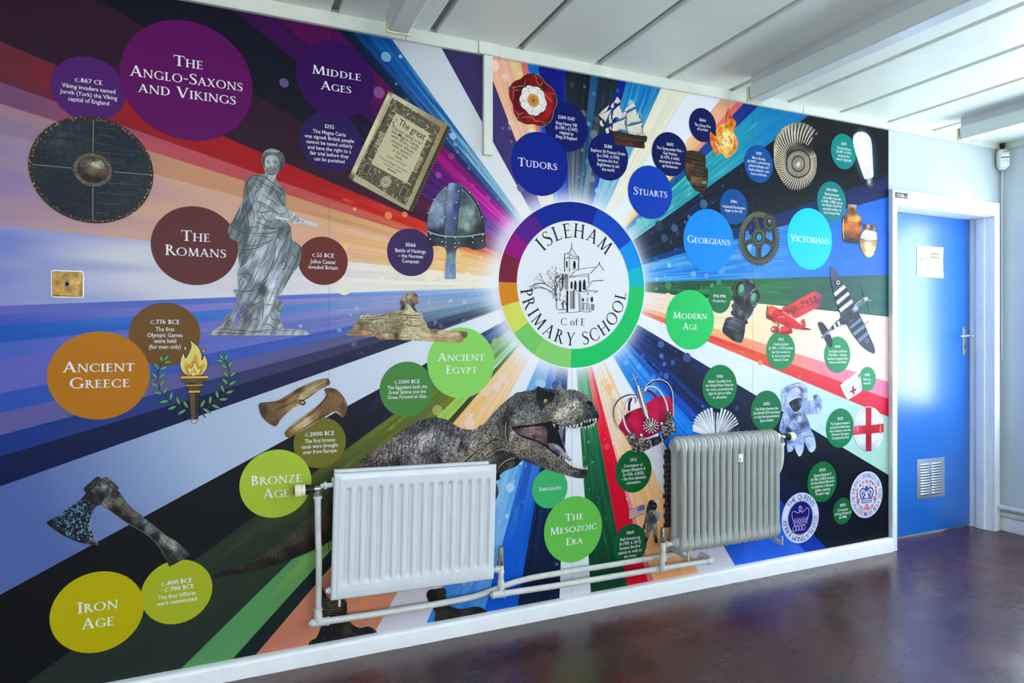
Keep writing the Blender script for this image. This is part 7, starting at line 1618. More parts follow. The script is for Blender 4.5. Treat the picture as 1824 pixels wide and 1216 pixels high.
a.poly([(640, 1010), (760, 940), (790, 1010), (650, 1090)], (28, 20, 36)); a.poly([(690, 1010), (740, 985), (752, 1025), (700, 1050)], (120, 90, 140)); a.ell(722, 1018, 16, 14, (34, 18, 50)); a.lines([[(632, 1000), (640, 1060), (660, 1100)], [(770, 930), (800, 990), (790, 1030)]], 12, (200, 198, 196))
for k in range(3):
    for q in range(14 - k * 3):
        t_ = q * 6.283 / (14 - k * 3) + k; x, y = 640 + (102 - k * 36) * math.cos(t_), 795 + (96 - k * 32) * math.sin(t_)
        a.ell(x, y, 23, 13, (40, 36, 36), rot=math.degrees(t_), n=12, layer=(q == 0)); a.ell(x - 2, y - 3, 18, 9, (198, 198, 196), rot=math.degrees(t_), n=12, layer=(q == 0))
a.ell(640, 800, 24, 24, (36, 32, 34)); a.ell(636, 794, 15, 15, (214, 214, 214))
for x, y in ((500, 930), (794, 764)):
    a.lines([[(x, y), (x + 10, y + 50), (x + 30, y + 120)], [(x - 5, y + 80), (x + 20, y + 40), (x + 60, y + 70)]], 22, (140, 138, 134)); a.ell(x, y, 24, 24, (70, 66, 66)); a.ell(x - 3, y - 4, 19, 19, (204, 204, 204)); a.ell(x - 8, y - 10, 7, 7, (255, 255, 255))
a.build('crown_picture', mural)

# ---- tudor rose
x_, z_, r_ = circ_px(907.5, 990, 133, 225)
a = Art(0.0026); a.unit(x_, z_, r_)
def petal_ring(R0, r0, rot, col, edge, w):
    for k in range(5):
        t_ = R(rot + 72 * k); c_, s_ = math.cos(t_), math.sin(t_)
        pts = [(.12, 0), (.35, .28), (.62, .55), (.88, .50), (.97, .26), (.93, 0), (.97, -.26), (.88, -.50), (.62, -.55), (.35, -.28)]
        q = [((x * c_ - y * s_ * r0) * R0, (x * s_ + y * c_ * r0) * R0) for x, y in pts]
        a.poly(q, col if isinstance(col, tuple) else col[k % len(col)], sm=True); P = crv(q, 5, True); a.line([tuple(p) for p in P] + [tuple(P[0])], w, edge, sm=False)
        yield t_
for k in range(5):
    t_ = R(90 + 72 * k + 36 - 36); x, y = .97 * math.cos(t_), .97 * math.sin(t_)
a.ell(0, 0, .9, .9, (112, 12, 22), n=48)
for t_ in petal_ring(1.0, 1.12, 54, [(124, 10, 22), (104, 8, 18), (140, 14, 26)], (214, 170, 120), 0.012): pass
a.shade([(.86 * math.cos(k * .2618), .86 * math.sin(k * .2618)) for k in range(24)], [(0, .75, (126, 14, 22)), (.7, .3, (180, 22, 34)), (.5, .62, (90, 8, 16)), (-.7, .3, (84, 8, 16)), (-.6, -.5, (100, 8, 18)), (0, -.75, (150, 16, 26)), (.7, -.4, (184, 20, 34)), (.3, -.2, (70, 4, 12)), (-.3, .3, (60, 4, 12))], 0.06, 0.02)
a.lines([[(-.9, .30), (-.66, .44), (-.40, .52), (-.32, .78)], [(-.84, -.1), (-.82, .25), (-.6, .30)], [(-.74, -.52), (-.58, -.62), (-.40, -.5)], [(-.5, -.74), (-.1, -.66), (.1, -.78), (.36, -.76)], [(.84, .06), (.62, .2), (.52, .4)], [(.4, .8), (.3, .62), (.1, .8)]], 0.022, (196, 150, 110))
for k, t_ in enumerate(petal_ring(0.575, 1.05, 90, (238, 236, 230), (66, 60, 58), 0.012)):
    c_, s_ = math.cos(t_), math.sin(t_); a.line([((x * c_ - y * s_) * .575, (x * s_ + y * c_) * .575) for x, y in ((.5, .42), (.8, .3), (.84, 0), (.8, -.3), (.5, -.42))], 0.012, (150, 146, 140))
for k in range(5):
    for rr_, sz, rot in ((.60, .10, 54), (1.0, .13, 90)):
        t_ = R(rot + 72 * k)
        for dd in ((0,) if rr_ < .8 else (-.42, 0, .42)):
            x, y = rr_ * math.cos(t_), rr_ * math.sin(t_); an = t_ + dd * 1.6
            pts = [(0, 0), (sz * .5, sz * .34), (sz, sz * .26), (sz * 1.35, 0), (sz, -sz * .26), (sz * .5, -sz * .34)]
            o_ = -sz * .6; a.poly([(x + (o_ + u) * math.cos(an) - v * math.sin(an), y + (o_ + u) * math.sin(an) + v * math.cos(an)) for u, v in pts], (40, 100, 58) if dd == 0 else (24, 70, 40), sm=True)
a.ell(0, 0, .255, .255, (150, 84, 20), n=40)
for k in range(24): a.ell(.225 * math.cos(k * .2618), .225 * math.sin(k * .2618), .028, .028, (226, 170, 70), n=8, layer=(k == 0))
a.ring(0, 0, .19, .19, .02, .02, (240, 196, 110)); a.ell(0, 0, .15, .15, (196, 120, 34), n=30); a.ring(0, 0, .12, .12, .012, .012, (240, 200, 120)); a.ell(0, 0, .08, .08, (170, 100, 26), n=20)
a.build('rose_picture', mural)

# ---- galleon under sail
a = Art(0.0026); a.fr(1040, 150, 9.354)
CRM = [(0, 0, (226, 222, 208))]
a.lines([[(520, 260), (470, 420), (450, 640), (470, 780)], [(820, 330), (720, 520), (690, 700), (700, 820)], [(920, 520), (960, 700), (985, 840)]], 10, (70, 62, 50), taper=False)
def sail(pts, c1=(232, 228, 214), c2=(190, 188, 178)):
    P = np.array(pts, float); m = P.mean(0); lo, hi = P.min(0), P.max(0)
    a.shade(pts, [(lo[0], lo[1], c1), (m[0], m[1], (222, 218, 204)), (hi[0], hi[1], c2), (lo[0], hi[1], c1), (hi[0], lo[1], (238, 234, 222))], 14, 0.02, sm=False)
    a.line([tuple(p) for p in pts] + [tuple(pts[0])], 3, (110, 104, 92), sm=False)
a.poly([(380, 440), (420, 350), (470, 300), (600, 320), (560, 360), (450, 460)], (20, 26, 120)); a.poly([(300, 600), (370, 640), (400, 520), (450, 430), (480, 420), (420, 640), (460, 690), (380, 700)], (16, 60, 90)); a.poly([(440, 480), (490, 400), (480, 600), (450, 650)], (24, 40, 130))
sail([(232, 512), (330, 420), (420, 345), (375, 450), (300, 490)], (206, 200, 182)); sail([(235, 512), (380, 462), (460, 415), (400, 530), (360, 630), (300, 575)], (214, 208, 190)); sail([(440, 370), (470, 320), (490, 310), (500, 390), (460, 405)]); sail([(495, 310), (550, 210), (585, 250), (615, 295), (560, 330)])
sail([(585, 350), (600, 400), (640, 490), (680, 550), (590, 580), (480, 600), (470, 540), (490, 440)]); sail([(410, 540), (450, 470), (445, 560), (470, 640), (420, 660)], (220, 214, 196)); sail([(465, 780), (480, 660), (580, 620), (690, 575), (680, 650), (720, 770), (640, 760), (560, 780)])
sail([(670, 450), (690, 400), (760, 350), (815, 318), (860, 370), (790, 400), (715, 440), (700, 450)]); sail([(705, 490), (860, 415), (870, 480), (900, 560), (930, 630), (820, 660), (710, 690)], (206, 204, 186)); sail([(705, 710), (850, 680), (970, 640), (950, 700), (980, 830), (860, 850), (740, 820)]); sail([(870, 520), (915, 505), (905, 550), (950, 600), (925, 630), (895, 570)]); sail([(640, 470), (700, 460), (690, 540), (655, 520)], (180, 178, 166)); sail([(258, 620), (290, 600), (310, 660), (335, 690), (300, 712), (262, 670)]); sail([(352, 750), (400, 720), (420, 810), (370, 826)]); sail([(415, 720), (440, 700), (470, 760), (430, 780)])
for q in ([(720, 470), (790, 400), (870, 380), (790, 440)], [(720, 690), (790, 640), (960, 630), (800, 680)], [(560, 610), (640, 560), (700, 560), (600, 620)], [(560, 770), (600, 745), (640, 785), (580, 790)]): a.poly(q, (60, 130, 170), sm=True)
a.ell(530, 585, 46, 34, (18, 30, 110), rot=-20); a.ell(548, 575, 22, 26, (40, 90, 170))
a.lines([[(700, 480), (870, 385)], [(690, 700), (970, 632)], [(470, 655), (700, 560)], [(500, 330), (615, 295)], [(240, 512), (380, 460)], [(660, 580), (690, 700), (720, 780)], [(400, 660), (440, 720), (470, 780)]], 7, (60, 52, 42), taper=False)
HULL = [(420, 740), (480, 785), (600, 790), (700, 820), (850, 850), (960, 858), (1042, 866), (1046, 930), (1028, 965), (1002, 985), (1002, 1068), (880, 1060), (720, 1040), (600, 1020), (520, 1000), (490, 900), (440, 820)]
a.shade(HULL, [(480, 800, (34, 26, 24)), (620, 840, (44, 34, 28)), (820, 880, (36, 30, 26)), (1000, 900, (30, 26, 24)), (560, 900, (56, 44, 36)), (800, 940, (50, 40, 34)), (960, 950, (34, 28, 26)), (560, 990, (96, 40, 34)), (760, 1010, (110, 44, 40)), (980, 1040, (80, 30, 32)), (880, 1050, (74, 28, 30))], 14, 0.10)
a.lines([[(480, 830), (700, 870), (1030, 900)], [(500, 870), (720, 910), (1020, 940)], [(430, 760), (520, 800), (700, 830), (1040, 872)]], 6, (90, 74, 56), taper=False); a.line([(500, 930), (720, 975), (1000, 990)], 6, (30, 20, 20))
for k in range(26): a.ell(540 + k * 18, 875 + k * 2.4 + 14 * math.sin(k * .1), 5, 4, (150, 128, 96), n=6, layer=(k == 0))
for k in range(16): a.line([(500 + k * 34, 790 + k * 4.5), (504 + k * 34, 760 + k * 4.5)], 6, (40, 32, 28), sm=False)
a.build('ship_picture', mural)

# ---- gunpowder barrels and flames
def barrel(a, pts, lid, hoops, s_):
    a.shade(pts, s_, 7, 0.08, f=lambda u, v: 0.8 + 0.4 * vnoise(u / 9, v / 60, 3))
    a.poly(lid, (62, 46, 32), sm=True)
    for h in hoops: a.line(h, 15, (20, 16, 14)); a.line([(x, y - 5) for x, y in h], 3, (96, 78, 58))
a = Art(0.0026); a.fr(1100, 150, 4.863)
barrel(a, [(600, 582), (650, 574), (745, 602), (762, 660), (758, 760), (735, 835), (700, 850), (625, 848), (590, 790), (578, 700), (585, 630)], [(600, 582), (650, 574), (745, 602), (752, 622), (690, 612), (610, 600)], [[(586, 625), (660, 650), (760, 668)], [(582, 660), (660, 690), (762, 705)]], [(600, 640, (52, 36, 24)), (640, 700, (112, 78, 46)), (600, 740, (80, 54, 32)), (620, 800, (60, 42, 28)), (740, 640, (48, 34, 24)), (700, 680, (70, 50, 32)), (660, 640, (60, 44, 30))])
barrel(a, [(650, 712), (700, 706), (772, 728), (782, 790), (775, 870), (748, 930), (700, 934), (652, 900), (634, 840), (636, 760)], [(650, 712), (700, 706), (772, 728), (776, 746), (710, 740), (652, 730)], [[(640, 752), (700, 772), (779, 778)], [(636, 775), (700, 797), (782, 800)], [(640, 868), (700, 890), (774, 878)]], [(650, 760, (66, 46, 30)), (670, 830, (128, 96, 64)), (710, 820, (104, 78, 52)), (760, 820, (66, 48, 34)), (700, 910, (52, 38, 28)), (650, 880, (64, 46, 30)), (770, 760, (44, 32, 24))])
a.text('ct', 1253.5, 324, 7, 6, (226, 214, 188)) ; a.build('barrels_picture', mural)
a = Art(0.0026); a.fr(1100, 150, 4.863)
FL = [(800, 415), (830, 440), (850, 450), (856, 380), (900, 345), (940, 320), (938, 260), (965, 205), (972, 260), (1000, 300), (1025, 330), (1015, 380), (1000, 420), (1030, 470), (1042, 510), (1025, 580), (990, 610), (940, 640), (900, 600), (850, 610), (820, 560), (800, 500)]
a.shade(FL, [(950, 260, (222, 84, 30)), (1000, 330, (214, 100, 40)), (980, 370, (230, 120, 30)), (930, 370, (250, 170, 60)), (950, 430, (252, 214, 120)), (880, 420, (240, 150, 50)), (830, 470, (222, 110, 40)), (850, 530, (216, 120, 50)), (930, 520, (255, 230, 150)), (950, 570, (250, 190, 80)), (1000, 500, (236, 140, 50)), (1030, 540, (220, 130, 60)), (890, 580, (230, 140, 50)), (940, 630, (240, 160, 60))], 7, 0.12, f=lambda u, v: 0.7 + 0.6 * vnoise(u / 24, v / 24, 5))
a.lines([[(800, 415), (840, 470), (820, 540), (860, 600)], [(850, 440), (880, 400), (930, 360), (950, 300), (962, 220)], [(1000, 420), (1030, 470), (1035, 540), (1000, 590)], [(940, 640), (930, 590), (880, 560)], [(1020, 340), (1000, 380), (960, 400)], [(820, 600), (840, 560), (870, 570)]], 6, (236, 140, 50))
a.lines([[(870, 470), (920, 440), (960, 480), (930, 540), (960, 590)], [(930, 380), (960, 420), (940, 470), (980, 520)], [(880, 520), (910, 560), (950, 610)], [(900, 420), (930, 450), (910, 500)], [(970, 440), (1000, 480), (990, 540)], [(840, 500), (870, 540), (880, 580)]], 9, (255, 236, 168)); a.lines([[(860, 390), (900, 430), (890, 480)], [(990, 560), (1010, 530), (1000, 490)], [(850, 560), (830, 520), (850, 480)], [(960, 340), (980, 360), (970, 400)]], 6, (196, 74, 24))
a.build('flames_picture', mural)

# ---- ammonite
a = Art(0.0026); a.fr(1280, 200, 4.053)
AM = [(395, 300), (400, 220), (430, 150), (480, 100), (540, 75), (600, 75), (650, 95), (692, 130), (690, 190), (675, 255), (700, 310), (706, 370), (700, 430), (680, 480), (655, 520), (610, 552), (570, 562), (520, 558), (470, 515), (430, 450), (400, 380)]
a.shade(AM, [(420, 300, (196, 178, 148)), (480, 140, (170, 158, 136)), (580, 100, (110, 104, 94)), (660, 140, (126, 120, 108)), (540, 160, (196, 186, 164)), (600, 220, (60, 56, 50)), (660, 240, (30, 28, 26)), (690, 340, (170, 160, 142)), (680, 440, (150, 142, 128)), (620, 520, (80, 72, 64)), (540, 540, (70, 58, 46)), (460, 460, (186, 168, 136)), (520, 300, (60, 54, 48)), (560, 440, (110, 102, 90)), (500, 380, (140, 128, 108))], 10, 0.10)
cx_, cy_ = 572, 372
def ell_r(t_, o):     # outline radius along an angle
    best = 1
    for i in range(len(o)):
        x0, y0 = o[i][0] - cx_, o[i][1] - cy_; x1, y1 = o[(i + 1) % len(o)][0] - cx_, o[(i + 1) % len(o)][1] - cy_
        dx, dy = math.cos(t_), math.sin(t_); den = dx * (y1 - y0) - dy * (x1 - x0)
        if abs(den) < 1e-9: continue
        k = (x0 * (y1 - y0) - y0 * (x1 - x0)) / den; u = (x0 * dy - y0 * dx) / den
        if k > 0 and 0 <= u <= 1: best = max(best, k)
    return best
oc = [tuple(p) for p in crv(AM, 3, True)]
for (f0, f1, n, wl, sh) in ((0.50, 0.99, 62, 8.0, 0.10), (0.28, 0.48, 46, 4.6, 0.10), (0.12, 0.26, 26, 3.4, 0.1)):
    Lt, Dk2 = [], []
    for k in range(n):
        t_ = 6.2832 * k / n; ro = ell_r(t_, oc) if f1 > .6 else 1
        ra = (lambda f: f * ro) if f1 > .6 else (lambda f: f * (165 + 35 * abs(math.sin(t_))))
        if f1 > .6 and -1.05 < ((t_ + math.pi) % 6.2832) - math.pi < -0.55: continue
        g_ = lambda f, o=0.0: (cx_ + ra(f) * math.cos(t_ + o), cy_ + ra(f) * math.sin(t_ + o))
        Lt.append([g_(f0), g_((f0 + f1) / 2, sh * .4), g_(f1, sh)]); o2 = 3.14159 / n
        Dk2.append([g_(f0, o2), g_((f0 + f1) / 2, sh * .4 + o2), g_(f1, sh + o2)])
    a.lines(Dk2, wl, (34, 28, 24)); a.lines(Lt, wl * .8, (222, 208, 182))
a.line([(cx_ + (172 + 28 * abs(math.sin(t_ * .2))) * .49 * math.cos(t_ * .2), cy_ + (172 + 28 * abs(math.sin(t_ * .2))) * .49 * math.sin(t_ * .2)) for t_ in range(34)], 9, (22, 18, 16)); a.line([(cx_ + 46 * math.cos(t_ * .25), cy_ + 56 * math.sin(t_ * .25)) for t_ in range(26)], 7, (26, 22, 20))
a.shade([(cx_ + 22 * math.cos(t_), cy_ + 26 * math.sin(t_)) for t_ in np.arange(0, 6.28, .5)], [(cx_, cy_, (214, 210, 204)), (cx_ + 20, cy_, (120, 112, 104)), (cx_ - 20, cy_ - 15, (96, 88, 80))], 6, 0.15)
a.line([(600, 225), (650, 250), (680, 200), (692, 135)], 16, (26, 22, 20))
a.build('ammonite_picture', mural)

# ---- gears
a = Art(0.0026); a.fr(1280, 200, 4.053)
def gear(cx, cy, rx, ry, n, tooth, col, hole=None):
    P = []
    for k in range(n * 4):
        t_ = 6.2832 * k / (n * 4); f = 1 if k % 4 in (0, 1) else 1 - tooth; P.append((cx + rx * f * math.cos(t_), cy + ry * f * math.sin(t_)))
    if hole:
        H = [(cx + hole[0] * math.cos(6.2832 * k / (n * 4)), cy + hole[1] * math.sin(6.2832 * k / (n * 4))) for k in range(n * 4)]
        a.up(); m = len(P); rs_ = np.random.RandomState(2); K = []
        for (x, y) in P + H:
            v = 0.5 + 0.9 * max(0, -(y - cy) / ry * .8 - (x - cx) / rx * .5) ; K.append(np.array(linc(col)) * (v + .35))
        a.add(P + H, [(i, (i + 1) % m, m + (i + 1) % m, m + i) for i in range(m)], K)
    else: a.poly(P, col)
gear(290, 910, 152, 200, 56, 0.075, (74, 78, 62), (106, 146))
a.ring(290, 910, 112, 152, 10, 12, (22, 24, 24)); a.ring(288, 904, 138, 182, 3, 4, (110, 112, 96))
for t_ in (0.35, 1.6, 2.85, 4.4, 5.5):
    c_, s_ = math.cos(t_), math.sin(t_); a.line([(290 + 40 * c_, 905 + 55 * s_), (290 + 75 * c_, 905 + 100 * s_), (290 + 116 * c_, 905 + 156 * s_)], (52, 34, 46), (48, 52, 50), n=4)
    a.line([(290 + 45 * c_ - 14 * s_, 905 + 60 * s_ + 16 * c_), (290 + 110 * c_ - 12 * s_, 905 + 148 * s_ + 14 * c_)], 5, (96, 100, 92), sm=False)
gear(288, 900, 58, 76, 18, 0.16, (66, 68, 62)); a.ell(288, 900, 44, 58, (50, 52, 50)); a.ring(288, 900, 38, 50, 6, 7, (110, 112, 102)); a.ell(290, 902, 20, 26, (40, 150, 190)); a.ring(290, 902, 23, 30, 5, 6, (24, 26, 26))
gear(365, 800, 56, 72, 16, 0.2, (54, 56, 54)); a.ell(365, 795, 36, 46, (36, 38, 38)); a.ring(365, 795, 34, 44, 5, 6, (100, 104, 98)); a.ell(368, 790, 16, 22, (70, 74, 74)); a.ell(364, 784, 8, 10, (150, 154, 152))
a.build('gears_picture', mural)

# ---- light bulb
a = Art(0.0026); a.fr(1280, 200, 4.053)
a.y = -0.0016
for k in range(9):
    q = k / 8; a.ell(1050, 300, 120 - 75 * q, 220 - 60 * q, tuple(int(c0 * (1 - q ** 1.4) + c1 * q ** 1.4) for c0, c1 in zip((2, 10, 20), (70, 100, 130))), rot=-8)
a.y = -0.0026
BU = [(1020, 140), (1060, 150), (1092, 185), (1104, 240), (1108, 320), (1112, 400), (1114, 462), (1090, 475), (1054, 482), (1035, 440), (1008, 360), (985, 290), (968, 220), (972, 170), (995, 148)]
a.shade(BU, [(1000, 180, (222, 226, 222)), (1040, 160, (240, 242, 240)), (1040, 240, (244, 246, 246)), (1095, 240, (214, 222, 226)), (980, 250, (226, 230, 230)), (1050, 340, (248, 248, 246)), (1070, 430, (226, 222, 200)), (1100, 420, (220, 226, 232)), (1050, 460, (214, 214, 208))], 10, 0.015)
a.lines([[(1062, 470), (1066, 430), (1078, 432), (1084, 470)], [(1070, 436), (1074, 452)]], 4, (196, 180, 130)); a.ell(1022, 144, 10, 6, (170, 166, 150))
a.shade([(1062, 482), (1106, 474), (1112, 530), (1098, 555), (1080, 552), (1068, 520)], [(1064, 500, (90, 92, 100)), (1085, 500, (226, 228, 232)), (1105, 500, (70, 74, 84)), (1090, 548, (60, 50, 44))], 6, 0.04, sm=False)
for k in range(5): a.line([(1060, 490 + k * 12), (1088, 494 + k * 12), (1112, 486 + k * 12)], 4, (40, 44, 54))
a.build('lightbulb_picture', mural)

# ---- medicine bottles
a = Art(0.0026); a.fr(1280, 200, 4.053)
B1 = [(930, 715), (988, 718), (1000, 740), (1026, 760), (1032, 800), (1030, 900), (1020, 940), (1000, 950), (920, 940), (895, 920), (890, 860), (890, 770), (902, 748), (925, 735)]
a.shade(B1, [(960, 725, (130, 60, 16)), (905, 770, (96, 40, 8)), (950, 770, (232, 150, 50)), (1000, 775, (240, 180, 90)), (1022, 800, (110, 48, 12)), (920, 830, (220, 120, 30)), (960, 830, (196, 96, 20)), (1000, 840, (206, 110, 30)), (960, 890, (150, 66, 16)), (1020, 900, (90, 36, 10)), (900, 900, (80, 34, 12)), (960, 930, (44, 22, 14)), (920, 935, (70, 34, 20))], 7, 0.03)
a.shade([(928, 664), (996, 668), (990, 694), (988, 720), (932, 716), (930, 690)], [(940, 675, (150, 110, 80)), (980, 675, (190, 150, 116)), (960, 700, (90, 50, 24)), (960, 668, (206, 170, 136))], 6, 0.05, sm=False)
a.lines([[(915, 690), (925, 735), (990, 740), (1004, 690)], [(925, 700), (995, 705)]], 4, (150, 110, 70)); a.lines([[(910, 800), (950, 790), (990, 806), (950, 830), (915, 830)], [(915, 860), (960, 850), (1000, 870)], [(930, 815), (975, 818)]], 4, (150, 70, 20)); a.line([(900, 770), (897, 850), (902, 910)], 4, (244, 200, 130)); a.poly([(905, 925), (950, 905), (1015, 930), (1000, 948), (925, 940)], (40, 20, 16), sm=True)
B2 = [(1055, 850), (1130, 862), (1140, 910), (1141, 960), (1125, 1010), (1095, 1045), (1060, 1040), (1030, 1005), (1015, 950), (1020, 905)]
a.shade(B2, [(1080, 875, (236, 240, 246)), (1125, 890, (206, 220, 236)), (1040, 890, (196, 214, 232)), (1080, 925, (222, 190, 150)), (1030, 930, (160, 120, 76)), (1070, 970, (244, 220, 176)), (1110, 980, (226, 190, 140)), (1130, 950, (180, 140, 96)), (1080, 1025, (230, 200, 150)), (1035, 990, (170, 130, 90))], 7, 0.03)
a.line([(1024, 915), (1080, 930), (1140, 925)], 5, (120, 84, 50)); a.line([(1020, 910), (1018, 960), (1036, 1008), (1062, 1038)], 4, (60, 44, 34)); a.line([(1141, 920), (1138, 970), (1120, 1016)], 4, (70, 56, 46))
a.shade([(1048, 800), (1140, 822), (1136, 864), (1046, 844)], [(1055, 822, (60, 44, 40)), (1075, 825, (190, 150, 120)), (1100, 830, (70, 50, 44)), (1125, 842, (176, 140, 116)), (1136, 840, (50, 36, 34))], 6, 0.05, sm=False)
a.build('bottles_picture', mural)

# ---- gas mask
a = Art(0.0026); a.fr(1270, 480, 8.685)
a.poly([(295, 260), (330, 235), (330, 320), (285, 330)], (90, 44, 36)); a.poly([(275, 640), (330, 640), (330, 720), (282, 700)], (24, 26, 30)); a.poly([(470, 790), (520, 770), (540, 830), (490, 855)], (24, 26, 30)); a.poly([(285, 540), (320, 530), (330, 600), (290, 580)], (24, 26, 30))
GM = [(330, 240), (370, 180), (430, 150), (520, 150), (600, 180), (640, 230), (660, 290), (700, 320), (722, 390), (712, 470), (680, 540), (630, 600), (600, 680), (540, 760), (470, 800), (420, 770), (330, 740), (300, 660), (305, 560), (330, 460), (322, 340)]
a.shade(GM, [(360, 300, (40, 44, 52)), (450, 180, (52, 58, 66)), (540, 200, (30, 34, 42)), (620, 250, (34, 38, 46)), (560, 300, (56, 60, 72)), (500, 400, (70, 76, 88)), (400, 480, (14, 16, 22)), (540, 520, (12, 14, 20)), (340, 560, (60, 66, 72)), (330, 660, (44, 50, 56)), (460, 570, (40, 44, 50)), (600, 620, (40, 48, 56)), (520, 740, (74, 84, 96)), (690, 500, (34, 38, 46)), (440, 760, (36, 40, 46))], 11, 0.05)
for cx, cy, rx, ry, ro in ((412, 300, 84, 140, 8), (645, 430, 76, 128, 14)):
    a.ell(cx, cy, rx, ry, (18, 20, 26), rot=ro, n=40); a.ring(cx, cy, rx, ry, 9, 11, (96, 100, 108), rot=ro, a0=120, a1=330); a.ring(cx, cy, rx, ry, 7, 8, (64, 68, 76), rot=ro, a0=-30, a1=120); a.ell(cx - (-18 if cx < 500 else 20), cy + 18, rx * .68, ry * .70, (50, 116, 84), rot=ro, n=36); a.ell(cx - (-24 if cx < 500 else 28), cy - 10, rx * .42, ry * .48, (104, 180, 126), rot=ro, n=30)
a.line([(590, 560), (640, 550), (690, 500)], 6, (200, 206, 210)); a.line([(575, 380), (600, 330), (650, 300)], 6, (210, 214, 218)); a.poly([(555, 158), (612, 195), (608, 215), (560, 180)], (150, 146, 140)); a.lines([[(500, 410), (480, 470), (470, 500)], [(330, 480), (310, 600), (330, 700)], [(420, 560), (360, 640), (340, 730)], [(470, 790), (560, 720), (600, 640)]], 9, (110, 118, 124))
a.shade([(350, 640), (440, 620), (480, 680), (460, 800), (330, 740)], [(360, 680, (40, 46, 50)), (410, 680, (110, 122, 126)), (440, 700, (50, 58, 62)), (470, 740, (24, 28, 32)), (380, 740, (30, 34, 38))], 9, 0.03)
CAN = [(240, 735), (330, 735), (430, 775), (490, 840), (492, 900), (480, 1000), (450, 1110), (420, 1132), (360, 1120), (260, 1060), (180, 1000), (140, 950), (155, 880), (180, 800), (205, 752)]
a.shade(CAN, [(220, 770, (56, 64, 70)), (300, 790, (96, 106, 112)), (400, 840, (70, 78, 84)), (470, 880, (40, 48, 52)), (180, 860, (40, 46, 52)), (260, 870, (78, 86, 92)), (380, 930, (50, 58, 62)), (460, 980, (28, 34, 38)), (170, 950, (34, 40, 44)), (240, 980, (30, 36, 40)), (300, 1060, (18, 22, 24)), (400, 1100, (60, 66, 70)), (360, 1050, (70, 76, 80))], 11, 0.04)
a.lines([[(200, 765), (320, 780), (420, 820), (490, 880)], [(165, 850), (290, 875), (400, 930), (484, 985)], [(150, 900), (270, 935), (380, 1000), (462, 1075)], [(145, 950), (240, 985), (360, 1060), (440, 1120)]], 7, (18, 22, 24), taper=False); a.lines([[(205, 785), (310, 798), (400, 835)], [(166, 870), (280, 895), (390, 950)]], 5, (130, 140, 146)); a.poly([(240, 1030), (330, 1060), (350, 1110), (290, 1085)], (14, 18, 20), sm=True)
a.build('gas_mask_picture', mural)

# ---- red monoplane
a = Art(0.0026); a.fr(1350, 470, 7.155)
a.line([(122, 530), (116, 590), (108, 660)], 12, (30, 32, 40))
WG = [(300, 570), (400, 515), (550, 430), (700, 355), (750, 355), (800, 390), (815, 440), (790, 520), (740, 560), (620, 625), (480, 690), (420, 650)]
a.shade(WG, [(340, 570, (206, 40, 44)), (500, 470, (232, 60, 56)), (680, 370, (236, 64, 60)), (760, 400, (176, 50, 80)), (800, 460, (120, 44, 90)), (700, 560, (216, 50, 60)), (560, 600, (222, 50, 56)), (450, 660, (200, 40, 50)), (600, 520, (232, 58, 58))], 13, 0.02)
a.tline('NR-7952', (385, 655), (765, 480), (-30, -80), (40, 20, 36), font='body', bold=0.0)
FU = [(140, 540), (180, 535), (280, 580), (330, 600), (450, 690), (490, 730), (570, 790), (620, 820), (600, 840), (480, 830), (380, 800), (300, 770), (200, 730), (120, 700), (105, 660), (118, 590)]
a.shade(FU, [(130, 600, (240, 70, 40)), (170, 600, (250, 110, 70)), (200, 640, (206, 20, 24)), (150, 680, (150, 10, 20)), (280, 620, (220, 30, 30)), (350, 640, (232, 40, 36)), (300, 720, (216, 26, 28)), (420, 730, (222, 30, 30)), (520, 800, (210, 24, 26)), (450, 690, (240, 70, 60)), (350, 780, (170, 14, 20))], 10, 0.03)
a.poly([(550, 740), (565, 705), (585, 702), (600, 740), (602, 800), (570, 800)], (218, 40, 36), sm=True); a.poly([(570, 830), (600, 815), (676, 830), (640, 842)], (40, 40, 56), sm=True)
for cx, cy, rx, ry in ((212, 835, 48, 46), (350, 845, 86, 56)): a.ell(cx, cy, rx, ry, (206, 26, 34), n=30); a.ell(cx - 10, cy - 14, rx * .6, ry * .5, (232, 60, 56), n=20)
a.poly([(176, 815), (204, 830), (178, 850)], (240, 230, 226)); a.poly([(262, 815), (296, 840), (262, 858), (280, 838)], (240, 230, 226)); a.line([(265, 770), (240, 830), (235, 880)], 14, (60, 16, 26)); a.poly([(400, 850), (436, 880), (300, 900), (280, 890)], (150, 14, 26), sm=True)
a.lines([[(160, 690), (200, 740), (270, 770)], [(110, 600), (108, 660), (125, 700)], [(420, 700), (470, 720)]], 9, (28, 26, 40)); a.lines([[(250, 690), (300, 670), (340, 690)], [(280, 590), (330, 620), (450, 700)], [(165, 600), (158, 640), (150, 660)]], 6, (250, 190, 180)); a.poly([(270, 575), (310, 590), (300, 615), (276, 600)], (70, 60, 80))
a.build('red_monoplane_picture', mural)

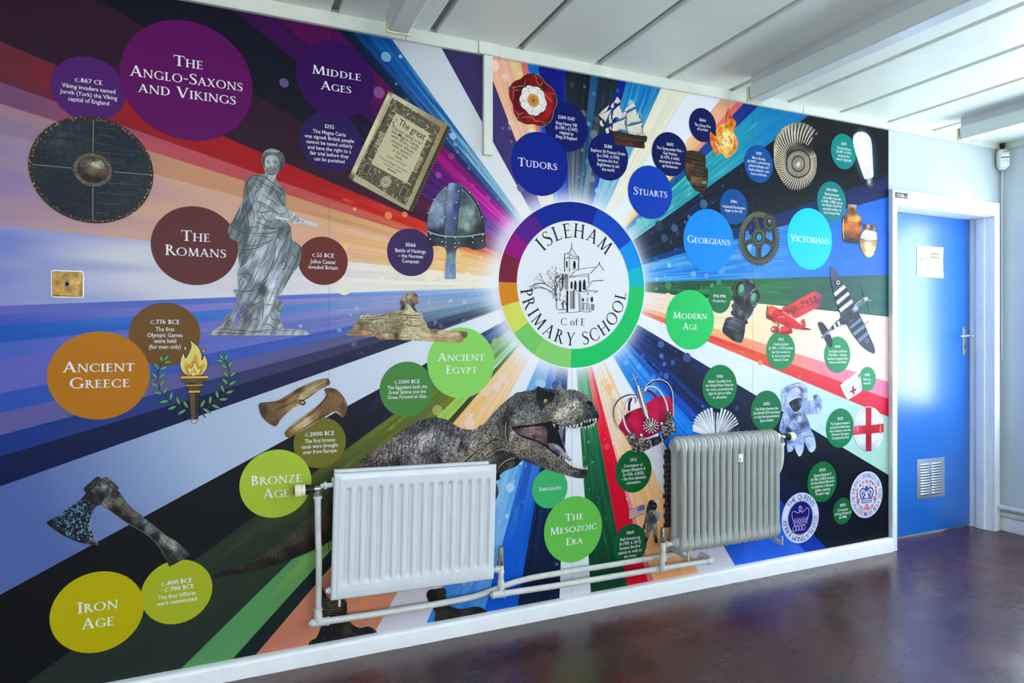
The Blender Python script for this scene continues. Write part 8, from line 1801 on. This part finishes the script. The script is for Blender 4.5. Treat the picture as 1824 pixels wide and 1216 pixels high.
# ---- fighter aircraft with striped wings
a = Art(0.0026); a.fr(1350, 470, 7.155)
for p, q, w in (((1310, 290), (1355, 420), 9), ((1380, 450), (1420, 620), 5), ((1140, 370), (1210, 325), 7), ((1340, 780), (1410, 725), 8)): a.line([p, q], w, (60, 70, 84), sm=False)
WL = [(920, 60), (935, 38), (965, 50), (1010, 110), (1060, 190), (1120, 300), (1180, 430), (1240, 540), (1300, 660), (1360, 780), (1420, 920), (1470, 1030), (1488, 1100), (1480, 1140), (1440, 1130), (1360, 1080), (1270, 990), (1190, 880), (1130, 780), (1060, 690), (1010, 520), (970, 400), (935, 260), (920, 150)]
a.shade(WL, [(940, 80, (70, 80, 104)), (980, 180, (60, 68, 92)), (1040, 300, (54, 62, 84)), (1120, 480, (44, 52, 72)), (1180, 640, (30, 40, 60)), (1260, 800, (40, 50, 72)), (1340, 950, (40, 52, 74)), (1450, 1080, (46, 58, 82)), (1240, 620, (24, 34, 52)), (1100, 660, (40, 48, 66))], 14, 0.03)
for i, (q, c) in enumerate((([(960, 372), (1090, 265), (1118, 300), (980, 416)], 0), ([(980, 418), (1118, 302), (1146, 352), (990, 478)], 1), ([(990, 478), (1146, 352), (1164, 390), (1010, 522)], 0), ([(1010, 522), (1164, 392), (1190, 446), (1028, 572)], 1), ([(1028, 575), (1190, 446), (1208, 490), (1052, 618)], 0), ([(1160, 800), (1300, 690), (1322, 720), (1180, 830)], 2), ([(1180, 832), (1322, 722), (1345, 770), (1200, 880)], 3), ([(1200, 880), (1345, 770), (1364, 808), (1228, 916)], 2), ([(1228, 918), (1364, 810), (1388, 856), (1262, 962)], 3), ([(1262, 962), (1388, 856), (1406, 900), (1290, 1000)], 2))): a.poly(q, [(206, 208, 222), (22, 26, 36), (110, 126, 152), (26, 34, 50)][c])
a.ring(1018, 237, 34, 40, 12, 13, (20, 24, 40)); a.ring(1018, 237, 22, 27, 8, 9, (230, 232, 240)); a.ell(1018, 237, 10, 14, (26, 30, 50)); a.ring(1386, 978, 20, 24, 5, 6, (150, 164, 186)); a.lines([[(970, 180), (990, 186)], [(1140, 400), (1080, 470)], [(1280, 760), (1230, 830)]], 8, (26, 30, 44))
FS = [(1400, 432), (1380, 470), (1330, 530), (1260, 600), (1200, 650), (1130, 760), (1060, 780), (960, 830), (880, 900), (830, 945), (808, 950), (815, 930), (880, 850), (940, 800), (1000, 730), (1050, 680), (1060, 610), (1150, 590), (1220, 550), (1260, 490), (1310, 440), (1370, 425)]
a.shade(FS, [(1380, 440, (226, 220, 214)), (1330, 470, (70, 84, 100)), (1290, 530, (90, 106, 124)), (1250, 560, (170, 186, 200)), (1300, 560, (24, 34, 48)), (1180, 640, (24, 34, 52)), (1100, 690, (40, 50, 72)), (1080, 750, (30, 40, 58)), (1000, 770, (60, 66, 82)), (880, 870, (130, 146, 168)), (840, 930, (50, 58, 76))], 11, 0.03)
for q, c in (([(930, 800), (960, 776), (975, 828), (945, 846)], 1), ([(958, 778), (980, 760), (998, 806), (972, 826)], 0), ([(980, 760), (1005, 740), (1025, 790), (998, 806)], 1), ([(1003, 742), (1026, 722), (1048, 770), (1022, 790)], 0)): a.poly(q, [(224, 222, 220), (22, 24, 32)][c])
for q in ([(762, 760), (775, 740), (810, 740), (850, 780), (890, 840), (885, 870), (825, 905), (790, 840)], [(845, 940), (905, 890), (940, 960), (945, 1030), (925, 1062), (895, 1045), (865, 990)]): a.poly(q, (34, 42, 60), sm=True)
a.line([(890, 855), (850, 900), (820, 945)], 16, (120, 134, 156)); a.lines([[(1215, 545), (1270, 490), (1330, 470)], [(1150, 750), (1215, 705)], [(1210, 600), (1240, 545)]], 9, (180, 194, 206)); a.poly([(1395, 455), (1440, 458), (1425, 475), (1400, 470)], (130, 150, 176), sm=True)
a.build('fighter_plane_picture', mural)

# ---- nurse's cap, football
a = Art(0.0026); a.fr(1470, 620, 6.08)
a.poly([(160, 395), (172, 390), (190, 430), (180, 440)], (150, 20, 50))
a.shade([(158, 400), (172, 388), (190, 370), (330, 268), (360, 270), (372, 290), (390, 390), (392, 460), (340, 500), (240, 560), (205, 510), (175, 450)], [(200, 400, (230, 230, 240)), (330, 300, (244, 244, 250)), (360, 330, (206, 206, 222)), (300, 400, (226, 226, 238)), (240, 500, (222, 222, 236)), (370, 440, (214, 214, 230)), (190, 470, (206, 206, 222))], 12, 0.01, sm=False)
a.lines([[(178, 440), (280, 380), (372, 310)], [(180, 400), (190, 440)], [(360, 272), (352, 300), (362, 315)]], 4, (170, 170, 190)); a.ell(360, 298, 7, 18, (50, 60, 60))
for q in ([(284, 412), (304, 408), (316, 496), (296, 502)], [(264, 462), (328, 432), (334, 452), (272, 484)]): a.poly(q, (150, 24, 70))
a.build('nurse_cap_picture', mural)
a = Art(0.0026); a.fr(1470, 620, 6.08)
BAL = [(465 + 167 * math.cos(k * .2618), 873 + 243 * math.sin(k * .2618)) for k in range(24)]
a.shade(BAL, [(400, 720, (226, 232, 238)), (540, 740, (238, 244, 246)), (360, 980, (222, 228, 240)), (560, 980, (226, 232, 242)), (465, 1090, (176, 186, 206)), (320, 880, (190, 198, 214)), (615, 880, (190, 200, 210)), (465, 660, (206, 212, 220))], 14, 0.01)
a.lines([[(330, 760), (390, 700), (430, 690)], [(500, 690), (540, 680), (600, 760)], [(330, 950), (380, 1060), (430, 1050)], [(500, 1050), (560, 1000), (605, 985)], [(520, 1090), (560, 1000)], [(390, 700), (420, 650)]], 4, (150, 158, 172), taper=False)
a.shade([(432, 640), (496, 638), (496, 830), (628, 815), (628, 910), (496, 922), (496, 1114), (434, 1114), (434, 925), (300, 940), (300, 845), (434, 832)], [(465, 660, (176, 10, 36)), (465, 740, (206, 6, 40)), (465, 870, (190, 4, 36)), (340, 900, (214, 40, 70)), (320, 880, (230, 90, 110)), (600, 870, (214, 20, 50)), (465, 1000, (160, 10, 36)), (465, 1100, (176, 20, 50))], 12, 0.02, sm=False)
a.lines([[(434, 700), (460, 740), (496, 700)], [(330, 880), (350, 930)], [(520, 860), (580, 870), (600, 830)], [(400, 870), (480, 930), (520, 890)], [(440, 1050), (490, 1050)]], 4, (130, 6, 30)); a.lines([[(600, 830), (590, 890), (608, 905)], [(330, 855), (350, 870), (340, 920)]], 10, (240, 170, 180))
a.build('football_picture', mural)

# ---- spacewalker
a = Art(0.0026); a.fr(1340, 660, 7.6)
SU = (168, 190, 226)
PK = [(390, 280), (420, 245), (450, 220), (600, 150), (680, 165), (735, 220), (748, 320), (740, 420), (690, 560), (420, 540), (395, 420)]
a.shade(PK, [(420, 300, (176, 196, 230)), (410, 420, (190, 206, 236)), (440, 500, (150, 172, 214)), (520, 200, (168, 186, 220)), (600, 170, (206, 216, 236)), (690, 200, (196, 208, 232)), (730, 330, (190, 204, 234)), (660, 260, (96, 110, 150)), (700, 400, (140, 156, 196)), (470, 260, (110, 128, 170))], 11, 0.06)
a.lines([[(395, 300), (470, 290), (480, 440)], [(450, 225), (620, 165), (640, 210)], [(470, 260), (600, 210), (660, 260), (690, 360)], [(700, 215), (722, 245)], [(430, 320), (440, 420), (420, 480)]], 9, (74, 88, 130)); a.flecks(PK, [(600, 300, (60, 72, 110)), (450, 300, (140, 154, 190))], 40, 5)
ARMR = [(690, 430), (740, 405), (820, 410), (840, 450), (830, 370), (820, 345), (850, 325), (890, 318), (920, 340), (940, 400), (930, 440), (942, 500), (920, 560), (870, 588), (780, 588), (700, 570)]
a.shade(ARMR, [(720, 450, (150, 172, 216)), (800, 450, (176, 196, 232)), (760, 550, (140, 162, 208)), (880, 540, (186, 204, 236)), (880, 470, (110, 130, 180)), (850, 380, (130, 150, 196)), (900, 360, (206, 218, 240)), (920, 420, (150, 168, 210)), (840, 350, (70, 84, 120))], 10, 0.05)
a.lines([[(830, 345), (850, 370), (835, 400)], [(870, 325), (880, 360), (860, 395)], [(900, 340), (905, 380), (880, 420)], [(840, 440), (880, 460), (930, 440)], [(760, 410), (770, 490), (760, 580)], [(850, 480), (860, 540), (880, 585)]], 8, (60, 74, 116))
BODY = [(420, 560), (500, 500), (680, 520), (720, 600), (760, 700), (790, 800), (830, 880), (855, 1000), (845, 1060), (800, 1105), (750, 1070), (700, 960), (690, 1060), (650, 1150), (610, 1140), (560, 1030), (545, 1000), (548, 1070), (480, 1100), (460, 1000), (450, 860), (410, 860), (360, 800), (375, 700), (400, 620)]
a.shade(BODY, [(400, 700, (150, 172, 216)), (440, 620, (176, 194, 230)), (400, 800, (130, 152, 200)), (520, 560, (120, 140, 190)), (600, 540, (170, 188, 224)), (560, 620, (60, 72, 110)), (640, 650, (196, 210, 238)), (560, 700, (160, 180, 220)), (490, 800, (20, 28, 60)), (530, 760, (170, 190, 228)), (700, 620, (110, 130, 180)), (680, 740, (60, 72, 110)), (720, 720, (90, 104, 150)), (620, 800, (110, 130, 180)), (700, 850, (176, 196, 234)), (760, 820, (150, 172, 220)), (620, 940, (150, 174, 222)), (620, 1060, (190, 208, 240)), (650, 1130, (206, 220, 244)), (780, 950, (180, 200, 238)), (820, 1060, (206, 220, 246)), (740, 1040, (140, 164, 214)), (510, 1040, (170, 190, 230)), (480, 930, (60, 80, 140))], 11, 0.07)
a.lines([[(480, 770), (500, 830), (560, 850), (640, 840), (780, 790)], [(690, 960), (700, 900), (760, 880), (830, 890)], [(550, 590), (640, 600), (650, 580)], [(545, 700), (560, 730), (540, 760)], [(560, 820), (640, 800), (700, 740), (790, 720)], [(660, 740), (700, 700), (740, 740)], [(690, 610), (720, 620)], [(400, 640), (420, 740), (400, 840)], [(470, 560), (520, 640), (500, 720)], [(640, 960), (660, 1020)], [(500, 1040), (490, 1090)], [(520, 1050), (515, 1095)]], 9, (44, 56, 98)); a.flecks([(540, 570), (660, 570), (790, 720), (740, 800), (560, 840), (540, 720)], [(600, 700, (46, 58, 100)), (660, 740, (110, 124, 164))], 60, 5, 0.7, 1.2, asp=1.8); a.tline('NASA', (560, 606), (650, 592), (-4, -28), (36, 48, 90), font='body', bold=0.0)
HEL = [(470, 330), (500, 280), (560, 245), (610, 240), (650, 280), (672, 340), (690, 420), (670, 500), (630, 550), (580, 560), (530, 530), (490, 470)]
a.shade(HEL, [(520, 300, (170, 188, 222)), (600, 260, (206, 214, 230)), (590, 290, (190, 196, 216)), (500, 380, (196, 210, 236)), (660, 340, (110, 126, 166)), (560, 340, (170, 190, 226)), (600, 550, (190, 206, 234)), (680, 440, (160, 178, 214))], 10, 0.02)
a.shade([(490, 440), (530, 400), (600, 370), (655, 370), (672, 410), (660, 480), (620, 545), (570, 555), (530, 520)], [(520, 440, (30, 36, 56)), (600, 420, (16, 18, 30)), (650, 400, (60, 66, 90)), (600, 520, (20, 24, 40)), (540, 500, (40, 50, 70)), (660, 430, (120, 130, 160))], 9, 0.04); a.line([(480, 440), (520, 400), (600, 360), (655, 355)], 8, (226, 234, 246)); a.lines([[(540, 470), (548, 500)], [(640, 400), (655, 430)], [(590, 540), (620, 520)]], 6, (170, 180, 206))
a.build('spacewalker_picture', mural)

# ---- moonwalker and flag
a = Art(0.0026); a.fr(1060, 870, 8.107)
def flag(u, v): return (488 + 226 * u, 300 - 78 * u + 142 * v + 38 * (v - .0) * u * 0 + 10 * math.sin(u * 7) * .6)
for k in range(13):
    a.up(); n = 12; P = [flag(i / n, k / 13) for i in range(n + 1)] + [flag(i / n, (k + 1) / 13) for i in range(n + 1)]
    a.add(P, [(i, i + 1, n + 2 + i, n + 1 + i) for i in range(n)], linc((150, 30, 56) if k % 2 == 0 else (226, 220, 220)))
a.poly([flag(.54, 0), flag(.77, 0), flag(1, 0), flag(1, .54), flag(.77, .54), flag(.54, .54)], (44, 54, 120))
for k in range(20): a.ell(*flag(.58 + .09 * (k % 5), .06 + .12 * (k // 5)), 5, 5, (214, 216, 230), n=5, layer=(k == 0))
MW = [(765, 200), (790, 165), (840, 158), (880, 175), (905, 180), (900, 240), (895, 300), (925, 340), (940, 400), (930, 450), (890, 470), (895, 560), (890, 650), (900, 760), (870, 782), (850, 740), (830, 640), (815, 580), (800, 620), (770, 700), (750, 750), (705, 776), (720, 720), (730, 600), (740, 500), (725, 520), (715, 580), (690, 590), (688, 540), (710, 460), (730, 340), (745, 260)]
a.shade(MW, [(780, 180, (30, 30, 40)), (800, 300, (60, 58, 60)), (760, 300, (40, 38, 44)), (890, 200, (200, 200, 206)), (890, 280, (190, 190, 196)), (850, 340, (130, 126, 124)), (900, 370, (170, 166, 166)), (930, 420, (180, 176, 178)), (820, 360, (100, 96, 96)), (750, 400, (110, 106, 104)), (820, 450, (40, 38, 42)), (860, 430, (60, 58, 60)), (720, 500, (90, 86, 84)), (705, 560, (20, 18, 24)), (760, 560, (120, 114, 110)), (870, 540, (150, 146, 148)), (790, 560, (106, 100, 98)), (760, 650, (140, 132, 128)), (870, 640, (130, 124, 122)), (730, 760, (24, 20, 24)), (875, 760, (22, 20, 26)), (850, 700, (70, 66, 68))], 9, 0.16)
a.ell(838, 248, 52, 62, (20, 18, 30), n=30); a.ell(835, 252, 40, 48, (34, 28, 50), n=24); a.lines([[(815, 245), (840, 240), (855, 260)]], 6, (176, 160, 130)); a.flecks([(760, 330), (900, 330), (890, 470), (760, 480)], [(820, 400, (40, 38, 44)), (860, 350, (190, 186, 186))], 60, 9)
a.build('moonwalker_picture', mural)

# ---- open book of splayed pages
a = Art(0.0026); a.fr(1200, 640, 3.378)
for k in range(24):
    t_ = k / 23; an = R(172 - 164 * t_) if True else 0; L_b = 118 + 38 * math.sin(math.pi * t_) - (30 if .44 < t_ < .56 else 0); bx, by = 250 + 20 * (t_ - .5), 442
    x1, y1 = bx + L_b * 1.12 * math.cos(an), by - L_b * math.sin(an) * (1.0 if .1 < t_ < .9 else .8); x2, y2 = bx + (L_b - 8) * 1.12 * math.cos(an - .085), by - (L_b - 6) * math.sin(an - .085)
    g = 214 + (k * 53 % 30) - 20 * (k % 2); a.poly([(bx - 6, by + 30), (x1, y1), (x2, y2), (bx + 6, by + 30)], (g, g + 4, min(255, g + 10))); a.line([(bx, by + 25), (x2, y2)], 2.5, (70, 74, 90), sm=False)
a.line([(250, 470), (248, 320)], 7, (30, 34, 50), sm=False)
a.build('open_book_picture', mural)

# ---- coronation emblem
x_, z_, r_ = circ_px(1513.7, 1571, 839, 922)
a = Art(0.0026); a.unit(x_, z_, r_); a.ell(0, 0, 1, 1, (214, 218, 238), n=60); NV, RD = (44, 54, 116), (176, 44, 70)
rs = np.random.RandomState(2)
def flower(x, y, s_, c=RD): a.ell(x, y, s_, s_, c, n=14); a.ell(x, y, s_ * .62, s_ * .62, (232, 214, 226), n=10); a.ell(x, y, s_ * .36, s_ * .36, c, n=8)
for sx2 in (-1, 1):
    a.line([(0, -.66), (sx2 * .3, -.62), (sx2 * .5, -.36), (sx2 * .6, .05), (sx2 * .5, .36)], .025, RD); a.line([(sx2 * .45, -.4), (sx2 * .66, -.2)], .02, RD)
    for x, y, s_ in ((.50, -.20, .10), (.38, .44, .065), (.22, .54, .07), (.34, -.52, .08), (.2, .38, .05), (.58, .26, .06), (.55, .1, .045), (.62, -.04, .045), (.16, -.58, .05)): flower(sx2 * x, y, s_)
    for k in range(12): t_ = rs.uniform(-.9, 1.1); rr_ = rs.uniform(.55, .68); a.ell(sx2 * rr_ * math.cos(t_), rr_ * math.sin(t_), .05, .02, RD if k % 3 else NV, rot=math.degrees(t_) * sx2 + 60, n=8, layer=(k == 0))
    a.line([(0, .16), (sx2 * .2, .28), (sx2 * .36, .22), (sx2 * .4, .06), (sx2 * .28, -.22)], .06, NV); a.line([(sx2 * .05, .1), (sx2 * .2, .16), (sx2 * .26, .02), (sx2 * .12, -.2)], .04, (90, 110, 170))
    for x, y in ((.12, 0), (.2, -.1), (.25, .08)): a.ell(sx2 * x, y, .05, .07, NV, n=10)
flower(0, .56, .085); flower(0, -.52, .12); a.ell(0, .30, .09, .09, NV); a.ell(0, .30, .05, .05, (60, 110, 190)); a.poly([(-.32, -.24), (.32, -.24), (.30, -.36), (-.30, -.36)], NV); a.poly([(-.28, -.27), (.28, -.27), (.27, -.33), (-.27, -.33)], (170, 196, 226))
for k in range(5): a.ell(-.22 + .11 * k, -.16, .035, .05, NV, n=8)
for tt, am, inw in (('KING CHARLES III', 94, False), ('CORONATION', 216, True), ('6TH MAY 2023', 318, True)):
    a.arc_text(tt, x_, z_, r_ * .83, am, r_ * .19, r_ * .012, NV, inward=inw)
for an in (168, 24, 268): a.ell(.83 * math.cos(R(an)), .83 * math.sin(R(an)), .03, .03, NV, n=8)
a.build('coronation_emblem', mural)

# ---- platinum jubilee emblem
x_, z_, r_ = circ_px(1392.5, 1457, 876, 967.7)
a = Art(0.0026); a.unit(x_, z_, r_); NV = (8, 8, 104)
a.ell(0, 0, 1, 1, (206, 212, 236), n=60); a.ring(0, 0, .69, .69, .02, .02, NV); a.ell(0, 0, .655, .655, NV, n=50); LN = (186, 180, 226)
a.line([(-.1, .44), (.02, .46), (-.04, .30)], .026, LN); a.line([(.0 + .085 * math.cos(k * .5), .36 + .10 * math.sin(k * .5)) for k in range(14)], .026, LN)
a.line([(0, .26), (-.16, .22), (-.34, .30), (-.46, .22), (-.42, 0), (-.34, -.2), (-.3, -.28)], .026, LN); a.line([(0, .26), (.14, .22), (.34, .36), (.46, .26), (.42, .02), (.36, -.12)], .026, LN)
for k in range(6): x = -.32 + .13 * k; a.line([(x, -.04), (x - .04, -.14), (x, -.20), (x + .05, -.14), (x + .02, -.02), (x + .06, .02)], .022, LN)
for k in range(4): a.line([(-.32 + .16 * k + .10 * math.cos(q * .55), -.40 + .09 * math.sin(q * .55)) for q in range(13)], .024, LN)
a.line([(-.36, -.26), (-.2, -.28), (0, -.24), (.2, -.28), (.36, -.22)], .024, LN)
a.arc_text("THE QUEEN'S", x_, z_, r_ * .84, 86, r_ * .20, r_ * .02, NV, font='body'); a.arc_text('2022 PLATINUM JUBILEE', x_, z_, r_ * .84, 270, r_ * .19, r_ * .012, NV, font='body', inward=False)
a.build('jubilee_emblem', mural)
